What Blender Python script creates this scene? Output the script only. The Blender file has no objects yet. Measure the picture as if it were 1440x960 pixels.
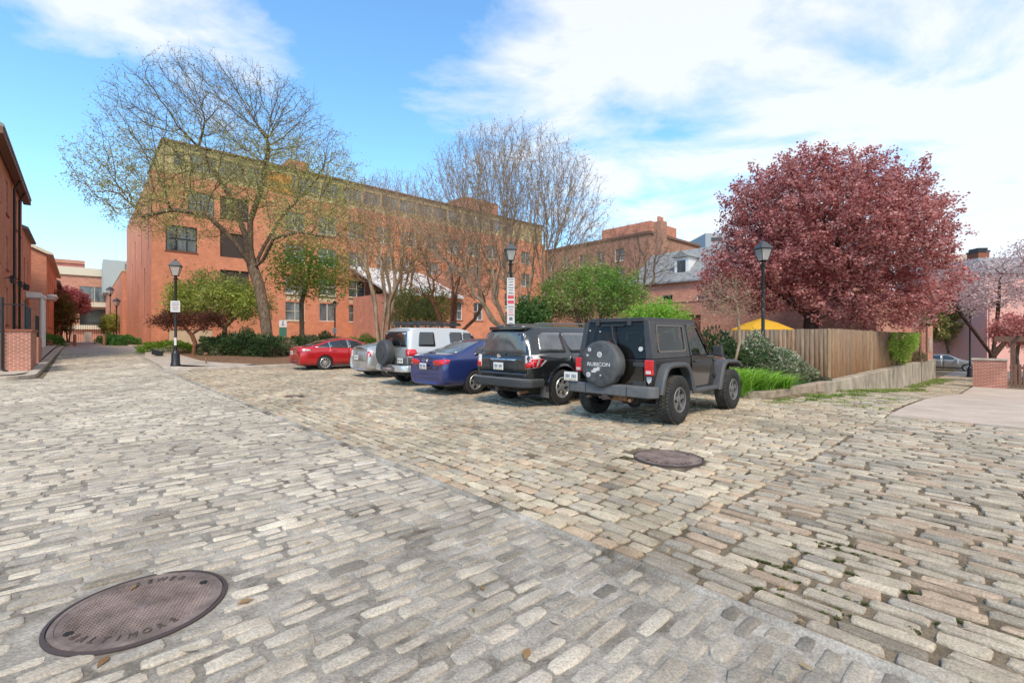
import bpy, bmesh, math, random
import numpy as np
from mathutils import Vector, Matrix, kdtree
from mathutils.bvhtree import BVHTree
R = math.radians
random.seed(7); rng = np.random.default_rng(11)
scn = bpy.context.scene
# ------------------------------------------------------------------ camera
F = 660.0; HZ = 474.0; CH = 1.5
cam = bpy.data.cameras.new('camera'); camo = bpy.data.objects.new('camera', cam)
scn.collection.objects.link(camo); scn.camera = camo
cam.sensor_width = 36.0; cam.lens = F/1440*36; cam.shift_y = -(480-HZ)/1440
cam.clip_start = 0.05; cam.clip_end = 3000
camo.location = (0, 0, CH); camo.rotation_euler = (R(90), 0, 0)
# ------------------------------------------------------------------ light
SUN_AZ, SUN_EL = R(176), R(50)      # azimuth clockwise from +Y (north); the sun stands behind and right of the camera
w = bpy.data.worlds.new('World'); scn.world = w; w.use_nodes = True
nt = w.node_tree; N = nt.nodes; L = nt.links
for n in list(N): N.remove(n)
def nd(t, **k):
    n = N.new(t)
    for a, b in k.items(): setattr(n, a, b)
    return n
def mth(op, a, b=None, c=None):
    n = nd('ShaderNodeMath', operation=op)
    for i, x in enumerate((a, b, c)):
        if x is None: continue
        if isinstance(x, (int, float)): n.inputs[i].default_value = x
        else: L.new(x, n.inputs[i])
    return n.outputs[0]
sky = nd('ShaderNodeTexSky', sky_type='NISHITA'); sky.sun_disc = False
sky.sun_elevation = SUN_EL; sky.sun_rotation = SUN_AZ; sky.air_density = 1.0; sky.dust_density = 0.6; sky.ozone_density = 2.0
geo = nd('ShaderNodeTexCoord'); sx = nd('ShaderNodeSeparateXYZ'); L.new(geo.outputs['Generated'], sx.inputs[0])
zc = mth('MAXIMUM', sx.outputs[2], 0.0)
den = mth('ADD', zc, 0.16)
cx_ = mth('DIVIDE', sx.outputs[0], den); cy_ = mth('DIVIDE', sx.outputs[1], den)
cb = nd('ShaderNodeCombineXYZ'); L.new(cx_, cb.inputs[0]); L.new(cy_, cb.inputs[1])
mp = nd('ShaderNodeMapping'); L.new(cb.outputs[0], mp.inputs[0])
mp.inputs['Location'].default_value = (3.3, 1.7, 0); mp.inputs['Rotation'].default_value = (0, 0, R(25)); mp.inputs['Scale'].default_value = (1.5, 1.9, 1)
n1 = nd('ShaderNodeTexNoise'); n1.inputs['Scale'].default_value = 1.15; n1.inputs['Detail'].default_value = 9; n1.inputs['Roughness'].default_value = 0.58; n1.inputs['Distortion'].default_value = 0.35
L.new(mp.outputs[0], n1.inputs['Vector'])
# more cloud towards the right (east) of the view and near the horizon
bias = mth('MULTIPLY', sx.outputs[0], 0.27)
low = mth('MULTIPLY', mth('POWER', mth('SUBTRACT', 1.0, zc), 6.0), 0.05)
def lobe(x, y, z, lim, amt):
    v = Vector((x, y, z)).normalized(); d = nd('ShaderNodeVectorMath', operation='DOT_PRODUCT'); L.new(geo.outputs['Generated'], d.inputs[0]); d.inputs[1].default_value = v
    return mth('MULTIPLY', mth('MAXIMUM', mth('DIVIDE', mth('SUBTRACT', d.outputs['Value'], lim), 1-lim), 0.0), amt)
def pixdir(u, v): return ((u-720)/F, 1.0, (HZ-v)/F)
lobes = mth('ADD', mth('ADD', lobe(*pixdir(180, 30), .965, .30), lobe(*pixdir(780, 60), .95, .08)), mth('ADD', lobe(*pixdir(560, 200), .93, -.07), lobe(*pixdir(60, 210), .93, -.16)))
s_ = mth('ADD', mth('ADD', mth('ADD', n1.outputs[0], bias), low), lobes)
rp = nd('ShaderNodeValToRGB'); L.new(s_, rp.inputs[0])
rp.color_ramp.elements[0].position = 0.455; rp.color_ramp.elements[0].color = (0, 0, 0, 1)
rp.color_ramp.elements[1].position = 0.66; rp.color_ramp.elements[1].color = (1, 1, 1, 1)
hz = mth('MULTIPLY', mth('POWER', mth('SUBTRACT', 1.0, zc), 9.0), 0.62)
cl = mth('MAXIMUM', mth('MULTIPLY', rp.outputs[0], 0.84), hz)
tint = nd('ShaderNodeMix', data_type='RGBA', blend_type='MULTIPLY'); tint.inputs[0].default_value = 1
L.new(sky.outputs[0], tint.inputs[6]); tint.inputs[7].default_value = (1.7, 2.4, 2.6, 1)
mx = nd('ShaderNodeMix', data_type='RGBA'); L.new(cl, mx.inputs[0]); L.new(tint.outputs[2], mx.inputs[6]); mx.inputs[7].default_value = (8.1, 8.2, 8.35, 1)
bg = nd('ShaderNodeBackground'); bg.inputs[1].default_value = 0.098; L.new(mx.outputs[2], bg.inputs[0])
wo = nd('ShaderNodeOutputWorld'); L.new(bg.outputs[0], wo.inputs[0])
sl = bpy.data.lights.new('sun', 'SUN'); sl.energy = 2.6; sl.angle = R(14); sl.color = (1, 0.85, 0.67)
so = bpy.data.objects.new('sun', sl); scn.collection.objects.link(so)
sd = Vector((math.sin(SUN_AZ)*math.cos(SUN_EL), math.cos(SUN_AZ)*math.cos(SUN_EL), math.sin(SUN_EL)))
so.rotation_euler = sd.to_track_quat('Z', 'Y').to_euler(); so.location = (5, -5, 30)
vs = scn.view_settings; vs.view_transform = 'Standard'; vs.look = 'None'; vs.exposure = 0.42; vs.gamma = 1
scn.render.engine = 'CYCLES'
try:
    scn.cycles.max_bounces = 6; scn.cycles.transparent_max_bounces = 12
except Exception: pass
# ------------------------------------------------------------------ frames and helpers
SA = math.atan2(.676, .737); CX, CY = math.cos(SA), math.sin(SA)     # cross direction C = (CX, CY); street direction S = (-CY, CX)
def W(c, s): return (-CY*s + CX*c, CX*s + CY*c)
def CS(x, y): return (CX*x + CY*y, -CY*x + CX*y)
def PX(u, Y): return (u-720)/F*Y
def ZV(v, Y): return CH + (HZ-v)/F*Y
def c_at(u, s):
    r = (u-720)/F
    return s*(CY + CX*r)/(CX - CY*r)
def sst(a, b, x):
    t = np.clip((x-a)/(b-a), 0, 1); return t*t*(3-2*t)
_dc = [11.5, 13.5, 16.7, 20.7, 27, 42, 60, 400]; _dz = [0, -.03, -.15, -.41, -.87, -1.25, -1.4, -1.4]
def terr(c, s):
    c = np.asarray(c, float); s = np.asarray(s, float)
    return .65*sst(19, 50, s) + np.interp(c, _dc, _dz)*(1-sst(4.0, 4.2, s)*(1-sst(40.5, 42.5, c)*(1-sst(10, 20, s))))
def gz(x, y):
    c, s = CS(x, y); return float(terr(c, s))
col = scn.collection
MT = {}
def mat(name, color, rough=.7, metal=0, var=0, vscale=8, bump=0, bscale=60, c2=None, coat=0, attr=None, spec=.5, trans=0, detail=4, stretch=None, alpha=None):
    if name in MT: return MT[name]
    m = bpy.data.materials.new(name); m.use_nodes = True; MT[name] = m
    t = m.node_tree; n = t.nodes; l = t.links; b = n['Principled BSDF']
    b.inputs['Roughness'].default_value = rough; b.inputs['Metallic'].default_value = metal
    b.inputs['Coat Weight'].default_value = coat; b.inputs['Coat Roughness'].default_value = .04
    b.inputs['Specular IOR Level'].default_value = spec
    base = None
    if attr:
        a = n.new('ShaderNodeAttribute'); a.attribute_name = attr; base = a.outputs['Color']
    co = n.new('ShaderNodeTexCoord'); vec = co.outputs['Object']
    if stretch:
        mpn = n.new('ShaderNodeMapping'); mpn.inputs['Scale'].default_value = stretch; l.new(vec, mpn.inputs[0]); vec = mpn.outputs[0]
    if var or c2:
        no = n.new('ShaderNodeTexNoise'); no.inputs['Scale'].default_value = vscale; no.inputs['Detail'].default_value = detail; no.inputs['Roughness'].default_value = .65
        l.new(vec, no.inputs['Vector'])
        r = n.new('ShaderNodeValToRGB'); l.new(no.outputs[0], r.inputs[0])
        r.color_ramp.elements[0].position = .32; r.color_ramp.elements[1].position = .68
        if base is not None:
            r.color_ramp.elements[0].color = (1-var,)*3+(1,); r.color_ramp.elements[1].color = (1+var,)*3+(1,)
            x = n.new('ShaderNodeMix'); x.data_type = 'RGBA'; x.blend_type = 'MULTIPLY'; x.inputs[0].default_value = 1
            l.new(base, x.inputs[6]); l.new(r.outputs[0], x.inputs[7]); base = x.outputs[2]
        else:
            d = c2 or tuple(min(1, q*(1+var)) for q in color)
            r.color_ramp.elements[0].color = tuple(q*(1-var) for q in color)+(1,) ; r.color_ramp.elements[1].color = tuple(d)+(1,)
            base = r.outputs[0]
    if base is not None: l.new(base, b.inputs['Base Color'])
    else: b.inputs['Base Color'].default_value = tuple(color)+(1,)
    if bump:
        no = n.new('ShaderNodeTexNoise'); no.inputs['Scale'].default_value = bscale; no.inputs['Detail'].default_value = 5; l.new(vec, no.inputs['Vector'])
        bp = n.new('ShaderNodeBump'); bp.inputs['Strength'].default_value = 1; bp.inputs['Distance'].default_value = bump
        l.new(no.outputs[0], bp.inputs['Height']); l.new(bp.outputs[0], b.inputs['Normal'])
    if trans:
        tr = n.new('ShaderNodeBsdfTranslucent'); ms = n.new('ShaderNodeMixShader'); ms.inputs[0].default_value = trans
        if base is not None: l.new(base, tr.inputs[0])
        else: tr.inputs[0].default_value = tuple(color)+(1,)
        l.new(b.outputs[0], ms.inputs[1]); l.new(tr.outputs[0], ms.inputs[2]); l.new(ms.outputs[0], n['Material Output'].inputs[0])
    if alpha is not None: b.inputs['Alpha'].default_value = alpha
    return m
def brick(name, c1, c2, mortar, bw=.215, bh=.073, ms=.009, var=.25, bump=.003, rough=.85):
    if name in MT: return MT[name]
    m = bpy.data.materials.new(name); m.use_nodes = True; MT[name] = m
    t = m.node_tree; n = t.nodes; l = t.links; b = n['Principled BSDF']; b.inputs['Roughness'].default_value = rough
    b.inputs['Specular IOR Level'].default_value = .2
    co = n.new('ShaderNodeTexCoord'); sp = n.new('ShaderNodeSeparateXYZ'); l.new(co.outputs['Object'], sp.inputs[0])
    ad = n.new('ShaderNodeMath'); l.new(sp.outputs[0], ad.inputs[0]); l.new(sp.outputs[1], ad.inputs[1])
    cm = n.new('ShaderNodeCombineXYZ'); l.new(ad.outputs[0], cm.inputs[0]); l.new(sp.outputs[2], cm.inputs[1])
    bt = n.new('ShaderNodeTexBrick'); l.new(cm.outputs[0], bt.inputs['Vector'])
    bt.inputs['Scale'].default_value = 1; bt.inputs['Brick Width'].default_value = bw; bt.inputs['Row Height'].default_value = bh
    bt.inputs['Mortar Size'].default_value = ms; bt.inputs['Color1'].default_value = c1+(1,); bt.inputs['Color2'].default_value = c2+(1,); bt.inputs['Mortar'].default_value = mortar+(1,)
    no = n.new('ShaderNodeTexNoise'); no.inputs['Scale'].default_value = 1.3; no.inputs['Detail'].default_value = 10; no.inputs['Roughness'].default_value = .7; l.new(co.outputs['Object'], no.inputs['Vector'])
    r = n.new('ShaderNodeValToRGB'); r.color_ramp.elements[0].position = .3; r.color_ramp.elements[1].position = .7
    r.color_ramp.elements[0].color = (1-var, 1-var, 1-var, 1); r.color_ramp.elements[1].color = (1+var*.5,)*3+(1,); l.new(no.outputs[0], r.inputs[0])
    x = n.new('ShaderNodeMix'); x.data_type = 'RGBA'; x.blend_type = 'MULTIPLY'; x.inputs[0].default_value = 1
    l.new(bt.outputs[0], x.inputs[6]); l.new(r.outputs[0], x.inputs[7]); l.new(x.outputs[2], b.inputs['Base Color'])
    bp = n.new('ShaderNodeBump'); bp.inputs['Distance'].default_value = bump; bp.invert = True; l.new(bt.outputs['Fac'], bp.inputs['Height']); l.new(bp.outputs[0], b.inputs['Normal'])
    return m
class MB:
    def __init__(s): s.v = []; s.f = []; s.m = []
    def add(s, vs, fs, mi=0):
        o = len(s.v); s.v += [tuple(map(float, p)) for p in vs]; s.f += [tuple(o+i for i in f) for f in fs]; s.m += [mi]*len(fs)
    def box(s, c, d, rz=0, mi=0, ry=0, rx=0, taper=(1, 1)):
        x, y, z = d[0]/2, d[1]/2, d[2]/2
        ps = [(-x, -y, -z), (x, -y, -z), (x, y, -z), (-x, y, -z)] + [(a*taper[0], b*taper[1], z) for a, b in ((-x, -y), (x, -y), (x, y), (-x, y))]
        M = Matrix.Rotation(rz, 3, 'Z') @ Matrix.Rotation(ry, 3, 'Y') @ Matrix.Rotation(rx, 3, 'X'); c = Vector(c)
        s.add([M @ Vector(p)+c for p in ps], [(3, 2, 1, 0), (4, 5, 6, 7), (0, 1, 5, 4), (1, 2, 6, 5), (2, 3, 7, 6), (3, 0, 4, 7)], mi)
    def b2(s, a, b, mi=0):
        s.box([(p+q)/2 for p, q in zip(a, b)], [abs(q-p) for p, q in zip(a, b)], mi=mi)
    def cyl(s, a, b, r0, r1=None, n=10, mi=0, cap=True):
        r1 = r0 if r1 is None else r1; a = Vector(a); b = Vector(b); d = (b-a).normalized()
        u = d.orthogonal().normalized(); w_ = d.cross(u)
        ring = lambda p, r: [p+(u*math.cos(2*math.pi*i/n)+w_*math.sin(2*math.pi*i/n))*r for i in range(n)]
        fs = [(i, (i+1) % n, n+(i+1) % n, n+i) for i in range(n)]
        if cap: fs += [tuple(range(n-1, -1, -1)), tuple(range(n, 2*n))]
        s.add(ring(a, r0)+ring(b, r1), fs, mi)
    def tube(s, pts, r, n=8, mi=0):
        for a, b in zip(pts, pts[1:]): s.cyl(a, b, r, n=n, mi=mi)
    def lathe(s, prof, n=24, o=(0, 0, 0), axis='Z', mi=0, ph=0):
        ps = []; o = Vector(o)
        for r, z in prof:
            for i in range(n):
                t = 2*math.pi*i/n+ph; x, y = r*math.cos(t), r*math.sin(t)
                ps.append(o+(Vector((x, y, z)) if axis == 'Z' else Vector((x, z, y))))
        fs = []
        for k in range(len(prof)-1):
            for i in range(n):
                q = (k*n+i, k*n+(i+1) % n, (k+1)*n+(i+1) % n, (k+1)*n+i)
                fs.append(q if axis == 'Z' else q[::-1])
        s.add(ps, fs, mi)
    def prism(s, poly, z0, z1, mi=0):     # poly in xy, extruded in z
        n = len(poly); s.add([(x, y, z0) for x, y in poly]+[(x, y, z1) for x, y in poly], [tuple(range(n-1, -1, -1)), tuple(range(n, 2*n))]+[(i, (i+1) % n, n+(i+1) % n, n+i) for i in range(n)], mi)
    def prismy(s, poly, y0, y1, mi=0):    # poly in xz, extruded in y
        n = len(poly); s.add([(x, y0, z) for x, z in poly]+[(x, y1, z) for x, z in poly], [tuple(range(n)), tuple(range(2*n-1, n-1, -1))]+[(i, n+i, n+(i+1) % n, (i+1) % n) for i in range(n)], mi)
    def build(s, name, mats, parent=None, smooth=False, bevel=0, seg=2, loc=None):
        me = bpy.data.meshes.new(name); me.from_pydata(s.v, [], s.f)
        if not isinstance(mats, (list, tuple)): mats = [mats]
        for m in mats: me.materials.append(m)
        if len(mats) > 1: me.polygons.foreach_set('material_index', s.m)
        bm = bmesh.new(); bm.from_mesh(me); bmesh.ops.recalc_face_normals(bm, faces=bm.faces); bm.to_mesh(me); bm.free()
        o = bpy.data.objects.new(name, me); col.objects.link(o)
        if smooth: me.shade_smooth() if smooth is True else (me.shade_smooth(), me.set_sharp_from_angle(angle=smooth))
        if bevel:
            b = o.modifiers.new('bevel', 'BEVEL'); b.width = bevel; b.segments = seg; b.limit_method = 'ANGLE'; b.angle_limit = R(35)
        if parent: o.parent = parent
        if loc: o.location = loc
        return o
def tag(o, label=None, cat=None, group=None, kind=None):
    if label: o['label'] = label
    if cat: o['category'] = cat
    if group: o['group'] = group
    if kind: o['kind'] = kind
    return o
def empty(name, loc, rz=0):
    o = bpy.data.objects.new(name, None); o.location = loc; o.rotation_euler = (0, 0, rz); col.objects.link(o); o.empty_display_size = .2
    return o
def kids(o): return [c for c in bpy.data.objects if c.parent == o]
def copy_tree(o, parent=None):
    ks = kids(o); c = o.copy(); col.objects.link(c); c.parent = parent
    for k in ks: copy_tree(k, c)
    return c
def npmesh(name, V, Fq, mats, parent=None, colr=None, smooth=False):
    """V (n,3), Fq (m,k) equal sided faces; colr (n,3) per vertex"""
    me = bpy.data.meshes.new(name); V = np.asarray(V, np.float32); Fq = np.asarray(Fq, np.int32); k = Fq.shape[1]
    me.vertices.add(len(V)); me.vertices.foreach_set('co', V.ravel())
    me.loops.add(Fq.size); me.loops.foreach_set('vertex_index', Fq.ravel())
    me.polygons.add(len(Fq)); me.polygons.foreach_set('loop_start', np.arange(0, Fq.size, k, dtype=np.int32)); me.polygons.foreach_set('loop_total', np.full(len(Fq), k, np.int32))
    me.update(calc_edges=True)
    if colr is not None:
        a = me.color_attributes.new('col', 'FLOAT_COLOR', 'POINT'); a.data.foreach_set('color', np.concatenate([colr, np.ones((len(V), 1))], 1).astype(np.float32).ravel())
    me.materials.append(mats)
    if smooth: me.shade_smooth()
    o = bpy.data.objects.new(name, me); col.objects.link(o)
    if parent: o.parent = parent
    return o
_font = {}
def text(s, size, M, name, m, parent, depth=.002, squash=1, bold=0):
    cu = bpy.data.curves.new(name, 'FONT'); cu.body = s; cu.size = size; cu.extrude = depth; cu.align_x = 'CENTER'; cu.align_y = 'CENTER'; cu.offset = bold
    cu.resolution_u = 3
    t = bpy.data.objects.new(name, cu); col.objects.link(t); bpy.context.view_layer.update()
    me = bpy.data.meshes.new_from_object(t.evaluated_get(bpy.context.evaluated_depsgraph_get())); bpy.data.objects.remove(t)
    me.transform(M @ Matrix.Diagonal((squash, 1, 1, 1))); me.materials.clear(); me.materials.append(m); me.name = name
    o = bpy.data.objects.new(name, me); col.objects.link(o); o.parent = parent
    return o
# ------------------------------------------------------------------ materials
m_stone = mat('stone', (.4,.4,.4), .9, var=.2, vscale=4.5, bump=.0045, bscale=85, attr='col', spec=.12, detail=9)
def speckle(m, sc, amt):
    t = m.node_tree; n = t.nodes; l = t.links; b = n['Principled BSDF']; src = b.inputs['Base Color'].links[0].from_socket
    co = n.new('ShaderNodeTexCoord'); no = n.new('ShaderNodeTexNoise'); no.inputs['Scale'].default_value = sc; no.inputs['Detail'].default_value = 4; no.inputs['Roughness'].default_value = .75
    l.new(co.outputs['Object'], no.inputs['Vector']); r = n.new('ShaderNodeValToRGB'); r.color_ramp.elements[0].position = .3; r.color_ramp.elements[1].position = .66
    r.color_ramp.elements[0].color = (1-amt,)*3+(1,); r.color_ramp.elements[1].color = (1+amt*.45,)*3+(1,); l.new(no.outputs[0], r.inputs[0])
    x = n.new('ShaderNodeMix'); x.data_type = 'RGBA'; x.blend_type = 'MULTIPLY'; x.inputs[0].default_value = 1; l.new(src, x.inputs[6]); l.new(r.outputs[0], x.inputs[7]); l.new(x.outputs[2], b.inputs['Base Color'])
speckle(m_stone, 75, .42); speckle(m_stone, .7, .22)
m_sand = mat('joint_sand', (.10, .072, .045), .95, c2=(.30, .235, .16), vscale=3.2, var=.4, bump=.012, bscale=45, spec=.1, detail=10)
m_mortar = mat('mortar', (.14, .115, .085), .92, c2=(.50, .445, .375), vscale=2.0, var=.2, bump=.008, bscale=60, spec=.1, detail=10)
speckle(m_mortar, 60, .4); speckle(m_sand, 60, .4)
m_conc = mat('concrete', (.40, .33, .26), .9, c2=(.54, .46, .38), vscale=3, var=.15, bump=.003, bscale=90, spec=.15)
m_apron = mat('apron_concrete', (.48, .38, .30), .9, c2=(.58, .475, .385), vscale=1.2, var=.08, bump=.002, bscale=120, spec=.15, detail=9)
speckle(m_apron, 55, .2); speckle(m_apron, .9, .12)
m_wall_conc = mat('stained_concrete', (.30, .245, .18), .92, c2=(.50, .425, .33), vscale=2.2, var=.35, bump=.006, bscale=50, spec=.1, stretch=(1, 1, .5), detail=9)
m_soil = mat('mulch', (.15, .075, .04), .95, c2=(.3, .18, .115), vscale=14, var=.35, bump=.02, bscale=40, spec=.1)
m_earth = mat('earth', (.24, .20, .14), .95, c2=(.30, .28, .18), vscale=1, var=.3, spec=.1)
m_iron = mat('rusty_iron', (.15, .105, .085), .62, metal=.25, c2=(.30, .22, .185), vscale=5, var=.25, bump=.002, bscale=150, spec=.4)
m_irond = mat('dark_iron', (.07, .05, .045), .7, metal=.2)
m_black = mat('black_paint', (.012, .013, .014), .38, var=.3, vscale=20)
m_brA = brick('orange_brick', (.66, .225, .12), (.74, .285, .16), (.62, .30, .19), var=.2)
speckle(m_brA, .16, .16)
m_brB = brick('red_brick', (.52, .17, .10), (.64, .24, .14), (.5, .3, .22))
m_brC = brick('pinkish_brick', (.50, .19, .125), (.62, .27, .18), (.6, .38, .28))
m_brD = brick('brown_brick', (.36, .16, .10), (.46, .22, .14), (.42, .28, .2))
m_brW = brick('weathered_brick', (.36, .09, .055), (.50, .15, .09), (.55, .44, .36), ms=.011)
m_tan = mat('tan_stucco', (.50, .385, .20), .9, var=.15, vscale=2)
m_buff = mat('buff_panel', (.56, .43, .29), .9, var=.1, vscale=2)
m_cream = mat('cream_trim', (.66, .58, .44), .6)
m_white = mat('white_paint', (.72, .71, .68), .5, var=.06, vscale=3)
m_pane = mat('window_glass', (.05, .06, .065), .06, var=.5, vscale=1.2, c2=(.22, .25, .26), spec=1, stretch=(1, 1, .3))
m_paned = mat('dark_window_glass', (.03, .03, .028), .08, spec=.8)
m_dark = mat('dark_recess', (.05, .035, .028), .8)
m_slate = mat('grey_shingle', (.19, .19, .185), .8, c2=(.30, .30, .29), vscale=3, var=.2, bump=.01, bscale=12)
m_metal_roof = mat('pale_metal_roof', (.60, .61, .60), .45, var=.1, vscale=1)
m_pink = mat('pink_stucco', (.70, .36, .29), .85, var=.05, vscale=1.5)
m_brown = mat('brown_wood', (.17, .085, .055), .75, var=.3, vscale=14)
m_fence = mat('weathered_fence', (.4,.3,.2), .85, attr='col', var=.35, vscale=5, stretch=(4, 4, .5), bump=.003, bscale=40, spec=.15, detail=7)
m_bark = mat('grey_bark', (.11, .075, .05), .95, c2=(.25, .18, .125), vscale=9, var=.3, bump=.012, bscale=22, stretch=(1, 1, .4), spec=.1)
m_bark2 = mat('pale_smooth_bark', (.27, .175, .105), .8, c2=(.47, .34, .235), vscale=5, var=.25, stretch=(1, 1, .35), spec=.15)
m_bark3 = mat('red_brown_bark', (.15, .055, .032), .85, c2=(.26, .12, .07), vscale=8, var=.2, spec=.1)
m_barkd = mat('dark_bark', (.05, .032, .024), .95, c2=(.1, .06, .045), vscale=8, var=.3, spec=.1)
m_leaf = mat('leaf', (.1, .2, .05), .6, attr='col', var=.15, vscale=3, trans=.45, spec=.25)
m_signw = mat('sign_white', (.58, .55, .53), .5)
m_signr = mat('sign_red', (.55, .06, .08), .4)
m_signk = mat('sign_ink', (.12, .12, .13), .5)
m_signg = mat('sign_green', (.03, .12, .07), .5)
m_frost = mat('lantern_glass', (.55, .53, .48), .2, spec=.6, alpha=.55)
# ------------------------------------------------------------------ ground sheets
def sheet(name, cs, ss, dz, m, keep=None):
    cs = np.array(cs, float); ss = np.array(ss, float); A, B = np.meshgrid(cs, ss, indexing='ij'); Z = terr(A, B)+dz
    X = -CY*B+CX*A; Y = CX*B+CY*A; V = np.stack([X, Y, Z], -1).reshape(-1, 3); n = len(ss)
    I, J = np.meshgrid(np.arange(len(cs)-1), np.arange(n-1), indexing='ij'); q = (I*n+J).ravel()
    Fq = np.stack([q, q+n, q+n+1, q+1], 1)
    if keep is not None:
        cc = (cs[:-1]+cs[1:])/2; sc = (ss[:-1]+ss[1:])/2; K = keep(*np.meshgrid(cc, sc, indexing='ij')).ravel(); Fq = Fq[K]
    o = npmesh(name, V, Fq, m, smooth=True); return tag(o, kind='structure')
fine = lambda a, b, d: list(np.arange(a, b, d))
gl = [-900, -400, -200, -100, -60, -40]+fine(-30, 60, 1.0)+[60, 80, 120, 200, 400, 900]
gs_ = [-900, -400, -200, -100, -60, -30]+fine(-20, 3.9, 1.0)+[3.95, 4.0, 4.05, 4.1, 4.15, 4.2, 4.3]+fine(5, 60, 1.0)+[60, 80, 120, 200, 400, 900]
sheet('ground', gl, gs_, -.016, m_sand)
sheet('street_bed', fine(-16, 2.7, .5)+[2.7], fine(-8, 23.5, .5)+[23.5], -.0085, m_mortar)
# far street: setts too small to model one by one, with a small sett pattern
def settmat():
    m = brick('far_setts', (.40, .35, .29), (.47, .42, .35), (.33, .28, .22), bw=.28, bh=.13, ms=.012, var=.3, bump=.01, rough=.9)
    t = m.node_tree; b = [x for x in t.nodes if x.bl_idname == 'ShaderNodeTexBrick'][0]
    tc = [x for x in t.nodes if x.bl_idname == 'ShaderNodeTexCoord'][0]; mp = t.nodes.new('ShaderNodeMapping'); mp.inputs['Rotation'].default_value = (0, 0, -SA)
    t.links.new(tc.outputs['Object'], mp.inputs[0]); t.links.new(mp.outputs[0], b.inputs['Vector']); return m
m_far = settmat()
sheet('far_street', fine(-26, 3.4, 1)+[3.4], fine(23.5, 130, 1.5)+[130], -.0095, m_far, keep=lambda c, s: (c > -1.2))
sheet('cross_street', fine(-40, -16, 1)+[-16], fine(-8, 23.5, 1.5)+[23.5], -.004, m_far)
sheet('far_road', fine(46, 64, 1)+[64], fine(-40, 3.9, 1)+[3.9], .0, mat('asphalt', (.17, .155, .14), .9, var=.2, vscale=2))
sheet('lane_crossing', [2.9, 5, 8, 12], [46.0, 47.5], .004, m_conc)
sheet('crosswalk', [-1.1, 0, 1, 2, 3.4], fine(55, 60.5, 1), .004, m_conc)
# concrete apron on the right
def slab(name, cs, ss, h, m, dz=0):
    A, B = np.meshgrid(cs, ss, indexing='ij'); Z = terr(A, B)
    mb = MB(); n = len(ss)
    T = [W(a, b)+(float(z)+h+dz,) for a, b, z in zip(A.ravel(), B.ravel(), Z.ravel())]
    fs = [(i*n+j, (i+1)*n+j, (i+1)*n+j+1, i*n+j+1) for i in range(len(cs)-1) for j in range(n-1)]
    mb.add(T, fs)
    edge = [i*n for i in range(len(cs))]+[(len(cs)-1)*n+j for j in range(1, n)]+[i*n+n-1 for i in range(len(cs)-2, -1, -1)]+[j for j in range(n-2, 0, -1)]
    k = len(edge); mb.add([T[e] for e in edge]+[(T[e][0], T[e][1], T[e][2]-h-.1) for e in edge], [(i, (i+1) % k, k+(i+1) % k, k+i) for i in range(k)])
    return tag(mb.build(name, m), kind='structure')
for a_, b_ in ((11.4, 16.98), (17.0, 22.98), (23.0, 33.6)):
    for s0_, s1_ in ((-12, -3.02), (-3.0, 1.75)): slab('concrete_apron', fine(a_, b_, 1)+[b_], fine(s0_, s1_, 1)+[s1_], .012, m_apron)
# kerbs as swept strips along a path in (c, s)
def kerb(name, path, wd, h, m=None, dz=0, zc=None):
    P = [Vector(W(*p)) for p in path]; mb = MB(); rows = []
    for i, p in enumerate(P):
        a = P[max(0, i-1)]; b = P[min(len(P)-1, i+1)]; d = (b-a).normalized(); nrm = Vector((-d.y, d.x))
        z = gz(*p) if zc is None else zc; q = p+nrm*wd
        rows.append([(p.x, p.y, z-.3), (p.x, p.y, z+h-.02+dz), (p.x+nrm.x*.02, p.y+nrm.y*.02, z+h+dz), (q.x, q.y, z+h+dz), (q.x, q.y, z-.1)])
    V = [v for r in rows for v in r]; fs = []
    for i in range(len(rows)-1):
        for j in range(4): fs.append((i*5+j, (i+1)*5+j, (i+1)*5+j+1, i*5+j+1))
    fs += [(0, 1, 2, 3, 4), tuple(len(V)-5+j for j in (4, 3, 2, 1, 0))]
    mb.add(V, fs); return tag(mb.build(name, m or m_conc), kind='structure')
def arc(cx, cy, r, a0, a1, n=8): return [(cx+r*math.cos(R(a0+(a1-a0)*i/n)), cy+r*math.sin(R(a0+(a1-a0)*i/n))) for i in range(n+1)]
# island at the far end of the lot (path walked with the island on the left of travel)
isl = [(3.3, 45), (3.0, 38), (2.6, 33), (2.7, 29)]+arc(4.6, 26.4, 2.0, 195, 262, 6)+[(5.6, 24.35), (8, 24.3), (11, 24.3), (13, 24.3)]
kerb('kerb', isl, .45, .12)
def bed(name, poly, h, m, bumpy=.0, step=.6):
    """planting bed: a polygon in (c,s) filled as a gently mounded sheet"""
    bm = bmesh.new(); f = bm.faces.new([bm.verts.new((p[0], p[1], 0)) for p in poly])
    for ax in (0, 1):
        lo = min(p[ax] for p in poly); hi = max(p[ax] for p in poly); x = lo+step
        while x < hi:
            co = [0, 0, 0]; co[ax] = x; no = [0, 0, 0]; no[ax] = 1
            bmesh.ops.bisect_plane(bm, geom=bm.verts[:]+bm.edges[:]+bm.faces[:], plane_co=co, plane_no=no); x += step
    for v in bm.verts:
        c, s = v.co.x, v.co.y; z = float(terr(c, s))
        edge = v.is_boundary
        x, y = W(c, s); v.co = (x, y, z+h+(0 if edge else bumpy*(.5+.5*math.sin(c*2.1+s*1.3)*math.cos(s*1.9))))
    bmesh.ops.recalc_face_normals(bm, faces=bm.faces); me = bpy.data.meshes.new(name); bm.to_mesh(me); bm.free()
    me.materials.append(m); me.shade_smooth(); o = bpy.data.objects.new(name, me); col.objects.link(o); return tag(o, kind='structure')
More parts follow.
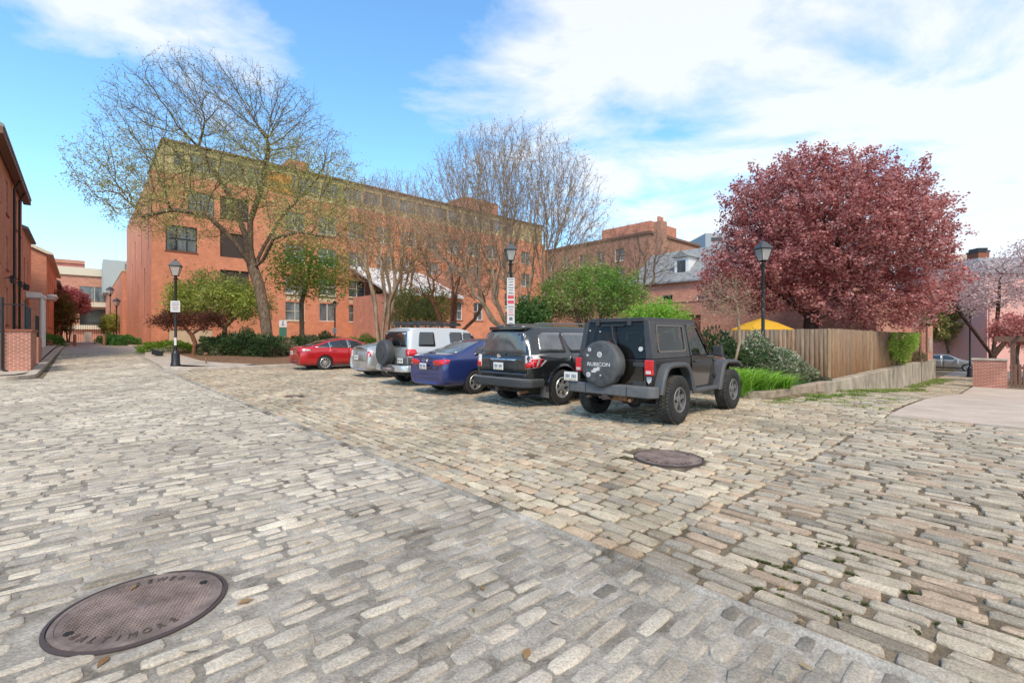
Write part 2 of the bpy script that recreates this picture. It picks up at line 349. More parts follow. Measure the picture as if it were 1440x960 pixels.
bed('sidewalk', [(3.6, 45), (3.35, 38), (2.95, 33), (3.05, 29), (3.3, 26.9), (4.3, 25.0), (5.6, 24.7), (6.2, 25.6), (5.2, 27), (4.6, 29), (4.4, 34), (5.0, 45)], .117, m_conc)
bed('planting_bed', [(5.0, 45), (4.4, 34), (4.5, 29), (5.2, 27), (6.2, 25.5), (7.2, 24.75), (13, 24.75), (13, 12.5), (12.6, 4.6), (17.7, 4.6), (24, 6), (24, 50), (6.5, 50), (5.0, 46)], .09, m_soil, .09, 1.0)
# kerb in front of the parked cars, right bed kerb
kerb('kerb', [(13, 24.3), (12.9, 18), (12.6, 12), (12.3, 7), (12.1, 5.0), (12.5, 4.35), (13.2, 4.2), (15, 4.1), (16.9, 4.05)], .22, .17, mat('kerb_stone', (.28, .20, .135), .9, c2=(.42, .325, .235), vscale=4, var=.25, bump=.004), zc=-.02)
# left corner pavement
lk = [(-30, 23.4), (-3.2, 23.4)]+arc(-2.2, 24.4, 1.0, 270, 360, 5)+[(-1.15, 30), (-1.05, 45), (-1.1, 70), (-1.1, 128)]
kerb('kerb', lk, .28, .13)
bed('sidewalk', [(-30, 23.7), (-3.3, 23.7), (-1.8, 24.3), (-1.5, 25), (-1.42, 45), (-1.42, 128), (-4, 128), (-30, 60)], .127, m_conc, 0, 3.0)
# right side of the far street: kerb and pavement beside the brick block
kerb('kerb', [(3.4, 128), (3.3, 80), (3.3, 56), (3.9, 53), (5.2, 49.6), (6.4, 48.6), (16, 48.4)], .25, .12)
bed('sidewalk', [(3.62, 128), (3.6, 56), (4.2, 53.2), (5.4, 50.0), (6.5, 49.0), (16, 48.7), (16, 50.4), (4.4, 50.4), (4.4, 128)], .115, m_soil, 0.03, 1.5)
# ------------------------------------------------------------------ setts, stone by stone
MH = [(PX(195, 2.62)+.02, 2.62, .395), (1.95, 5.86, .41), (-5.55, 12.0, .22)]
def stones(name, along, c0, c1, s0, s1, lw, ll, pal, htj, gap, darkp=.08, lim=24, inside=None, seed=1):
    g = np.random.default_rng(seed); P = []
    a0, a1, b0, b1 = (c0, c1, s0, s1) if along == 'c' else (s0, s1, c0, c1)
    b = b0
    while b < b1:
        wd = g.uniform(*lw); a = a0+g.uniform(-.2, 0); wob = g.normal(0, .006)
        a = a0+g.uniform(-.02, .015); e1 = a1+g.uniform(-.03, .03); first = True
        while a < e1-.05:
            ln = g.uniform(*ll)*(g.uniform(.4, 1) if first else 1); first = False
            if a+ln > e1-.08: ln = e1-a
            P.append((a+ln/2, b+wd/2+wob, ln, wd)); a += ln
        b += wd
    P = np.array(P); A, B, LN, WD = P.T
    keepr = LN > .03
    c, s = (A, B) if along == 'c' else (B, A)
    X = -CY*s+CX*c; Y = CX*s+CY*c
    k = keepr & (Y > .6) & (Y < lim) & (np.abs(X) < 1.3*Y+1.8)
    for mx_, my_, mr in MH: k &= (np.hypot(X-mx_, Y-my_) > mr+.06)
    if inside is not None: k &= inside(c, s)
    A, B, LN, WD, X, Y, c, s = [q[k] for q in (A, B, LN, WD, X, Y, c, s)]
    n = len(A); base = np.array(pal)[g.integers(0, len(pal), n)]; colr = base*g.uniform(.88, 1.12, (n, 1))
    dk = g.random(n) < darkp; colr[dk] *= .72
    lt_ = g.random(n) < .05; colr[lt_] *= 1.13
    colr *= (1+.10*np.sin(c*1.1+s*.4)*np.cos(s*.9-c*.3)+.07*np.sin(c*2.7-s*2.1))[:, None]
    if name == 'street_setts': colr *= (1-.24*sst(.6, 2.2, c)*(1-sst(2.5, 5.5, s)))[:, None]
    objs = []
    for part, sel, NR in (('near', Y < 9, 14), ('mid', (Y >= 9) & (Y < 15), 8), ('far', Y >= 15, 4)):
        ii = np.nonzero(sel)[0]; m = len(ii)
        if not m: continue
        t = (np.arange(NR)+.5)/NR*2*np.pi
        ct, st = np.cos(t), np.sin(t)
        ex = .34 if NR > 4 else .01
        ux = np.sign(ct)*np.abs(ct)**ex; uy = np.sign(st)*np.abs(st)**ex
        hl = (LN[ii]-gap[0]*g.uniform(.4, 1.8, m))[:, None]/2; hw = (WD[ii]-gap[1]*g.uniform(.4, 1.8, m))[:, None]/2
        jx = g.normal(0, .005, (m, NR)); jy = g.normal(0, .0045, (m, NR))
        px = ux*hl+jx; py = uy*hw+jy
        rot = g.normal(0, .022, m)[:, None]; qx = px*np.cos(rot)-py*np.sin(rot); qy = px*np.sin(rot)+py*np.cos(rot)
        top = g.normal(0, htj, m)[:, None]; tx = g.normal(0, .02, m)[:, None]; ty = g.normal(0, .02, m)[:, None]
        def ring(sc, dz, jz):
            x = qx*(1-sc/np.maximum(hl, .03)); y = qy*(1-sc/np.maximum(hw, .03))
            z = dz+top+tx*x+ty*y+g.normal(0, jz, x.shape); return x, y, z
        rings = [ring(0, -.05, 0), ring(.001, -.009, .001), ring(.006, -.0015, .0012)]
        if NR > 4: rings.append(ring(.02, .0003, .0016))
        xs = np.stack([r_[0] for r_ in rings]+[], 1); ys = np.stack([r_[1] for r_ in rings], 1); zs = np.stack([r_[2] for r_ in rings], 1)
        xs = xs.reshape(m, -1); ys = ys.reshape(m, -1); zs = zs.reshape(m, -1)
        xs = np.concatenate([xs, np.zeros((m, 1))], 1); ys = np.concatenate([ys, np.zeros((m, 1))], 1); zs = np.concatenate([zs, top+.001], 1)
        a = A[ii][:, None]+xs; b_ = B[ii][:, None]+ys
        cc, ss = (a, b_) if along == 'c' else (b_, a)
        V = np.stack([-CY*ss+CX*cc, CX*ss+CY*cc, zs+terr(cc, ss)], -1).reshape(-1, 3)
        nv = xs.shape[1]; nr = len(rings); Fl = []
        for q in range(nr-1):
            for i in range(NR): Fl.append((q*NR+i, q*NR+(i+1) % NR, (q+1)*NR+(i+1) % NR, (q+1)*NR+i))
        ce = nv-1; Fl2 = []
        for i in range(0, NR, 2): Fl.append(((nr-1)*NR+i, (nr-1)*NR+(i+1) % NR, (nr-1)*NR+(i+2) % NR, ce))
        Fl = np.array(Fl); 
        if along == 's': Fl = Fl[:, ::-1]
        Fq = (Fl[None]+(np.arange(m)*nv)[:, None, None]).reshape(-1, 4)
        cv = np.repeat(colr[ii], nv, 0)*g.normal(1, .05, (m*nv, 1))
        objs.append((V, Fq, cv))
    off = 0; VV = []; FF = []; CC = []
    for V, Fq, cv in objs: VV.append(V); FF.append(Fq+off); CC.append(cv); off += len(V)
    o = npmesh(name, np.concatenate(VV), np.concatenate(FF), m_stone, colr=np.clip(np.concatenate(CC), 0, 1), smooth=True)
    o.data.set_sharp_from_angle(angle=R(50))
    return tag(o, kind='structure')
palA = [(0.509, 0.43, 0.334), (0.46, 0.397, 0.317), (0.547, 0.472, 0.368), (0.411, 0.36, 0.295), (0.518, 0.449, 0.355)]
palB = [(0.484, 0.393, 0.275), (0.436, 0.35, 0.249), (0.523, 0.43, 0.302), (0.407, 0.345, 0.262), (0.504, 0.421, 0.298), (0.465, 0.341, 0.227)]
palC = [(0.431, 0.356, 0.266), (0.46, 0.379, 0.278), (0.382, 0.328, 0.257), (0.489, 0.403, 0.295), (0.44, 0.324, 0.226)]
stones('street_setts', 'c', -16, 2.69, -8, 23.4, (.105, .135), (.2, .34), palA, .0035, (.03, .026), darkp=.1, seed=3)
stones('parking_setts', 's', 2.75, 12.1, 1.79, 24.2, (.115, .15), (.19, .3), palB, .005, (.022, .018), darkp=.07, seed=4)
stones('lower_setts', 's', 2.76, 11.35, -9, 1.79, (.105, .135), (.24, .4), palC, .006, (.03, .024), darkp=.12, seed=5)
stones('alley_setts', 's', 12.1, 46, 1.85, 3.9, (.125, .155), (.22, .34), palB, .006, (.03, .025), darkp=.1, lim=34, seed=6)
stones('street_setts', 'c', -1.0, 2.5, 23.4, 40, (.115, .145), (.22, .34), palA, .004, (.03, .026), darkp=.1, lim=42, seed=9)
# thin row of mortar edging along the seam between street and parking
kerb('seam_mortar', [(2.69, -8), (2.69, 23.4)][::-1], .045, .001, m_mortar)
m_letter = mat('worn_letter', (.10, .075, .062), .7, metal=.2)
# ------------------------------------------------------------------ manhole covers
def manhole(x, y, r, label, txt, top, rot):
    o = empty('manhole_cover', (x, y, gz(x, y)), rot); tag(o, label, 'manhole cover')
    f = MB(); f.lathe([(r+.022, -.05), (r+.022, .001), (r+.004, .004), (r+.002, -.01), (r-.02, -.012)], 64); f.build('frame', m_irond, o, smooth=R(40))
    mb = MB(); mb.lathe([(r-.004, -.03), (r-.004, .003), (r-.028, .005), (r-.03, .0), (r-.045, 0), (.03, 0), (.03, .004), (0.001, .0045)], 64); mb.build('lid', m_iron, o, smooth=R(40))
    k = MB(); st = .0185; nn = int(r/st)
    for i in range(-nn, nn+1):
        for j in range(-nn, nn+1):
            px, py = i*st, j*st
            d = math.hypot(px, py)
            if d > r-.06 or d < .04: continue
            if txt and py < -r+.135+ .1*(abs(px)/r)**2 and abs(px) < r*.6: continue
            if top and py > r-.12-.1*(abs(px)/r)**2 and abs(px) < r*.42: continue
            k.box((px, py, .002), (.011, .011, .004), taper=(.7, .7))
    k.build('tread', m_iron, o)
    for sg in (-1, 1): h = MB(); h.lathe([(.022, .0055), (.001, .0056)], 12, (sg*r*.82*.8, sg*r*.82*.55, 0)); h.build('pick_hole', mat('hole', (.01, .01, .01), .9), o)
    def arctext(s, a0, da, sgn):
        for i, ch in enumerate(s):
            a = R(a0+da*i); rr = r-.085
            text(ch, .066, Matrix.Translation((rr*math.cos(a), rr*math.sin(a), .004)) @ Matrix.Rotation(a-sgn*math.pi/2, 4, 'Z'), 'letter', m_letter, o, .0025, .8, 0)
    if txt: arctext(txt, -90-(len(txt)-1)*5.5, 11, -1)
    if top: arctext(top, 90+(len(top)-1)*5.5, -11, 1)
    return o
manhole(MH[0][0], MH[0][1], .385, 'large round rusty manhole cover in the near left street', 'BALTIMORE', 'SEWER', R(20))
manhole(MH[1][0], MH[1][1], .40, 'round brown manhole cover in the setts in front of the hardtop jeep', 'BALTIMORE', '', R(-10))
manhole(MH[2][0], MH[2][1], .17, 'small dark drain lid far out in the setts before the silver hatchback', '', '', 0)
# ------------------------------------------------------------------ vehicles
m_tyre = mat('tyre_rubber', (.028, .027, .026), .85, var=.3, vscale=20, spec=.25)
m_tread = mat('tyre_dusty', (.075, .068, .06), .9, var=.4, vscale=9, spec=.15)
m_alloy = mat('alloy', (.62, .60, .57), .32, metal=.85)
m_alloyg = mat('grey_alloy', (.22, .21, .205), .4, metal=.6)
m_well = mat('wheel_well', (.012, .012, .012), .9, spec=.1)
m_glass = mat('car_glass', (.018, .02, .02), .03, spec=.9, coat=.6)
m_glassl = mat('clear_car_glass', (.14, .16, .16), .04, spec=.9, coat=.6, var=.4, vscale=2.5)
m_chrome = mat('chrome', (.75, .75, .75), .12, metal=1)
m_red = mat('tail_lamp_red', (.62, .01, .015), .12, coat=1, var=.3, vscale=14)
m_lampw = mat('tail_lamp_clear', (.62, .55, .52), .12, coat=1)
m_plate = mat('number_plate', (.68, .66, .62), .45)
m_platem = mat('plate_mark', (.55, .25, .12), .5, var=.5, vscale=30, c2=(.75, .65, .4))
m_rubber = mat('black_trim', (.035, .034, .034), .65, var=.2, vscale=20)
m_grey = mat('grey_trim', (.11, .108, .108), .62, var=.12, vscale=12, bump=.0006, bscale=300)
m_under = mat('underbody', (.03, .025, .022), .9)
m_rust = mat('rusty_steel', (.25, .13, .07), .8, var=.4, vscale=20)
def paint(name, c, rough=.3, metal=.3, coat=1, var=.03): return mat(name, c, rough, metal, var=var, vscale=3, coat=coat)
def wheel(parent, x, y, R0, wd, rim, style, m_rim, side, prot=0):
    """wheel centred at (x, y, R0); outer face looks to -y for side=-1"""
    e = empty('wheel', (x, y, R0), 0 if side < 0 else math.pi); e.parent = parent
    t = MB(); h = wd/2
    prof = [(rim, h*.86), (rim+.012, h*.93), (rim+(R0-rim)*.5, h), (R0-.03, h*.93), (R0-.012, h*.82), (R0-.002, h*.72), (R0, h*.4), (R0, 0)]
    full = [(r, z) for r, z in prof]+[(r, -z) for r, z in prof[::-1][1:]]
    t.lathe([(r, z) for r, z in full], 48, axis='Y')
    t.build('tyre', m_tyre, e, smooth=R(40))
    tr = MB(); nb = 44
    for i in range(nb):
        a = 2*math.pi*i/nb
        for k, off in ((-.62, 0), (-.2, .5), (.2, 0), (.62, .5)):
            aa = a+off*2*math.pi/nb
            M = Matrix.Rotation(-aa, 3, 'Y'); c = M @ Vector((R0-.002, 0, 0))
            tr.box((c.x, k*h, c.z), (.016, h*.34, 2*math.pi*R0/nb*.72), ry=-aa*-1 if False else -aa)
    tr.build('tread', m_tread, e)
    r = MB(); z = -h
    r.lathe([(rim, z*.86), (rim-.012, z*.95), (rim-.028, z*.9), (rim-.035, z*.55), (rim-.035, h*.8)], 40, axis='Y', mi=0)
    r.lathe([(rim*.95, z*.15), (.02, z*.15)], 30, axis='Y', mi=1)          # dark disc behind the spokes
    r.lathe([(rim*.62, z*.22), (rim*.62, z*.32), (.03, z*.32)], 30, axis='Y', mi=2)
    ns, double = style
    for i in range(ns):
        a0 = 2*math.pi*i/ns+.3
        for d in ((-.11, .11) if double else (0,)):
            a = a0+d; w0 = .05 if not double else .026; w1 = (.085 if ns <= 6 else .045) if not double else .032
            ca, sa = math.cos(a), math.sin(a); tx, tz = -sa, ca
            ri, ro = .045, rim-.025
            P = []
            for (rr, ww, yy) in ((ri, w0, z*.72), (ro*.6, w0*.9, z*.76), (ro, w1, z*.80)):
                for sg in (-1, 1): P.append((ca*rr+tx*ww*sg*.5, yy-prot, sa*rr+tz*ww*sg*.5))
                for sg in (1, -1): P.append((ca*rr+tx*ww*sg*.5*1.25, yy+.045, sa*rr+tz*ww*sg*.5*1.25))
            fs = [(0, 3, 2, 1), (8, 9, 10, 11)]
            for q in (0, 4):
                for j in range(4): fs.append((q+j, q+(j+1) % 4, q+4+(j+1) % 4, q+4+j))
            r.add(P, fs, 0)
    r.lathe([(.072, z*.5), (.07, z*.74), (.05, z*.8-prot), (.001, z*.82-prot)], 24, axis='Y', mi=0)
    for i in range(5):
        a = 2*math.pi*i/5; r.cyl((.05*math.cos(a), z*.76, .05*math.sin(a)), (.05*math.cos(a), z*.84-prot, .05*math.sin(a)), .008, n=6, mi=1)
    r.build('rim', [m_rim, m_well, m_irond], e, smooth=R(35))
    return e
def cage_mesh(name, st, wells, m, parent, sub=2, creases=None, bow=None):
    """st: rows of (x, w, zb, zs, wt, zt, dx_list) -> smooth closed hull; returns (object, bvh of the uncut hull)"""
    rows = []
    for q in st:
        x, w_, zb, zs, wt, zt = q[:6]; dx = q[6] if len(q) > 6 else (0,)*9
        pts = [(0, zb), (.7*w_, zb), (.955*w_, zb+.05), (w_, zb+.42*(zs-zb)), (w_*.995, zs-.10), (w_*.955, zs), (wt, zt-.045 if zt-zs > .2 else zt-.012), (wt*.62, zt-.004), (0, zt+.012)]
        bw = q[7] if len(q) > 7 else 0
        rows.append([(x+dx[i]+bw*(1-(p[0]/w_)**2), -p[0], p[1]) for i, p in enumerate(pts)])
    V = []; nr = 16; F_ = []
    for r in rows:
        V += r; V += [(p[0], -p[1], p[2]) for p in r[7:0:-1]]
    M_ = len(rows)
    for i in range(M_-1):
        for j in range(nr): F_.append((i*nr+j, i*nr+(j+1) % nr, (i+1)*nr+(j+1) % nr, (i+1)*nr+j))
    # end caps as quads across
    for e_, fl in ((0, 0), ((M_-1)*nr, 1)):
        for j in range(8):
            a, b = j, j+1; c, d = (16-j-1) % 16, (16-j) % 16
            q = [e_+a, e_+b, e_+c, e_+d]; q = [k for i, k in enumerate(q) if k not in q[:i]]
            if len(q) >= 3: F_.append(tuple(q[::-1] if not fl else q))
    me = bpy.data.meshes.new(name); me.from_pydata(V, [], F_)
    bm = bmesh.new(); bm.from_mesh(me); cl = bm.edges.layers.float.new('crease_edge')
    bm.verts.ensure_lookup_table(); cr = {5: .45, 11: .45, 6: .45, 10: .45, 1: .3, 15: .3}
    cr.update(creases or {})
    for ed in bm.edges:
        a, b = ed.verts[0].index, ed.verts[1].index
        if a//nr != b//nr and a % nr == b % nr and a % nr in cr: ed[cl] = cr[a % nr]
        if a//nr == b//nr and a//nr in (0, M_-1): ed[cl] = .35
    bmesh.ops.recalc_face_normals(bm, faces=bm.faces); bm.to_mesh(me); bm.free()
    o = bpy.data.objects.new(name, me); col.objects.link(o)
    s = o.modifiers.new('s', 'SUBSURF'); s.levels = s.render_levels = sub
    bpy.context.view_layer.update(); dg = bpy.context.evaluated_depsgraph_get()
    me2 = bpy.data.meshes.new_from_object(o.evaluated_get(dg)); o.modifiers.clear(); o.data = me2
    bm = bmesh.new(); bm.from_mesh(me2); bvh = BVHTree.FromBMesh(bm); bm.free()
    # cut the wheel wells
    cb = MB()
    for (x, r, yin, yout, zc) in wells:
        for sg in (-1, 1): cb.cyl((x, sg*yin, zc), (x, sg*yout, zc), r, n=40)
    cm = cb.build('cutter', m_well); md = o.modifiers.new('b', 'BOOLEAN'); md.operation = 'DIFFERENCE'; md.object = cm; md.solver = 'EXACT'; md.use_self = False
    me2.materials.append(m); me2.materials.append(m_well)
    try: md.material_mode = 'TRANSFER'
    except Exception: pass
    bpy.context.view_layer.update(); dg = bpy.context.evaluated_depsgraph_get()
    me3 = bpy.data.meshes.new_from_object(o.evaluated_get(dg), preserve_all_data_layers=True, depsgraph=dg); o.modifiers.clear(); o.data = me3; bpy.data.objects.remove(cm)
    me3.shade_smooth(); me3.set_sharp_from_angle(angle=R(32)); me3.name = name; o.name = name; o.parent = parent
    return o, bvh
DIRS = {'R': ('y', Vector((0, 1, 0))), 'L': ('y', Vector((0, -1, 0))), 'B': ('x', Vector((1, 0, 0))), 'F': ('x', Vector((-1, 0, 0))), 'T': ('z', Vector((0, 0, -1)))}
def rounded(poly, r, n=4):
    out = []; k = len(poly)
    for i in range(k):
        p = Vector(poly[i]); a = (Vector(poly[i-1])-p); b = (Vector(poly[(i+1) % k])-p)
        ra = min(r, a.length*.45); rb = min(r, b.length*.45); s, e = p+a.normalized()*ra, p+b.normalized()*rb
        for j in range(n+1):
            t = j/n; out.append(tuple(s*(1-t)**2+p*2*t*(1-t)+e*t*t))
    return out
def decal(bvh, poly, d, m, name, parent, off=.004, thick=.012, rnd=.03, step=.09):
    """a thin shell panel lying on the hull, outlined by poly as seen along direction d"""
    ax, dv = DIRS[d]
    if rnd: poly = rounded(poly, rnd)
    mk = {'y': lambda a, b: Vector((a, 0, b)), 'x': lambda a, b: Vector((0, a, b)), 'z': lambda a, b: Vector((a, b, 0))}[ax]
    bm = bmesh.new(); bm.faces.new([bm.verts.new(mk(*p)) for p in poly])
    for k in range(2):
        lo = min(p[k] for p in poly); hi = max(p[k] for p in poly); x = lo+step
        no = mk(1, 0) if k == 0 else mk(0, 1)
        while x < hi-.01:
            bmesh.ops.bisect_plane(bm, geom=bm.verts[:]+bm.edges[:]+bm.faces[:], plane_co=no*x, plane_no=no, clear_inner=False, clear_outer=False); x += step
    for v in bm.verts:
        o_ = v.co-dv*6; h = bvh.ray_cast(o_, dv)
        if h[0] is None:
            h = bvh.find_nearest(v.co-dv*1.0)
        nrm = h[1]
        if nrm.dot(dv) > 0: nrm = -nrm
        v.co = h[0]+nrm*off
    bmesh.ops.recalc_face_normals(bm, faces=bm.faces)
    # outward orientation
    f0 = max(bm.faces, key=lambda f: f.calc_area())
    if f0.normal.dot(dv) > 0: bmesh.ops.reverse_faces(bm, faces=bm.faces)
    me = bpy.data.meshes.new(name); bm.to_mesh(me); bm.free(); me.shade_smooth(); me.materials.append(m)
    o = bpy.data.objects.new(name, me); col.objects.link(o); o.parent = parent
    s = o.modifiers.new('thickness', 'SOLIDIFY'); s.thickness = thick+off; s.offset = -1
    return o
def sides(bvh, poly, m, name, parent, **k):
    out = []
    for d in 'RL': out.append(decal(bvh, poly, d, m, name, parent, **k))
    return out
def plate(parent, x, y, z, ry=0, m1=m_plate, rz=0):
    e = MB(); e.box((x, y, z), (.012, .31, .16), ry=ry, rz=rz); p = e.build('number_plate', m1, parent, bevel=.003)
    k = MB()
    for i in range(7):
        if i == 3: continue
        k.box((x-.008, y+.105-.035*i, z+.005), (.004, .02, .062), ry=ry, rz=rz)
    k.box((x-.008, y, z-.055), (.004, .27, .02), ry=ry, rz=rz, mi=1)
    k.build('plate_number', [m_signk, m_platem], p)
    return p
def flare(parent, x, zc, r0, r1, y0, y1, a0, a1, m, name='wheel_arch', th=.03):
    for sg in (-1, 1):
        mb = MB(); n = 20; V = []; 
        for i in range(n+1):
            a = R(a0+(a1-a0)*i/n); ca, sa = math.cos(a), math.sin(a)
            for rr, yy in ((r0, y0), (r0, y1), (r1, y1-.02), (r1+.02, y0)): V.append((x+ca*rr, sg*yy, zc+sa*rr))
        fs = []
        for i in range(n):
            for j in range(4): fs.append((i*4+j, i*4+(j+1) % 4, i*4+4+(j+1) % 4, i*4+4+j))
        fs += [(0, 1, 2, 3), (4*n+3, 4*n+2, 4*n+1, 4*n)]
        mb.add(V, fs); mb.build(name, m, parent, smooth=R(40))
def underbody(parent, x0, x1, w_, z0, z1):
    b = MB(); b.b2((x0, -w_, z0), (x1, w_, z1)); b.cyl((0, -.75, .34), (0, .75, .34), .045); b.cyl((-.1, -.1, .33), (.15, .1, .33), .13, n=12)
    b.cyl((x0+.1, -.35, z0), (x0+.75, -.35, z0), .09, n=12); b.cyl((x0-.05, -.5, z0+.02), (x0+.2, -.4, z0+.02), .03)
    return b.build('underbody', m_under, parent)
# ---- sedan / hatch / wagon hulls -------------------------------------------------
def doors(bv, root, m, dlist, handle_z, hm=None):
    for poly, hx in dlist:
        for d, sg in (('R', -1), ('L', 1)):
            decal(bv, poly, d, m_rubber, 'door_gap', root, off=.0012, thick=.006, rnd=.05)
            c = (sum(p[0] for p in poly)/len(poly), sum(p[1] for p in poly)/len(poly))
            ins = [(c[0]+(p[0]-c[0])*(1-.012), c[1]+(p[1]-c[1])*(1-.014)) for p in poly]
            dr = decal(bv, ins, d, m, 'door', root, off=.0035, thick=.006, rnd=.05)
            h = bv.ray_cast(Vector((hx, sg*3, handle_z)), Vector((0, -sg, 0)))
            if h[0]:
                k = MB(); y = h[0].y+sg*.028; k.box((hx, y, handle_z), (.19, .018, .028)); k.box((hx-.08, y-sg*.015, handle_z), (.02, .04, .02)); k.box((hx+.08, y-sg*.015, handle_z), (.02, .04, .02))
                k.build('handle', hm or m, dr, bevel=.006)
def mirror(root, x, y, z, m, s=1):
    for sg in (-1, 1):
        b = MB(); b.box((x, sg*y, z), (.12*s, .2*s, .15*s), taper=(.85, .85)); b.box((x+.03, sg*(y-.12), z-.05), (.05, .1, .04)); b.build('wing_mirror', m, root, bevel=.03, seg=3)
# -- blue sedan
def blue_sedan(loc, rz):
    root = tag(empty('sedan', loc+(0,), rz), 'dark blue sedan with wide red tail lamps beside the black SUV', 'car')
    m = paint('blue_paint', (.022, .036, .145), .26, .3)
    st = [(-.98, .66, .34, .84, .60, .90), (-1.0, .78, .28, .88, .66, .99, (.02, .02, 0, -.02, 0, .02, .03, .03, .03), -.10), (-.86, .86, .24, .93, .70, 1.05, (0,)*9, -.09),
          (-.62, .885, .22, .95, .74, 1.07), (-.38, .887, .2, .955, .74, 1.10), (.05, .887, .2, .96, .68, 1.30), (.48, .887, .2, .95, .60, 1.44), (1.05, .887, .2, .94, .59, 1.47), (1.5, .887, .2, .93, .60, 1.43),
          (1.95, .887, .2, .92, .64, 1.22), (2.38, .885, .2, .90, .70, .98), (2.9, .87, .22, .84, .68, .90), (3.3, .82, .26, .76, .60, .80), (3.48, .72, .3, .66, .5, .70, (0,)*9, .06), (3.5, .6, .34, .6, .42, .64)]
    b, bv = cage_mesh('body', st, [(0, .345, .5, 1.1, .325), (2.65, .345, .5, 1.1, .325)], m, root, sub=3)
    for x in (0, 2.65):
        for sg in (-1, 1): wheel(root, x, sg*.775, .318, .205, .205, (5, False), m_alloy, sg)
    sides(bv, [(-.02, 1.0), (.12, 1.02), (.36, 1.0), (.36, 1.25), (.16, 1.22)], m_glass, 'window', root, off=.006, rnd=.03)
    sides(bv, [(.42, 1.0), (1.12, .99), (1.12, 1.33), (.55, 1.31), (.42, 1.27)], m_glass, 'window', root, off=.006)
    sides(bv, [(1.2, .99), (2.05, .97), (1.68, 1.22), (1.45, 1.31), (1.2, 1.33)], m_glass, 'window', root, off=.006)
    decal(bv, [(-.58, 1.09), (.58, 1.09), (.50, 1.385), (-.50, 1.385)], 'B', m_glassl, 'rear_window', root, off=.006, rnd=.07)
    decal(bv, [(-.60, 1.02), (.60, 1.02), (.52, 1.37), (-.52, 1.37)], 'F', m_glass, 'windscreen', root, off=.006, rnd=.07)
    doors(bv, root, m, [([(.42, .98), (.40, .75), (.33, .62), (.40, .32), (1.15, .30), (1.15, .97)], .55), ([(1.2, .97), (1.2, .30), (2.2, .30), (2.2, .6), (2.1, .95)], 1.36)], .84)
    # tail: recessed number plate bay, lamps, boot lid edge, bumper line
    tl = decal(bv, [(-.60, .93), (.60, .93), (.56, .66), (-.56, .66)], 'B', m_rubber, 'boot_gap', root, off=.001, thick=.004, rnd=.06)
    decal(bv, [(-.59, .925), (.59, .925), (.55, .665), (-.55, .665)], 'B', m, 'boot_lid', root, off=.004, thick=.006, rnd=.06)
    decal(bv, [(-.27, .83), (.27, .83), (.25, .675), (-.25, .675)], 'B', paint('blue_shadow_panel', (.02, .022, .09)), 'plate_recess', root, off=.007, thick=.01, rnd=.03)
    for sg in (-1, 1):
        p = [(sg*.30, .87), (sg*.42, .915), (sg*.62, .925), (sg*.83, .93), (sg*.83, .83), (sg*.62, .76), (sg*.34, .775)]
        decal(bv, p if sg < 0 else p[::-1], 'B', m_red, 'tail_lamp', root, off=.013, thick=.02, rnd=.035)
    plate(root, -1.085, .0, .745, m1=mat('pale_plate', (.62, .60, .62), .4))
    decal(bv, [(-.8, .435), (.8, .435), (.8, .425), (-.8, .425)], 'B', m_rubber, 'bumper_gap', root, off=.002, rnd=0)
    h = MB(); h.lathe([(.001, -.012), (.045, -.008), (.045, .004)], 20, (-1.085, 0, .9), 'Z'); 
    e = MB()
    for i in range(20):
        a = 2*math.pi*i/20; a2 = 2*math.pi*(i+1)/20; e.cyl((-1.07, .055*math.cos(a), .905+.035*math.sin(a)), (-1.07, .055*math.cos(a2), .905+.035*math.sin(a2)), .006, n=5)
    e.build('emblem', m_chrome, root)
    g = MB(); g.lathe([(.001, -.0), (.038, .0), (.038, .008)], 16, (0, 0, 0)); gg = g.build('round_sticker', m_signw, root, loc=(-1.072, -.18, .90)); gg.rotation_euler = (0, R(-80), 0)
    mirror(root, 2.08, .98, .98, m); underbody(root, -.7, 3.2, .7, .19, .3)
    x = MB(); x.b2((-.9, -.8, .245), (-.6, .8, .30)); x.build('bumper_valance', m_rubber, root, bevel=.02)
    return root
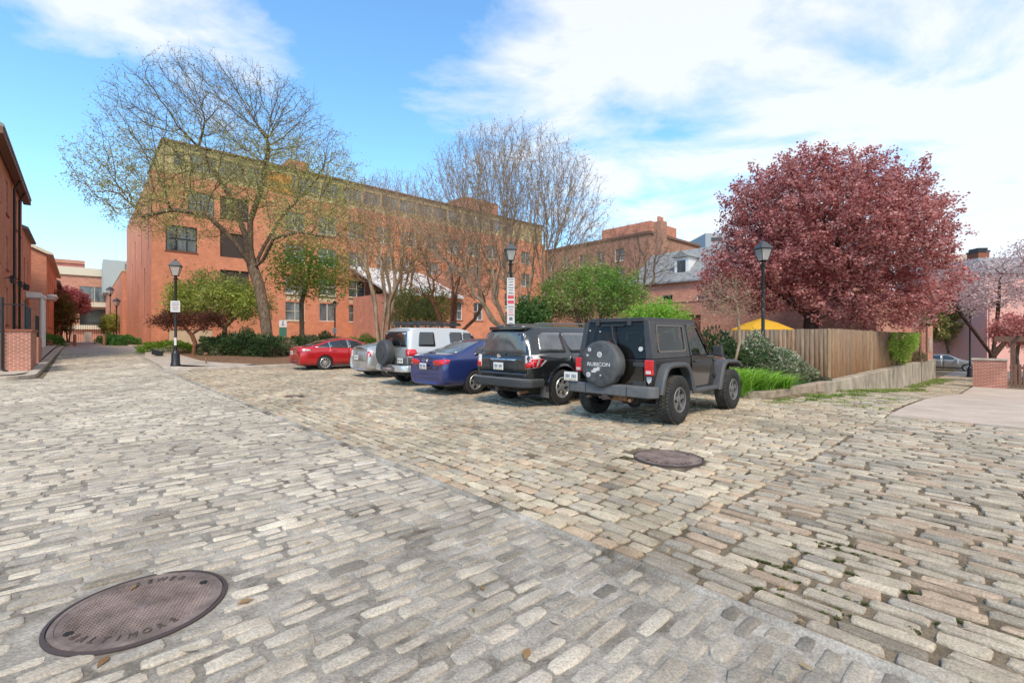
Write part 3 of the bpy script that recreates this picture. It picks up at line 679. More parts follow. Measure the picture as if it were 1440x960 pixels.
# -- red sedan
def red_sedan(loc, rz):
    root = tag(empty('sedan', loc+(0,), rz), 'bright red fastback sedan parked farthest along the row beside the hedge', 'car')
    m = paint('red_paint', (.50, .012, .016), .25, .25)
    st = [(-1.05, .62, .38, .84, .56, .92), (-1.07, .78, .30, .90, .66, 1.02, (.05, .05, 0, -.03, 0, .02, .03, .03, .03), -.12), (-.9, .90, .24, .95, .70, 1.07, (0,)*9, -.12),
          (-.65, .922, .22, .97, .73, 1.09), (-.38, .925, .2, .98, .70, 1.15), (.1, .925, .19, .98, .64, 1.33), (.6, .925, .19, .97, .58, 1.44), (1.15, .925, .19, .955, .57, 1.475), (1.6, .925, .19, .945, .59, 1.43),
          (2.1, .925, .19, .93, .65, 1.2), (2.55, .922, .19, .90, .72, .99), (3.1, .91, .22, .84, .70, .90), (3.5, .86, .26, .76, .60, .80), (3.72, .75, .3, .66, .5, .70, (0,)*9, .08), (3.76, .6, .34, .6, .42, .64)]
    b, bv = cage_mesh('body', st, [(0, .365, .5, 1.15, .345), (2.85, .365, .5, 1.15, .345)], m, root, sub=3)
    for x in (0, 2.85):
        for sg in (-1, 1): wheel(root, x, sg*.81, .335, .225, .235, (10, False), m_alloy, sg)
    sides(bv, [(-.42, 1.045), (.3, 1.02), (.98, 1.005), (2.2, .985), (1.72, 1.26), (1.4, 1.355), (.85, 1.37), (.35, 1.31)], m_chrome, 'window_surround', root, off=.003, rnd=.05)
    sides(bv, [(-.33, 1.055), (.22, 1.04), (.22, 1.25), (-.02, 1.17)], m_glass, 'window', root, off=.008, rnd=.02)
    sides(bv, [(.26, 1.04), (1.08, 1.02), (1.08, 1.36), (.75, 1.35), (.26, 1.26)], m_glass, 'window', root, off=.008)
    sides(bv, [(1.16, 1.02), (2.1, 1.0), (1.7, 1.24), (1.4, 1.34), (1.16, 1.355)], m_glass, 'window', root, off=.008)
    decal(bv, [(-.6, 1.12), (.6, 1.12), (.48, 1.40), (-.48, 1.40)], 'B', m_glass, 'rear_window', root, off=.006, rnd=.07)
    decal(bv, [(-.60, 1.03), (.60, 1.03), (.50, 1.38), (-.50, 1.38)], 'F', m_glass, 'windscreen', root, off=.006, rnd=.07)
    doors(bv, root, m, [([(.24, 1.01), (.15, .8), (.36, .6), (.42, .32), (1.1, .30), (1.12, 1.0)], .42), ([(1.16, 1.0), (1.14, .30), (2.25, .30), (2.3, .6), (2.2, .965)], 1.36)], .88)
    for sg in (-1, 1):
        p = [(sg*.36, .97), (sg*.86, .97), (sg*.88, .86), (sg*.6, .84), (sg*.40, .87)]
        decal(bv, p, 'B', m_red, 'tail_lamp', root, off=.012, thick=.02, rnd=.03)
        decal(bv, [(-.98, .97), (-.70, .955), (-.62, .90), (-.95, .86)], 'R' if sg < 0 else 'L', m_lampw, 'lamp_wrap', root, off=.012, thick=.02, rnd=.02)
    plate(root, -1.19, .0, .80)
    decal(bv, [(-.55, .40), (.55, .40), (.5, .30), (-.5, .30)], 'B', m_rubber, 'diffuser', root, off=.008, rnd=.03)
    decal(bv, [(-.85, .50), (.85, .50), (.84, .488), (-.84, .488)], 'B', m_rubber, 'bumper_gap', root, off=.002, rnd=0)
    decal(bv, [(-.66, 1.055), (.66, 1.055), (.64, 1.035), (-.64, 1.035)], 'B', m, 'boot_lip', root, off=.02, rnd=.01)
    k = MB()
    for sg in (-1, 1): k.b2((.42, sg*.925, .24), (2.45, sg*.90, .265))
    k.build('sill_trim', m_chrome, root)
    mirror(root, 2.15, 1.02, 1.02, m); underbody(root, -.75, 3.4, .72, .19, .3)
    return root
# -- silver liftback hybrid
def hatch(loc, rz):
    root = tag(empty('hatchback', loc+(0,), rz), 'pale silver hatchback with split dark rear window beside the red sedan', 'car')
    m = paint('silver_paint', (.50, .49, .47), .3, .55)
    st = [(-.78, .62, .34, .84, .52, 1.06), (-.82, .76, .27, .90, .58, 1.12, (0, 0, -.06, -.08, -.03, 0, .04, .04, .04), -.08), (-.70, .85, .24, .96, .62, 1.17, (0,)*9, -.08),
          (-.4, .872, .22, 1.0, .62, 1.22), (.05, .873, .2, 1.0, .60, 1.32), (.6, .873, .19, .97, .58, 1.43), (1.15, .873, .19, .95, .57, 1.49), (1.55, .873, .19, .94, .59, 1.45),
          (2.1, .873, .19, .92, .64, 1.22), (2.6, .87, .19, .88, .68, 1.0), (3.05, .85, .22, .82, .64, .86), (3.35, .80, .26, .74, .56, .76), (3.52, .68, .3, .66, .46, .68, (0,)*9, .07), (3.56, .55, .34, .6, .42, .62)]
    b, bv = cage_mesh('body', st, [(0, .34, .5, 1.1, .32), (2.7, .34, .5, 1.1, .32)], m, root, sub=3)
    for x in (0, 2.7):
        for sg in (-1, 1): wheel(root, x, sg*.765, .315, .195, .2, (5, True), m_alloy, sg)
    decal(bv, [(-.56, 1.035), (.56, 1.035), (.53, 1.125), (-.53, 1.125)], 'B', m_glass, 'lower_rear_window', root, off=.008, rnd=.03)
    decal(bv, [(-.58, 1.16), (.58, 1.16), (.52, 1.42), (-.52, 1.42)], 'B', m_glassl, 'rear_window', root, off=.006, rnd=.05)
    sides(bv, [(-.1, 1.07), (.35, 1.06), (.35, 1.27), (.02, 1.2)], m_glass, 'window', root, off=.006, rnd=.02)
    sides(bv, [(.4, 1.05), (1.1, 1.02), (1.1, 1.37), (.7, 1.34), (.4, 1.28)], m_glass, 'window', root, off=.006)
    sides(bv, [(1.18, 1.02), (2.2, .98), (1.65, 1.27), (1.4, 1.35), (1.18, 1.37)], m_glass, 'window', root, off=.006)
    decal(bv, [(-.60, 1.03), (.60, 1.03), (.50, 1.38), (-.50, 1.38)], 'F', m_glass, 'windscreen', root, off=.006, rnd=.07)
    doors(bv, root, m, [([(.4, 1.03), (.3, .8), (.38, .55), (.42, .32), (1.12, .30), (1.14, 1.0)], .5), ([(1.18, 1.0), (1.16, .30), (2.2, .30), (2.25, .6), (2.15, .97)], 1.36)], .88)
    decal(bv, [(-.56, .97), (.56, .97), (.50, .60), (-.50, .60)], 'B', m_rubber, 'hatch_gap', root, off=.001, thick=.004, rnd=.06)
    hl = decal(bv, [(-.55, .965), (.55, .965), (.49, .605), (-.49, .605)], 'B', m, 'hatch', root, off=.005, thick=.006, rnd=.06)
    decal(bv, [(-.36, .90), (.36, .90), (.30, .64), (-.30, .64)], 'B', mat('grey_silver', (.34, .335, .32), .4, metal=.4), 'plate_recess', root, off=.008, rnd=.05)
    plate(root, -.93, .0, .745, ry=R(6))
    for sg in (-1, 1):
        decal(bv, [(sg*.57, 1.02), (sg*.80, 1.0), (sg*.84, .80), (sg*.70, .70), (sg*.60, .74)], 'B', m_lampw, 'tail_lamp', root, off=.012, thick=.02, rnd=.03)
        decal(bv, [(sg*.66, .98), (sg*.79, .95), (sg*.81, .80), (sg*.70, .76)], 'B', m_red, 'tail_lamp', root, off=.016, thick=.02, rnd=.03)
    e = MB(); e.cyl((-.90, 0, .93), (-.915, 0, .93), .04, n=18); e.build('emblem', m_chrome, root)
    decal(bv, [(-.8, .33), (.8, .33), (.78, .27), (-.78, .27)], 'B', m_rubber, 'bumper_valance', root, off=.006, rnd=.02)
    mirror(root, 2.15, .97, 1.0, m); underbody(root, -.6, 3.2, .68, .19, .3)
    return root
# -- black SUV
def suv_black(loc, rz):
    root = tag(empty('suv', loc+(0,), rz), 'black four-door SUV with red and clear tail lamps, parked beside the hardtop jeep', 'suv')
    m = paint('black_paint_suv', (.012, .013, .014), .22, .0)
    st = [(-.96, .74, .50, 1.06, .56, 1.62), (-1.0, .84, .46, 1.10, .60, 1.70, (0, 0, 0, -.03, -.03, 0, .26, .26, .26), -.06), (-.84, .93, .42, 1.12, .63, 1.75, (0, 0, 0, 0, 0, 0, .22, .2, .2), -.04),
          (-.55, .945, .40, 1.13, .65, 1.765, (0, 0, 0, 0, 0, 0, .1, .1, .1)), (.1, .95, .40, 1.13, .66, 1.775), (.9, .95, .40, 1.12, .67, 1.775), (1.5, .95, .40, 1.12, .67, 1.76),
          (1.8, .95, .40, 1.11, .70, 1.62), (2.2, .95, .40, 1.10, .76, 1.22), (2.6, .94, .42, 1.09, .76, 1.16), (3.2, .93, .44, 1.05, .76, 1.10), (3.55, .90, .46, .98, .70, 1.02), (3.66, .82, .5, .9, .6, .92, (0,)*9, .06), (3.7, .7, .54, .84, .5, .86)]
    b, bv = cage_mesh('body', st, [(0, .45, .5, 1.15, .43), (2.79, .45, .5, 1.15, .43)], m, root, sub=3, creases={6: .75, 10: .75})
    for x in (0, 2.79):
        for sg in (-1, 1): wheel(root, x, sg*.80, .39, .27, .235, (6, False), m_alloy, sg)
    flare(root, 0, .42, .45, .50, .88, .965, -10, 190, m); flare(root, 2.79, .42, .45, .50, .88, .965, -10, 190, m)
    m_tint = mat('smoky_car_glass', (.085, .088, .092), .04, spec=.9, coat=.5, var=.35, vscale=2.5)
    for poly in ([(-.70, 1.19), (.12, 1.17), (.12, 1.60), (-.45, 1.60), (-.60, 1.54)], [(.30, 1.17), (1.02, 1.16), (1.02, 1.60), (.16, 1.60)], [(1.1, 1.16), (2.08, 1.15), (1.72, 1.52), (1.62, 1.59), (1.1, 1.60)]):
        sides(bv, [(p[0]+(.02 if p[0] < (poly[0][0]+poly[1][0])/2 else -.02)*-1, p[1]+(.02 if p[1] > 1.3 else -.02)) for p in poly], m_rubber, 'window_seal', root, off=.003, rnd=.05)
        sides(bv, poly, m_tint, 'window', root, off=.007, rnd=.04)
    decal(bv, [(-.72, 1.14), (.72, 1.14), (.60, 1.60), (-.60, 1.60)], 'B', m_tint, 'rear_window', root, off=.006, rnd=.06)
    decal(bv, [(-.70, 1.2), (.70, 1.2), (.62, 1.66), (-.62, 1.66)], 'F', m_glass, 'windscreen', root, off=.006, rnd=.07)
    doors(bv, root, m, [([(.30, 1.14), (.22, 1.0), (.48, .75), (.53, .46), (1.05, .44), (1.05, 1.13)], .42), ([(1.1, 1.13), (1.1, .44), (2.2, .44), (2.28, .9), (2.12, 1.12)], 1.25)], 1.0)
    sp = MB(); sp.prism([(-.80, -.60), (-.90, -.52), (-.94, -.30), (-.95, 0), (-.94, .30), (-.90, .52), (-.80, .60), (-.45, .60), (-.45, -.60)], 1.66, 1.735); sp.build('spoiler', m, root, bevel=.014, seg=3, smooth=R(40))
    # tailgate relief, bumper, lamps
    decal(bv, [(-.78, 1.10), (.78, 1.10), (.74, .62), (-.74, .62)], 'B', m_well, 'tailgate_gap', root, off=.001, thick=.004, rnd=.06)
    tg = decal(bv, [(-.77, 1.092), (.77, 1.092), (.73, .745), (-.73, .745)], 'B', m, 'tailgate', root, off=.006, thick=.006, rnd=.05)
    decal(bv, [(-.73, .735), (.73, .735), (.73, .615), (-.73, .615)], 'B', m, 'tailgate_step', root, off=.016, rnd=.03)
    decal(bv, [(-.46, 1.05), (.46, 1.05), (.42, .76), (-.42, .76)], 'B', m_rubber, 'plate_recess', root, off=.011, rnd=.06)
    decal(bv, [(-.43, 1.03), (.43, 1.03), (.38, .98), (-.38, .98)], 'B', m_chrome, 'tailgate_trim', root, off=.02, rnd=.02)
    M4 = Matrix.Translation((-1.115, 0, 1.0)) @ Matrix.Rotation(R(-90), 4, 'Z') @ Matrix.Rotation(R(90), 4, 'X')
    text('4RUNNER', .05, M4, 'badge_lettering', m_signk, root, .004, 1.4, .002)
    e = MB(); e.cyl((-1.07, 0, 1.09), (-1.1, 0, 1.09), .045, n=18); e.build('emblem', m_chrome, root)
    plate(root, -1.10, .0, .87)
    for sg in (-1, 1):
        decal(bv, [(sg*.70, 1.11), (sg*.93, 1.12), (sg*.93, .86), (sg*.70, .82)], 'B', m_lampw, 'tail_lamp', root, off=.014, thick=.03, rnd=.04)
        decal(bv, [(-1.0, 1.11), (-.78, 1.12), (-.72, 1.03), (-.84, .87), (-1.0, .84)], 'R' if sg < 0 else 'L', m_lampw, 'lamp_wrap', root, off=.014, thick=.03, rnd=.03)
        decal(bv, [(sg*.71, .95), (sg*.80, .96), (sg*.90, 1.03), (sg*.925, 1.03), (sg*.925, .87), (sg*.71, .835)], 'B', m_red, 'tail_lamp', root, off=.02, thick=.03, rnd=.02)
        decal(bv, [(-1.0, 1.03), (-.80, 1.04), (-.86, .88), (-1.0, .85)], 'R' if sg < 0 else 'L', m_red, 'lamp_wrap', root, off=.02, thick=.03, rnd=.02)
    bp = MB(); pl = [(-.62, -.95), (-1.0, -.93), (-1.16, -.76), (-1.2, -.5), (-1.2, .5), (-1.16, .76), (-1.0, .93), (-.62, .95)]
    bp.prism(pl, .44, .60); bp.build('rear_bumper', m_rubber, root, bevel=.03, seg=3, smooth=R(40))
    b2 = MB(); b2.prism([(x*.995-.005, y*.97) for x, y in pl], .598, .625); b2.build('bumper_step', m_grey, root, bevel=.01)
    ht = MB(); ht.b2((-1.15, -.05, .34), (-.9, .05, .44)); ht.cyl((-1.15, -.28, .4), (-1.0, -.28, .4), .018); ht.cyl((-1.15, .28, .4), (-1.0, .28, .4), .018); ht.b2((-1.14, -.3, .43), (-1.0, .3, .46)); ht.build('tow_hitch', m_irond, root, bevel=.006)
    for sg in (-1, 1):
        rr = MB(); rr.tube([(-.55, sg*.55, 1.765), (-.42, sg*.55, 1.805), (1.2, sg*.56, 1.815), (1.4, sg*.56, 1.77)], .017); rr.build('roof_rail', m_alloyg, root, smooth=R(40))
        mf = MB(); mf.b2((-.50, sg*.70, .20), (-.47, sg*.93, .47)); mf.build('mud_flap', m_grey, root, bevel=.005)
        s_ = MB(); s_.cyl((.45, sg*.93, .42), (2.3, sg*.93, .42), .045, n=12); s_.build('side_step', m_rubber, root, smooth=R(40))
    mirror(root, 1.98, 1.08, 1.15, m, 1.15); underbody(root, -.8, 3.4, .7, .3, .42)
    x = MB(); x.cyl((-1.1, -.62, .33), (-.5, -.58, .36), .035, n=12); x.build('exhaust', m_rust, root, smooth=R(40))
    return root
# -- silver off-roader with white roof and covered spare wheel
def suv_silver(loc, rz):
    root = tag(empty('suv', loc+(0,), rz), 'silver SUV with white roof, roof rack and black covered spare wheel', 'suv')
    m = paint('silver_suv_paint', (.58, .58, .58), .3, .5); mw = paint('white_roof_paint', (.74, .72, .69), .35, 0)
    st = [(-.82, .76, .50, 1.06, .62, 1.66), (-.86, .88, .46, 1.10, .70, 1.75, (0, 0, 0, -.02, -.02, 0, .16, .16, .16), -.02), (-.75, .94, .42, 1.12, .74, 1.79, (0, 0, 0, 0, 0, 0, .16, .16, .16), -.02),
          (-.5, .95, .40, 1.13, .75, 1.80, (0, 0, 0, 0, 0, 0, .08, .08, .08)), (.1, .95, .40, 1.13, .76, 1.81), (.9, .95, .40, 1.13, .76, 1.81), (1.45, .95, .40, 1.13, .76, 1.79),
          (1.72, .95, .40, 1.12, .76, 1.62), (1.95, .95, .40, 1.11, .80, 1.24), (2.4, .94, .42, 1.10, .80, 1.18), (3.1, .93, .44, 1.07, .80, 1.13), (3.4, .92, .46, 1.0, .76, 1.05), (3.48, .84, .5, .9, .66, .94, (0,)*9, .03), (3.5, .7, .54, .84, .5, .86)]
    b, bv = cage_mesh('body', st, [(0, .45, .5, 1.15, .43), (2.69, .45, .5, 1.15, .43)], m, root, sub=3, creases={6: .7, 10: .7})
    for x in (0, 2.69):
        for sg in (-1, 1): wheel(root, x, sg*.80, .39, .27, .23, (5, False), m_alloyg, sg)
    flare(root, 0, .42, .45, .51, .88, .965, -10, 190, m_rubber); flare(root, 2.69, .42, .45, .51, .88, .965, -10, 190, m_rubber)
    decal(bv, [(-.62, -.70), (1.62, -.72), (1.62, .72), (-.62, .70)], 'T', mw, 'roof', root, off=.008, thick=.02, rnd=.12, step=.15)
    for poly in ([(-.50, 1.22), (.12, 1.20), (.12, 1.66), (-.40, 1.66)], [(.70, 1.20), (1.20, 1.19), (1.20, 1.66), (.70, 1.66)], [(1.24, 1.19), (1.90, 1.19), (1.66, 1.62), (1.24, 1.66)]):
        sides(bv, poly, m_glass, 'window', root, off=.007, rnd=.05)
    decal(bv, [(-.74, 1.20), (.74, 1.20), (.66, 1.68), (-.66, 1.68)], 'B', m_glass, 'rear_window', root, off=.006, rnd=.06)
    decal(bv, [(-.70, 1.24), (.70, 1.24), (.64, 1.66), (-.64, 1.66)], 'F', m_glassl, 'windscreen', root, off=.006, rnd=.07)
    doors(bv, root, m, [([(.70, 1.17), (.66, .8), (.66, .44), (1.98, .44), (1.98, 1.15)], .85)], 1.0, m_rubber)
    for sg in (-1, 1):
        decal(bv, [(sg*.70, 1.13), (sg*.93, 1.13), (sg*.93, .93), (sg*.70, .93)], 'B', m_red, 'tail_lamp', root, off=.014, thick=.03, rnd=.05)
        decal(bv, [(-.98, 1.13), (-.60, 1.13), (-.58, .94), (-.98, .92)], 'R' if sg < 0 else 'L', m_red, 'lamp_wrap', root, off=.016, thick=.03, rnd=.06)
        decal(bv, [(-.92, .90), (-.42, .88), (-.46, .62), (-.92, .62)], 'R' if sg < 0 else 'L', m_grey, 'corner_trim', root, off=.012, thick=.02, rnd=.04)
    decal(bv, [(-.90, .88), (.90, .88), (.90, .64), (-.90, .64)], 'B', m_grey, 'tail_panel', root, off=.012, rnd=.04)
    plate(root, -.92, -.52, .78)
    bp = MB(); pl = [(-.5, -.96), (-.9, -.95), (-1.04, -.80), (-1.06, -.5), (-1.06, .5), (-1.04, .80), (-.9, .95), (-.5, .96)]
    bp.prism(pl, .44, .64); bp.build('rear_bumper', m, root, bevel=.03, seg=3, smooth=R(40))
    b3 = MB(); b3.b2((-1.09, -.42, .46), (-1.03, .42, .60)); b3.b2((-1.1, -.3, .60), (-1.0, .3, .66)); b3.build('bumper_centre', m_grey, root, bevel=.015)
    b3 = MB(); b3.b2((-1.10, -.3, .50), (-1.085, .3, .56)); b3.build('bumper_sticker', mat('faded_red', (.4, .12, .1), .5, var=.4, vscale=10, c2=(.6, .5, .45)), root)
    # spare wheel in its cover
    s = MB(); s.lathe([(.001, -.25), (.30, -.25), (.375, -.235), (.40, -.20), (.405, -.1), (.40, 0), (.33, .03)], 44, axis='Y'); s.lathe([(.22, -.255), (.215, -.262), (.001, -.262)], 36, axis='Y')
    o = s.build('spare_wheel_cover', mat('black_cover', (.05, .052, .054), .6, var=.2, vscale=5), root, smooth=R(30)); o.rotation_euler = (0, 0, R(-90)); o.location = (-.96, .16, 1.02)
    # roof rack
    rk = MB(); rk.tube([(-.5, -.60, 1.93), (-.62, -.4, 1.93), (-.62, .4, 1.93), (-.5, .60, 1.93), (1.3, .60, 1.93), (1.45, .4, 1.9), (1.45, -.4, 1.9), (1.3, -.60, 1.93), (-.5, -.60, 1.93)], .022)
    for i in range(6): rk.cyl((-.4+.33*i, -.6, 1.9), (-.4+.33*i, .6, 1.9), .015)
    for i in (-.3, .4, 1.1):
        for sg in (-1, 1): rk.cyl((i, sg*.60, 1.93), (i, sg*.62, 1.79), .018)
    rk.tube([(-.5, -.60, 1.99), (1.0, -.60, 1.99), (1.3, -.60, 1.94)], .02); rk.tube([(-.5, .60, 1.99), (1.0, .60, 1.99), (1.3, .60, 1.94)], .02); rk.tube([(-.5, -.6, 1.93), (-.5, -.6, 1.99)], .02); rk.tube([(-.5, .6, 1.93), (-.5, .6, 1.99)], .02)
    rk.build('roof_rack', m_rubber, root, smooth=R(40))
    mirror(root, 1.85, 1.07, 1.2, m_rubber, 1.1); underbody(root, -.7, 3.2, .7, .3, .42)
    w_ = MB(); w_.tube([(-.90, -.25, 1.18), (-.86, -.45, 1.24), (-.80, -.45, 1.5)], .012); w_.build('rear_wiper', m_rubber, root)
    return root
# -- hardtop off-roader, the nearest car, built panel by panel with see-through windows
def jeep(loc, rz):
    root = tag(empty('jeep', loc+(0,), rz), 'black two-door hardtop jeep with a lettered spare wheel cover, nearest of the parked cars', 'jeep')
    mp_ = paint('dark_brown_black_paint', (.011, .008, .006), .1, .1); mt = mat('hardtop', (.042, .040, .041), .5, var=.15, vscale=6, bump=.0006, bscale=250)
    mf = mat('fender_plastic', (.065, .065, .067), .6, var=.12, vscale=5, bump=.0005, bscale=250); mg = mat('tinted_window', (.02, .018, .014), .03, spec=.9, alpha=.42)
    mg2 = mat('tinted_rear_window', (.01, .01, .01), .04, spec=.35, alpha=.68)
    mcov = mat('vinyl_cover', (.06, .06, .06), .62, var=.25, vscale=4, bump=.012, bscale=4.5, c2=(.10, .10, .10))
    # tub: side walls with wheel cut, tail wall, floor
    x0, xc = -.64, 1.84
    tub = MB()
    side = [(x0, .56), (-.47, .56), (-.46, .72), (-.36, .92), (-.22, .97), (.22, .97), (.36, .92), (.46, .72), (.49, .56), (xc, .52), (xc, 1.13), (x0, 1.13)]
    for sg in (-1, 1): tub.prismy(side, sg*.735, sg*.775)
    tub.b2((x0-.005, -.772, .56), (x0+.04, .772, 1.128)); tub.b2((x0+.04, -.735, .56), (xc, .735, .60)); tub.b2((xc-.02, -.73, .56), (xc+.02, .73, 1.14))
    tub.build('body', mp_, root, bevel=.012, seg=3)
    # tailgate
    tg = MB(); tg.b2((x0-.022, -.60, .60), (x0-.006, .58, 1.115)); tgo = tg.build('tailgate', mp_, root, bevel=.01, seg=3)
    for z in (.72, 1.04):
        h = MB(); h.b2((x0-.045, -.66, z-.035), (x0-.02, -.42, z+.035)); h.cyl((x0-.04, -.645, z-.05), (x0-.04, -.645, z+.05), .018); h.build('tailgate_hinge', mt, tgo, bevel=.006)
    # hood, cowl
    hd = MB()
    V = []
    for x, w_, z in ((1.84, .70, 1.155), (2.3, .665, 1.15), (2.75, .61, 1.12), (2.92, .585, 1.08)):
        V += [(x, -w_, .70), (x, -w_, z-.05), (x, -w_*.8, z), (x, 0, z+.02), (x, w_*.8, z), (x, w_, z-.05), (x, w_, .70)]
    fs = []
    for i in range(3):
        for j in range(6): fs.append((i*7+j, i*7+j+1, (i+1)*7+j+1, (i+1)*7+j))
    fs += [tuple(range(21, 28)), tuple(range(6, -1, -1))]
    hd.add(V, fs); hd.build('hood', mp_, root, smooth=R(30), bevel=.01)
    gr = MB(); gr.b2((2.92, -.60, .66), (2.97, .60, 1.09)); gr.build('grille', mp_, root, bevel=.02)
    # fenders (rear + front) flat-topped flares
    def flarep(x, prof_out, prof_in, y0, y1):
        for sg in (-1, 1):
            n = len(prof_out); f = MB(); V = []
            for (a, b), (c, d) in zip(prof_out, prof_in):
                V += [(x+a, sg*y0, b), (x+a, sg*(y1-.035), b), (x+a+(c-a)*.25, sg*y1, b+(d-b)*.25), (x+a+(c-a)*.7, sg*y1, b+(d-b)*.7), (x+c, sg*(y1-.02), d), (x+c, sg*y0, d)]
            fs = []
            for i in range(n-1):
                for j in range(6): fs.append((i*6+j, i*6+(j+1) % 6, i*6+6+(j+1) % 6, i*6+6+j))
            fs += [tuple(range(5, -1, -1)), tuple(range(6*n-6, 6*n))]
            f.add(V, fs); f.build('fender', mf, root, smooth=R(35), bevel=.006)
    flarep(0, [(-.64, .55), (-.56, .78), (-.46, .96), (-.36, 1.04), (-.2, 1.06), (.25, 1.06), (.38, 1.03), (.48, .93), (.62, .66), (.70, .50)],
           [(-.52, .55), (-.49, .72), (-.40, .88), (-.32, .95), (-.2, .975), (.22, .975), (.32, .94), (.41, .86), (.50, .64), (.55, .50)], .75, .935)
    flarep(2.42, [(-.70, .46), (-.62, .66), (-.50, .92), (-.42, 1.00), (-.30, 1.045), (.25, 1.03), (.42, .99), (.52, .90)],
           [(-.56, .46), (-.50, .62), (-.41, .84), (-.34, .92), (-.25, .965), (.25, .955), (.38, .92), (.46, .86)], .60, .935)
    ap = MB()
    for sg in (-1, 1): ap.b2((1.86, sg*.60, .55), (2.9, sg*.66, 1.0))
    ap.build('inner_fender', m_well, root)
    # rear bumper
    bp = MB(); pl = [(-.66, -.90), (-.78, -.89), (-.86, -.80), (-.885, -.45), (-.885, .45), (-.86, .80), (-.78, .89), (-.66, .90)]
    bp.prism(pl, .50, .685); bo = bp.build('rear_bumper', m_grey, root, bevel=.02, seg=3, smooth=R(40))
    for y in (-.42, .42): ln = MB(); ln.b2((-.892, y-.006, .505), (-.872, y+.006, .68)); ln.build('bumper_seam', m_rubber, bo)
    fb = MB(); fb.prism([(3.0, -.85), (3.2, -.78), (3.28, -.4), (3.28, .4), (3.2, .78), (3.0, .85)], .52, .68); fb.build('front_bumper', m_grey, root, bevel=.02)
    # hard top: roof, pillars, window frames
    zb, zt = 1.135, 1.835
    yb, yt = .765, .66
    def Y(z): return yb+(yt-yb)*(z-zb)/(zt-zb)
    def XR(z): return -.64+.075*(z-zb)/(zt-zb)
    roof = MB(); rp_ = [(-.575, -.60), (-.50, -.655), (1.18, -.66), (1.30, -.60), (1.30, .60), (1.18, .66), (-.50, .655), (-.575, .60)]
    roof.prism([(x, y) for x, y in rp_], 1.765, 1.815); roof.prism([(x*.985, y*.93) for x, y in rp_], 1.812, 1.838)
    roof.build('roof', mt, root, bevel=.022, seg=4, smooth=R(40))
    def quadpanel(mb, pts, th):      # pts on the sloping side plane (x,z) list, both sides
        for sg in (-1, 1):
            n = len(pts); mb.add([(x, sg*Y(z), z) for x, z in pts]+[(x, sg*(Y(z)-th), z) for x, z in pts], [tuple(range(n)), tuple(range(2*n-1, n-1, -1))]+[(i, n+i, n+(i+1) % n, (i+1) % n) for i in range(n)])
    top = MB()
    quadpanel(top, [(-.64, 1.133), (-.44, 1.133), (-.40, 1.78), (-.57, 1.78)], .05)      # rear corner pillar
    quadpanel(top, [(.62, 1.133), (.76, 1.133), (.72, 1.78), (.60, 1.78)], .05)          # B pillar
    quadpanel(top, [(-.44, 1.133), (.62, 1.133), (.62, 1.245), (-.44, 1.245)], .05)      # below the side window
    quadpanel(top, [(-.41, 1.70), (.62, 1.70), (.62, 1.78), (-.40, 1.78)], .05)
    quadpanel(top, [(.74, 1.71), (1.20, 1.71), (1.15, 1.78), (.72, 1.78)], .05)
    for sg in (-1, 1):   # rear wall pillars
        top.add([(XR(z)-.002, sg*y, z) for z, y in ((1.133, .77), (1.133, .63), (1.78, .55), (1.78, .66))]+[(XR(z)+.05, sg*y, z) for z, y in ((1.133, .76), (1.133, .63), (1.78, .55), (1.78, .655))], [(0, 1, 2, 3), (7, 6, 5, 4), (0, 4, 5, 1), (1, 5, 6, 2), (2, 6, 7, 3), (3, 7, 4, 0)])
    top.build('hardtop_shell', mt, root, bevel=.012, seg=3, smooth=R(40))
    rg = MB(); P = lambda z, y, o: (XR(z)-o, y, z)
    rg.add([P(1.14, -.645, .006), P(1.14, .645, .006), P(1.755, .56, .006), P(1.755, -.56, .006), P(1.14, -.645, -.004), P(1.14, .645, -.004), P(1.755, .56, -.004), P(1.755, -.56, -.004)], [(0, 1, 2, 3), (7, 6, 5, 4), (0, 4, 5, 1), (1, 5, 6, 2), (2, 6, 7, 3), (3, 7, 4, 0)])
    rgo = rg.build('rear_window', mg2, root)
    for y in (-.30, .36): hg = MB(); hg.b2((-.62, y-.035, 1.70), (-.56, y+.035, 1.81)); hg.build('window_hinge', mt, rgo, bevel=.008)
    wp = MB(); wp.b2((-.635, -.20, 1.695), (-.60, .26, 1.715)); wp.tube([(-.655, .02, 1.70), (-.675, -.02, 1.5), (-.675, -.12, 1.30)], .012); wp.build('rear_wiper', m_rubber, rgo)
    st3 = MB(); st3.b2((-.70, .13-.085, 1.375), (-.665, .13+.085, 1.43)); st3.build('high_brake_lamp', m_red, root, bevel=.01)
    gk = MB(); gk.cyl((-.668, 0, 1.375), (-.668, 0, 1.1), .02); 
    wn = MB(); 
    for sg in (-1, 1):
        pts = rounded([(-.385, 1.265), (.585, 1.265), (.585, 1.69), (-.36, 1.69)], .05)
        n = len(pts); wn = MB(); wn.add([(x, sg*(Y(z)-.008), z) for x, z in pts]+[(x, sg*(Y(z)-.016), z) for x, z in pts], [tuple(range(n)), tuple(range(2*n-1, n-1, -1))]); wn.build('side_window', mg, root)
        # grey rubber seal ring
        q = rounded([(-.415, 1.235), (.615, 1.235), (.615, 1.715), (-.39, 1.715)], .07); sm = MB()
        sm.add([(x, sg*(Y(z)+.006), z) for x, z in pts]+[(x, sg*(Y(z)+.006), z) for x, z in q]+[(x, sg*(Y(z)-.01), z) for x, z in pts]+[(x, sg*(Y(z)-.01), z) for x, z in q],
               [f for i in range(n) for f in ((i, (i+1) % n, n+(i+1) % n, n+i), (i, 2*n+i, 2*n+(i+1) % n, (i+1) % n), (n+i, n+(i+1) % n, 3*n+(i+1) % n, 3*n+i))])
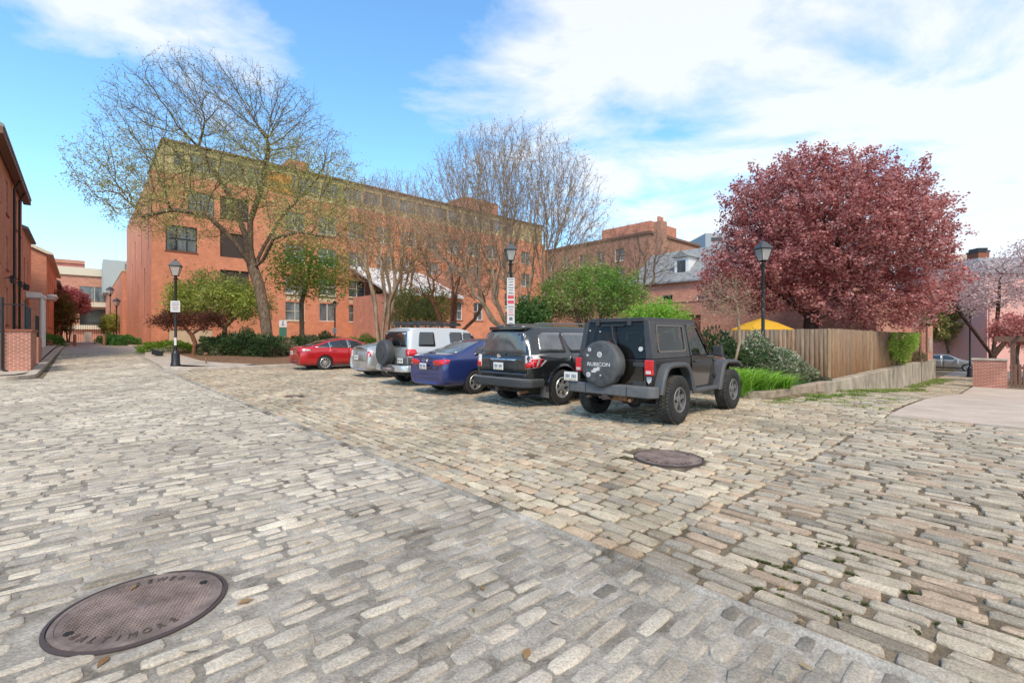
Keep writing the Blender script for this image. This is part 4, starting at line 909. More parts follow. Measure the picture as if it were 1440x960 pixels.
        sm.build('window_seal', mat('grey_seal', (.12, .10, .085), .6), root)
        # door: lower panel, window frame, glass, handle, mirror
        d = MB(); dp = [(.78, 1.14), (.76, .62), (.80, .575), (1.66, .575), (1.72, .62), (1.74, 1.14)]
        d.prismy(dp, sg*.776, sg*.795); do = d.build('door', mp_, root, bevel=.01, seg=3)
        fr = MB()
        def bar(a, b, w_): fr.cyl((a[0], sg*(Y(a[1])-.005), a[1]), (b[0], sg*(Y(b[1])-.005), b[1]), w_, n=6)
        bar((.79, 1.15), (.77, 1.70), .024); bar((.77, 1.70), (1.17, 1.70), .024); bar((1.17, 1.70), (1.56, 1.16), .024); fr.b2((.78, sg*.75, 1.13), (1.74, sg*.785, 1.16)); fr.build('window_frame', mp_, do, smooth=R(40))
        gl_ = MB(); gp = [(.80, 1.16), (1.52, 1.16), (1.15, 1.68), (.79, 1.68)]; gl_.add([(x, sg*(Y(z)-.006), z) for x, z in gp], [(0, 1, 2, 3)]); gl_.build('door_window', mg, do)
        hh = MB(); hh.b2((.86, sg*.80, 1.035), (1.02, sg*.825, 1.065)); hh.b2((.86, sg*.79, 1.03), (.89, sg*.82, 1.07)); hh.b2((.99, sg*.79, 1.03), (1.02, sg*.82, 1.07)); hh.build('handle', mt, do, bevel=.008)
        for z in (.74, 1.04):
            g_ = MB(); g_.b2((1.71, sg*.79, z-.03), (1.84, sg*.81, z+.03)); g_.build('door_hinge', mp_, do, bevel=.008)
        mi = MB(); mi.box((1.50, sg*.98, 1.24), (.11, .19, .19), taper=(.9, .85)); mi.b2((1.50, sg*.78, 1.15), (1.56, sg*.95, 1.19)); mi.build('wing_mirror', m_rubber, root, bevel=.03, seg=3)
        # A pillar
        a_ = MB(); a_.cyl((1.80, sg*.70, 1.14), (1.24, sg*.62, 1.78), .035, n=8); a_.build('windscreen_pillar', mp_, root, smooth=R(40))
        # step bar
        s_ = MB(); s_.prismy([(.50, .47), (.55, .55), (1.82, .55), (1.86, .47)], sg*.74, sg*.90); s_.build('side_step', mf, root, bevel=.025, seg=3)
        # tail lamp
        t_ = MB(); t_.b2((-.70, sg*.645, .86), (-.62, sg*.795, 1.12)); to = t_.build('tail_lamp', m_red, root, bevel=.018, seg=3)
        t2 = MB(); t2.b2((-.707, sg*.675, .885), (-.69, sg*.765, .94)); t2.build('reverse_lamp', m_lampw, to, bevel=.006)
        t3 = MB(); t3.b2((-.66, sg*.64, .85), (-.60, sg*.80, 1.13)); t3.build('lamp_housing', m_rubber, to, bevel=.01)
    ws = MB(); ws.add([(1.80, -.68, 1.15), (1.80, .68, 1.15), (1.25, .60, 1.77), (1.25, -.60, 1.77)], [(0, 1, 2, 3)]); ws.build('windscreen', mg, root)
    wf = MB(); wf.cyl((1.24, -.62, 1.78), (1.24, .62, 1.78), .04, n=8); wf.cyl((1.80, -.70, 1.14), (1.80, .70, 1.14), .035, n=8); wf.build('windscreen_frame', mp_, root)
    # belt crease line on the tub (thin moulding)
    for sg in (-1, 1):
        k = MB(); k.b2((-.64, sg*.774, 1.112), (1.84, sg*.780, 1.128)); k.build('belt_moulding', mt, root)
    k = MB(); k.cyl((-.45, -.785, 1.0), (-.45, -.775, 1.0), .0); 
    fc = MB(); fc.cyl((-.25, .774, 1.03), (-.25, .79, 1.03), .06, n=20); fc.build('fuel_cap', m_rubber, root, smooth=R(40))
    # interior: seats, roll bar, dashboard, steering wheel
    m_seat = mat('dark_seat', (.03, .03, .032), .8)
    for y in (-.36, .36):
        s = MB(); s.box((1.0, y, .80), (.5, .48, .18)); s.box((.76, y, 1.12), (.14, .46, .62), ry=R(-12)); s.box((.66, y, 1.5), (.09, .25, .17), ry=R(-8)); s.build('seat', m_seat, root, bevel=.04, seg=3)
    s = MB(); s.box((.1, 0, .85), (.42, .9, .16)); s.box((-.1, 0, 1.08), (.13, .9, .42), ry=R(-10)); s.build('rear_seat', m_seat, root, bevel=.04, seg=3)
    rb = MB()
    for sg in (-1, 1):
        rb.tube([(-.45, sg*.58, 1.15), (-.35, sg*.56, 1.6), (.2, sg*.55, 1.72), (1.2, sg*.55, 1.74)], .035); rb.tube([(.62, sg*.62, 1.0), (.62, sg*.55, 1.72)], .035)
    rb.tube([(.62, -.55, 1.72), (.62, .55, 1.72)], .035); rb.tube([(-.30, -.55, 1.62), (-.30, .55, 1.62)], .03); rb.tube([(.62, -.5, 1.70), (-.40, .45, 1.25)], .022); rb.build('roll_bar', m_seat, root, smooth=R(40))
    db = MB(); db.b2((1.5, -.70, .95), (1.8, .70, 1.18)); db.build('dashboard', m_seat, root, bevel=.04)
    sw = MB(); 
    for i in range(18):
        a, b2 = 2*math.pi*i/18, 2*math.pi*(i+1)/18; sw.cyl((1.38, .36+.18*math.cos(a), 1.12+.17*math.sin(a)), (1.38, .36+.18*math.cos(b2), 1.12+.17*math.sin(b2)), .015, n=6)
    sw.build('steering_wheel', m_seat, root)
    # underneath
    underbody(root, -.62, 2.9, .62, .42, .56)
    ax = MB(); ax.cyl((0, -.7, .41), (0, .7, .41), .05, n=12); ax.cyl((-.14, .05, .41), (.14, .05, .41), .15, n=14); ax.cyl((2.42, -.7, .41), (2.42, .7, .41), .045, n=12); ax.build('axle', m_irond, root, smooth=R(40))
    ex = MB(); ex.cyl((-.62, -.30, .46), (-.62, .20, .46), .075, n=16); ex.cyl((-.85, -.46, .44), (-.55, -.36, .46), .03, n=10); ex.build('exhaust', m_rust, root, smooth=R(40))
    ht = MB(); ht.b2((-.93, -.04, .42), (-.70, .04, .50)); ht.b2((-.93, -.11, .44), (-.90, .11, .47)); ht.cyl((-.93, .35, .44), (-.80, .35, .44), .025); ht.build('tow_hitch', m_irond, root, bevel=.006)
    for x in (0, 2.42):
        for sg in (-1, 1): wheel(root, x, sg*.81, .415, .27, .225, (5, False), m_alloyg, sg)
    # spare wheel under a fitted vinyl cover with lettering and stickers
    e = empty('spare_wheel_cover', (-.80, .09, 1.03), R(-90)); e.parent = root
    prof = [(.001, -.155), (.30, -.152), (.375, -.145), (.402, -.12), (.41, -.07), (.405, .02), (.39, .08), (.33, .10)]
    s = MB(); s.lathe(prof, 64, axis='Y'); so_ = s.build('cover', mcov, e, smooth=R(50))
    for v in so_.data.vertices:      # sagging folds in the lower half
        x, y, z = v.co; r_ = math.hypot(x, z); a = math.atan2(z, x)
        if r_ > .2: v.co.y += .006*math.sin(a*13+r_*20)*max(0, .4-z*1.4)
        if z < -.2 and r_ > .38: v.co.x *= .97; v.co.z += .012*math.sin(a*9)
    tM = Matrix.Translation((.0, -.158, -.005)) @ Matrix.Rotation(R(90), 4, 'X')
    text('RUBICON', .092, tM, 'lettering', m_signw, e, .0012, 1.18, .0015)
    for (a, b, r_, mm) in ((-.19, .25, .035, 0), (.02, .17, .05, 0), (-.235, .15, .022, 0), (-.215, -.19, .045, 0), (.04, -.19, .016, 0)):
        t = MB(); t.cyl((a, -.154, b), (a, -.160, b), r_, n=20); t.cyl((a, -.160, b), (a, -.1615, b), r_*.6, n=14, mi=1); t.build('sticker', [m_signw, mat('sticker_grey', (.35, .36, .37), .5)], e)
    t = MB(); g = random.Random(3); n = 14; pts = [(-.06+(.075+.03*(i % 2))*math.cos(2*math.pi*i/n)*1.0+.03*math.sin(2*math.pi*i/n), -.10+(.04+.018*(i % 2))*math.sin(2*math.pi*i/n)+.02*math.cos(2*math.pi*i/n)) for i in range(n)]
    t.prismy([(a, b) for a, b in pts], -.155, -.160); t.build('sticker', m_signw, e)
    # stickers on the rear glass and body
    for y, z in ((-.55, 1.30), ):
        t = MB(); t.cyl((-.655, y, z), (-.640, y, z), .04, n=18); t.build('window_sticker', m_signw, rgo)
    for y, z in ((.52, 1.62), (.30, 1.60)):
        t = MB(); t.cyl((-.612, y, z), (-.600, y, z), .014, n=10); t.build('window_sticker', m_signw, rgo)
    t = MB(); t.add([(-.651, -.66, .84), (-.651, -.76, .84), (-.651, -.745, .76), (-.651, -.70, .72), (-.651, -.665, .77), (-.63, -.71, .8)], [(0, 1, 2, 3, 4), (0, 5, 1), (1, 5, 2), (2, 5, 3), (3, 5, 4), (4, 5, 0)]); t.build('body_sticker', m_signw, root)
    plate(root, -.90, .745, .78); pb = MB(); pb.b2((-.89, .60, .69), (-.87, .89, .87)); pb.build('plate_bracket', m_rubber, root)
    return root
j = jeep((2.25, 8.77), R(44.5))
s1 = suv_black((.49, 11.05), R(44))
s2 = blue_sedan((-1.55, 13.05), R(43.5))
s3 = suv_silver((-3.10, 15.35), R(43))
s4 = hatch((-5.15, 18.2), R(43))
s5 = red_sedan((-9.1, 22.05), R(41.5))
# ------------------------------------------------------------------ buildings (local frame: x along C, y along S, z up)
def bld(name, c, s, label, cat='building', group=None, z=None):
    x, y = W(c, s); o = empty(name, (x, y, 0), SA); return tag(o, label, cat, group)
def facade(root, p0, ang, width, z0, z1, wins, m, name='wall', reveal=.14, cap=True):
    """wall with real openings: starts at local p0=(x,y) and runs along direction ang (degrees); outward normal on its right-hand side"""
    ca, sa = math.cos(R(ang)), math.sin(R(ang)); nx, ny = sa, -ca
    P = lambda u, z, d=0: (p0[0]+ca*u-nx*d, p0[1]+sa*u-ny*d, z)
    xs = sorted({0, width, *[w_[0] for w_ in wins], *[w_[2] for w_ in wins]}); zs = sorted({z0, z1, *[w_[1] for w_ in wins], *[w_[3] for w_ in wins]})
    mb = MB()
    for a, b in zip(xs, xs[1:]):
        run = None
        for c, d in zip(zs, zs[1:]):
            mu, mz = (a+b)/2, (c+d)/2
            if any(w_[0] < mu < w_[2] and w_[1] < mz < w_[3] for w_ in wins): continue
            mb.add([P(a, c), P(b, c), P(b, d), P(a, d)], [(0, 1, 2, 3)])
    for w_ in wins:
        a, c, b, d = w_[:4]
        mb.add([P(a, c), P(b, c), P(b, d), P(a, d), P(a, c, reveal), P(b, c, reveal), P(b, d, reveal), P(a, d, reveal)], [(0, 4, 5, 1), (1, 5, 6, 2), (2, 6, 7, 3), (3, 7, 4, 0)])
    o = mb.build(name, m, root)
    for w_ in wins: window(root, P, w_, reveal)
    return o
def window(root, P, w_, reveal):
    a, c, b, d = w_[:4]; st = w_[4] if len(w_) > 4 else 'w'
    fm = {'w': m_white, 'd': m_black, 'c': m_cream, 'x': m_dark, 's': m_buff, 'g': m_tan}[st[0]]
    if st[0] == 'x':
        k = MB(); k.add([P(a, c, reveal), P(b, c, reveal), P(b, d, reveal), P(a, d, reveal)], [(0, 1, 2, 3)]); k.build('recess', m_dark if len(st) < 2 else m_brDk, root); return
    if st[0] == 's' and len(st) > 1:
        k = MB(); k.add([P(a, c, reveal*.5), P(b, c, reveal*.5), P(b, d, reveal*.5), P(a, d, reveal*.5)], [(0, 1, 2, 3)]); k.build('panel', m_buff, root); return
    fw = .06; mb = MB()
    def strip(u0, v0, u1, v1, dp=0.03):
        q = [P(u0, v0, reveal-.06), P(u1, v0, reveal-.06), P(u1, v1, reveal-.06), P(u0, v1, reveal-.06), P(u0, v0, reveal+.01), P(u1, v0, reveal+.01), P(u1, v1, reveal+.01), P(u0, v1, reveal+.01)]
        mb.add(q, [(0, 1, 2, 3), (0, 4, 5, 1), (1, 5, 6, 2), (2, 6, 7, 3), (3, 7, 4, 0)])
    strip(a, c, a+fw, d); strip(b-fw, c, b, d); strip(a+fw, c, b-fw, c+fw); strip(a+fw, d-fw, b-fw, d)
    nm = st.count('|'); 
    for i in range(nm): u = a+(b-a)*(i+1)/(nm+1); strip(u-fw*.6, c+fw, u+fw*.6, d-fw)
    ed = [a+fw]+[a+(b-a)*(i+1)/(nm+1) for i in range(nm)]+[b-fw]
    if '-' in st:
        zc = c+(d-c)*.5
        for u0, u1 in zip(ed, ed[1:]): strip(u0+fw*.6, zc-.025, u1-fw*.6, zc+.025)
    f = mb.build('window', fm, root)
    k = MB(); k.add([P(a, c, reveal), P(b, c, reveal), P(b, d, reveal), P(a, d, reveal)], [(0, 1, 2, 3)]); k.build('pane', m_pane if 'k' not in st else m_paned, f)
    if 'n' not in st:
        k = MB(); q = [P(a-.08, c-.1, -.06), P(b+.08, c-.1, -.06), P(b+.08, c-.002, -.06), P(a-.08, c-.002, -.06), P(a-.08, c-.1, .1), P(b+.08, c-.1, .1), P(b+.08, c-.002, .1), P(a-.08, c-.002, .1)]
        k.add(q, [(0, 1, 2, 3), (0, 4, 5, 1), (1, 5, 6, 2), (2, 6, 7, 3), (3, 7, 4, 0)]); k.build('sill', m_brDk if st[0] in 'wd' else fm, f)
m_brDk = mat('dark_brick_sill', (.26, .09, .05), .9)
def flatroof(root, x0, y0, x1, y1, z, m=m_tan, over=.12, th=.22, name='roof'):
    k = MB(); k.b2((x0-over, y0-over, z), (x1+over, y1+over, z+th)); return k.build(name, m, root, bevel=.02)
# 1 big brick apartment block with yellow top storey
B1 = bld('apartment_building', 4.4, 50.5, 'big orange brick apartment block with yellow-brown top storey, behind the tall budding tree')
g = .3
wins = []
for z0, z1 in ((9.1, 11.35),): wins.append((1.0, z0, 3.3, z1, 'd||-'))
wins += [(2.6, 12.5, 4.6, 14.6, 'd|-')]
for z0, z1 in ((9.0, 11.3), (12.5, 14.7), (5.6, 7.8)): wins.append((5.1, z0, 7.5, z1, 'x'))
wins += [(1.2, .7, 4.5, 2.2, 's_')]
for k in range(11):
    u = 10.9+3.3*k
    if u > 46: break
    for r_, (z0, z1) in enumerate(((3.2, 5.1), (5.95, 7.8), (9.1, 11.0), (12.5, 14.3))):
        if k % 2 == 1 and r_ == 0: wins.append((u, z0, u+1.7, z1, 'w|n'))
        else: wins.append((u-.1, z0, u+1.8, z1, 'c|-'))
    wins.append((u-.1, 5.25, u+1.8, 5.85, 's_'))
facade(B1, (0, 0), 0, 49, g, 15.9, wins, m_brA)
sw = [(y, z0, y+.45, z1, 'x') for y, z0, z1 in ((2.5, 9.2, 14), (6, 3, 8), (9, 8.5, 13), (13, 3, 7), (16, 7, 12), (20, 3, 10), (25, 3, 6))]
facade(B1, (0, 30), -90, 30, g, 15.9, [(30-w_[2], w_[1], 30-w_[0]+.5, w_[3], 'x') for w_ in sw], m_brA, 'side_wall', reveal=.05)
facade(B1, (49, 0), 90, 25, g, 15.9, [], m_brA, 'side_wall'); facade(B1, (49, 30), 180, 49, g, 15.9, [], m_brA, 'rear_wall')
k = MB(); k.b2((.02, .02, 15.7), (48.98, 24.9, 15.88)); k.build('roof', m_slate, B1)
# top storey: sloping left end
tw = [(1.1, 16.7, 1.9, 18.1, 'g')]+[(2.3+2.35*i, 16.6, 4.45+2.35*i, 18.15, 'g|') for i in range(17)]
facade(B1, (.9, .35), 0, 47.7, 15.9, 18.7, [(a-.9+.5, b, c-.9+.5, d, e) for a, b, c, d, e in tw if c < 47], m_tan, 'top_storey')
k = MB(); k.prismy([(0.0, 15.9), (.9, 18.7), (.92, 18.7), (.92, 15.9)], .36, 12); k.build('sloped_end', m_tan, B1)
k = MB(); k.b2((48.6, .35, 15.9), (48.65, 12, 18.7)); k.build('top_side_wall', m_tan, B1)
k = MB(); k.b2((.7, .1, 18.7), (48.9, 12.2, 18.86)); k.build('top_roof', m_brown, B1)
for a, b, h in ((11.4, 13.4, 20.0), (34, 40, 20.7)):
    k = MB(); k.b2((a, .9, 18.86), (b, 6, h)); k.build('roof_house', m_brB, B1)
k = MB(); k.b2((9.2, .25, 16.1), (11.6, .34, 18.0)); k.build('orange_panel', mat('orange_panel', (.62, .24, .04), .7), B1)
# lower wing along the far street
B1b = bld('building', 4.0, 80.8, 'lower orange brick wing with tall slot recesses beyond the big apartment block')
facade(B1b, (0, 30), -90, 30, g, 10.2, [(3, 2, 3.5, 7, 'x'), (9, 4, 9.5, 9, 'x'), (15, 2, 15.5, 7, 'x'), (22, 3, 22.5, 8, 'x')], m_brA); facade(B1b, (0, 0), 0, 20, g, 10.2, [], m_brA, 'front_wall'); flatroof(B1b, 0, 0, 20, 30, 10.2, m_tan, .05)
B1c = bld('building', c_at(151, 112), 112, 'narrow grey block with a metal top storey rising beside the brick wing')
k = MB(); k.b2((0, 0, g), (12, 8, 9.5)); k.build('wall', m_brC, B1c); k = MB(); k.b2((-.6, -.3, 9.5), (12, 8, 15.5)); k.build('top_storey', mat('grey_metal', (.38, .42, .42), .5, var=.1), B1c)
k = MB(); k.b2((2.4, -.34, 10), (6, -.3, 15)); k.build('window', m_pane, B1c)
# building closing the far street
B2 = bld('building', -24, 121, 'long brick building with cream bands closing the end of the left street')
facade(B2, (0, 0), 0, 40, g, 13.2, [(23.7, 3.6, 28.0, 7.0, 'ckn'), (23.7, 8.2, 28.0, 11.2, 'c|n')], m_brC); flatroof(B2, 0, 0, 40, 14, 13.2, m_cream, .3, 1.5)
for z in (7.3, 3.0): k = MB(); k.b2((22.0, -.6, z), (29, -.02, z+.8)); k.build('balcony_slab', m_cream, B2)
B2b = bld('building', c_at(76, 175), 175, 'distant red brick block seen over the end of the left street')
wb = c_at(118, 175)-c_at(76, 175)
facade(B2b, (0, 0), 0, wb, g, 21.5, [], mat('far_red', (.45, .16, .13), .9, var=.15, vscale=.3)); flatroof(B2b, 0, 0, wb, 14, 21.5, m_brC, .2, 1)
# row houses on the left
H1 = bld('row_house', -3.0, 31, 'tall brick row house at the left edge with dark downpipes and gas lanterns', 'house')
w1 = []
for a in (2.0, 6.0, 10.6, 13.2):
    for z0, z1 in ((2.2, 4.2), (5.2, 7.0), (8.2, 10.0)): w1.append((a, z0, a+1.1, z1, 'w-'))
facade(H1, (0, 0), 90, 15.3, .2, 10.9, w1, m_brB, 'front_wall'); facade(H1, (-9, 0), 0, 9, .2, 10.9, [], m_brB, 'gable_wall'); facade(H1, (0, 15.3), 180, 9, .2, 10.9, [], m_brB, 'gable_wall')
k = MB(); k.prismy([(.45, 10.9), (.45, 11.02), (-4.5, 13.6), (-9.4, 11.02), (-9.4, 10.9)], -.2, 15.5); k.build('roof', m_slate, H1)
k = MB(); k.b2((.06, -.2, 10.6), (.42, 15.5, 10.89)); k.build('cornice', m_brown, H1)
for y in (8.7, 11.8):
    k = MB(); k.tube([(.4, y, 10.7), (.12, y, 10.1), (.12, y, .5)], .06); k.build('downpipe', m_black, H1, smooth=R(40))
for y, z in ((5.2, 4.6), (9.4, 4.7), (12.8, 4.8), (14.6, 4.9)):
    k = MB(); k.cyl((.02, y, z), (.3, y, z+.1), .02); k.prism([(.18, y-.12), (.42, y-.12), (.42, y+.12), (.18, y+.12)], z-.1, z-.07); k.box((.3, y, z+.1), (.3, .3, .16), taper=(.2, .2)); k.box((.3, y, z-.1), (.16, .16, .28)); k.build('wall_lantern', m_black, H1)
k = MB(); k.prismy([(-9, .15), (.02, .15), (.02, 1.0), (-9, 1.0)], -.01, -.06)
H2 = bld('row_house', -3.0, 46.6, 'narrow plain brick house squeezed between the tall row house and the gabled house', 'house')
facade(H2, (0, 0), 90, 7.5, .2, 9.0, [(1, 2.4, 2, 4.2, 'w-'), (4, 2.4, 5, 4.2, 'w-'), (1, 5.4, 2, 7.2, 'w-'), (4, 5.4, 5, 7.2, 'w-')], m_brB); facade(H2, (-7, 0), 0, 7, .2, 9.0, [], m_brB, 'gable_wall')
k = MB(); k.prismy([(.3, 9), (.3, 9.12), (-4, 11), (-7, 9.12), (-7, 9)], -.02, 7.6); k.build('roof', m_slate, H2)
k = MB(); k.b2((.02, 2.4, 4.4), (1.0, 5.0, 4.62)); k.b2((.02, 2.45, 4.62), (.8, 4.95, 4.8)); k.build('porch_roof', m_white, H2)
for y in (2.6, 4.8):
    k = MB(); k.cyl((.82, y, .4), (.82, y, 4.4), .13, n=14); k.build('column', m_white, H2, smooth=R(40))
H3 = bld('row_house', -2.2, 56.5, 'red brick gabled house with white cornice beyond the columned porch', 'house')
facade(H3, (0, 0), 90, 22, .2, 8.6, [(2+4.2*i, z0, 3+4.2*i, z1, 'w-') for i in range(5) for z0, z1 in ((2.4, 4.2), (5.4, 7.2))], m_brA)
k = MB(); k.prismy([(-10, .2), (0, .2), (0, 8.6), (-5, 11.2), (-10, 8.6)], .0, .3); k.build('gable_wall', m_brB, H3)
k = MB(); k.prismy([(.4, 8.55), (.4, 8.7), (-5, 11.45), (-10, 8.8), (-10, 8.6), (-5, 11.2), (-.0, 8.62)], -.25, 22); k.build('roof', m_cream, H3)
k = MB(); k.b2((.02, .3, 5.0), (.6, 4, 5.2)); k.b2((.02, .4, 4.8), (.5, 3.9, 5.0)); k.build('porch_roof', m_white, H3)
k = MB(); k.b2((-3.2, 9, 10.5), (-2.4, 10, 13)); k.build('chimney', m_slate, H3)
H4 = bld('row_house', -2.4, 79, 'far small brick house with dark eaves past the gabled house', 'house')
facade(H4, (0, 0), 90, 30, .2, 8.2, [], m_brB); k = MB(); k.prismy([(-8, .2), (0, .2), (0, 8.2), (-4, 10.2), (-8, 8.2)], .0, .3); k.build('gable_wall', m_brB, H4)
k = MB(); k.prismy([(.5, 8.1), (.5, 8.3), (-4, 10.4), (-8, 8.3), (-8, 8.1)], -.2, 30); k.build('roof', m_slate, H4)
# low stoop wall with iron railing
SW = bld('brick_stoop', -3.3, 26.0, 'low weathered brick stoop wall with black iron railing at the left corner', 'wall')
k = MB(); k.b2((-7, 0, .1), (1.85, .3, 1.72)); k.build('front_wall', m_brW, SW, bevel=.01); k = MB(); k.b2((1.5, .302, .1), (1.85, 3.2, 1.72)); k.build('side_wall', m_brW, SW, bevel=.01)
k = MB(); k.b2((-7, -.04, 1.72), (1.9, .34, 1.80)); k.b2((1.46, .345, 1.72), (1.9, 3.25, 1.80)); k.build('coping', m_brDk, SW, bevel=.01)
k = MB(); k.b2((-7, .302, .1), (1.49, 3.2, 1.5)); k.build('landing', m_conc, SW)
k = MB()
for i in range(26): k.cyl((-6.8+.34*i, .15, 1.8), (-6.8+.34*i, .15, 2.75), .012, n=5)
for i in range(9): k.cyl((1.68, .3+.34*i, 1.8), (1.68, .3+.34*i, 2.75), .012, n=5)
k.cyl((-7, .15, 2.75), (1.68, .15, 2.75), .022, n=6); k.cyl((1.68, .15, 2.75), (1.68, 3.2, 2.75), .022, n=6); k.cyl((1.68, .15, 1.8), (1.68, .15, 2.95), .035, n=6); k.build('railing', m_black, SW)
k = MB(); k.tube([(1.1, -.05, 3.0), (1.1, -.05, .3), (1.3, -.25, .15)], .045); k.build('drain_pipe', m_black, SW, smooth=R(40))
SW2 = bld('brick_stoop', -2.4, 30.5, 'second brick stoop with dark railing just beyond the corner stoop', 'wall')
k = MB(); k.b2((-.6, 0, .2), (.95, 2.4, 1.5)); k.build('wall', m_brW, SW2, bevel=.01); k = MB()
for i in range(8): k.cyl((.85, .1+.3*i, 1.5), (.85, .1+.3*i, 2.5), .014, n=5)
k.cyl((.85, 0, 2.5), (.85, 2.4, 2.5), .022, n=6); k.build('railing', m_black, SW2)
# gate posts and fence at the end of the left street
GF = bld('iron_gate', -6, 112, 'iron gate with pale stone posts across the end of the left street', 'gate')
for i, x in enumerate((2.5, 6.4, 9.3)):
    k = MB(); k.b2((x, 0, .5), (x+.9, .9, 2.4)); k.build('post', m_cream, GF, bevel=.03)
k = MB()
for i in range(46):
    k.cyl((-1+.3*i, .4, .6), (-1+.3*i, .4, 4.2), .03, n=4)
k.cyl((-1, .4, 4.1), (12.5, .4, 4.1), .05, n=4); k.build('bars', m_black, GF)
# annex with pale roof in front of the apartment block
AX = bld('brick_annex', c_at(548, 42), 42, 'low brick annex with a pale metal roof behind the multi-stem trees')
ax0 = c_at(548, 42); wA = c_at(700, 42)-ax0
facade(AX, (0, 0), 0, wA, .3, 5.9, [(wA-6.5, 3.4, wA-5.2, 5.4, 'w|-'), (wA-3.6, 3.4, wA-2.3, 5.4, 'w|-'), (2, 3.4, 5.5, 5.4, 'x')], m_brA); facade(AX, (0, 8.4), -90, 8.4, .3, 5.9, [], m_brC, 'side_wall')
k = MB(); k.add([(-.4, -.5, 5.9), (wA*.62, -.5, 5.9), (wA*.62, 8.4, 9.4), (-.4, 8.4, 9.4), (-.4, -.5, 5.7), (wA*.62, -.5, 5.7), (wA*.62, 8.4, 9.2), (-.4, 8.4, 9.2)], [(0, 1, 2, 3), (7, 6, 5, 4), (0, 4, 5, 1), (1, 5, 6, 2), (2, 6, 7, 3), (3, 7, 4, 0)]); k.build('roof', m_metal_roof, AX)
k = MB(); k.b2((wA*.62, .02, 5.9), (wA, 8.4, 9.0)); k.build('upper_wall', m_brB, AX)
# long brick buildings in the middle
M1 = bld('brick_building', 54.5, 33, 'long brown brick building with dark flat roof line behind the central bare trees')
facade(M1, (0, 26), -90, 26, -1, 15.0, [(1.5+3.2*i, z0, 3.0+3.2*i, z1, 'c|-') for i in range(7) for z0, z1 in ((5.5, 7.5), (9, 11), (12, 13.7))], m_brD)
facade(M1, (0, 0), 0, 14, -1, 15.0, [], m_brD, 'side_wall'); flatroof(M1, 0, 0, 14, 26, 15.0, m_brown, .2, .35)
k = MB(); k.b2((2, 1.0, 15.35), (9, 9, 17.2)); k.build('roof_house', m_brB, M1)
M2 = bld('brick_house', 40, 7.5, 'brick house with grey shingle roof, dormer and tall chimney, left of the purple tree', 'house')
facade(M2, (0, 18.8), -90, 18.8, -1.2, 6.6, [(18.8-15.35, 3.0, 18.8-14.3, 5.4, 'wk-'), (6.8, 3.0, 7.9, 5.2, 'w-')], m_brC); facade(M2, (0, 0), 0, 9, -1.2, 6.6, [], m_brC, 'gable_wall'); facade(M2, (9, 18.8), 180, 9, -1.2, 6.6, [], m_brC, 'gable_wall')
k = MB(); k.prismy([(-.35, 6.45), (-.35, 6.6), (4.5, 10.2), (9.35, 6.6), (9.35, 6.45)], -.2, 19.0); k.build('roof', m_slate, M2)
dm = MB(); dm.b2((.9, 13.2, 7.2), (3.0, 14.6, 8.9)); dmo = dm.build('dormer', m_white, M2); k = MB(); k.b2((.86, 13.5, 7.5), (.9, 14.3, 8.6)); k.build('dormer_window', m_paned, dmo)
k = MB(); k.add([(.7, 13.0, 8.9), (.7, 14.8, 8.9), (.7, 13.9, 9.5), (3.6, 13.0, 8.9), (3.6, 14.8, 8.9), (3.6, 13.9, 9.5)], [(0, 1, 2), (5, 4, 3), (0, 2, 5, 3), (2, 1, 4, 5), (0, 3, 4, 1)]); k.build('dormer_roof', m_slate, dmo)
ch = MB(); ch.b2((4.3, 17.8, 7), (5.3, 18.78, 13.6)); cho = ch.build('chimney', m_brD, M2, bevel=.03); k = MB(); k.cyl((4.55, 18.3, 13.6), (4.55, 18.3, 14.1), .18, n=10); k.build('chimney_pot', m_brB, cho); k = MB(); k.cyl((5.05, 18.3, 13.6), (5.05, 18.3, 14.1), .18, n=10); k.build('chimney_pot', m_brB, cho)
M3 = bld('brick_house', 30.5, 5.2, 'low pink brick garden house wall seen under the purple tree', 'house')
facade(M3, (0, 13.4), -90, 13.4, -.3, 3.9, [(2.5, 1.2, 4.0, 3.0, 'xx')], m_brC); facade(M3, (0, 0), 0, 15, -.3, 3.9, [], m_brC, 'side_wall')
flatroof(M3, 0, 0, 15, 13.4, 3.9, m_brC, .05, .12)
# end wall beside the lane
EW = bld('brick_wall', 37.8, 4.05, 'tall narrow pink brick wall with a small meter box at the far end of the fence', 'wall')
k = MB(); k.b2((0, 0, -1.3), (3.6, .3, 2.15)); k.build('wall_face', m_brC, EW, bevel=.01); k = MB(); k.b2((1.6, -.08, .6), (2.3, -.01, 1.5)); k.build('meter_box', m_conc, EW, bevel=.01); k = MB(); k.tube([(.2, -.06, 2.2), (.2, -.06, -.6)], .05); k.build('downpipe', m_brown, EW)
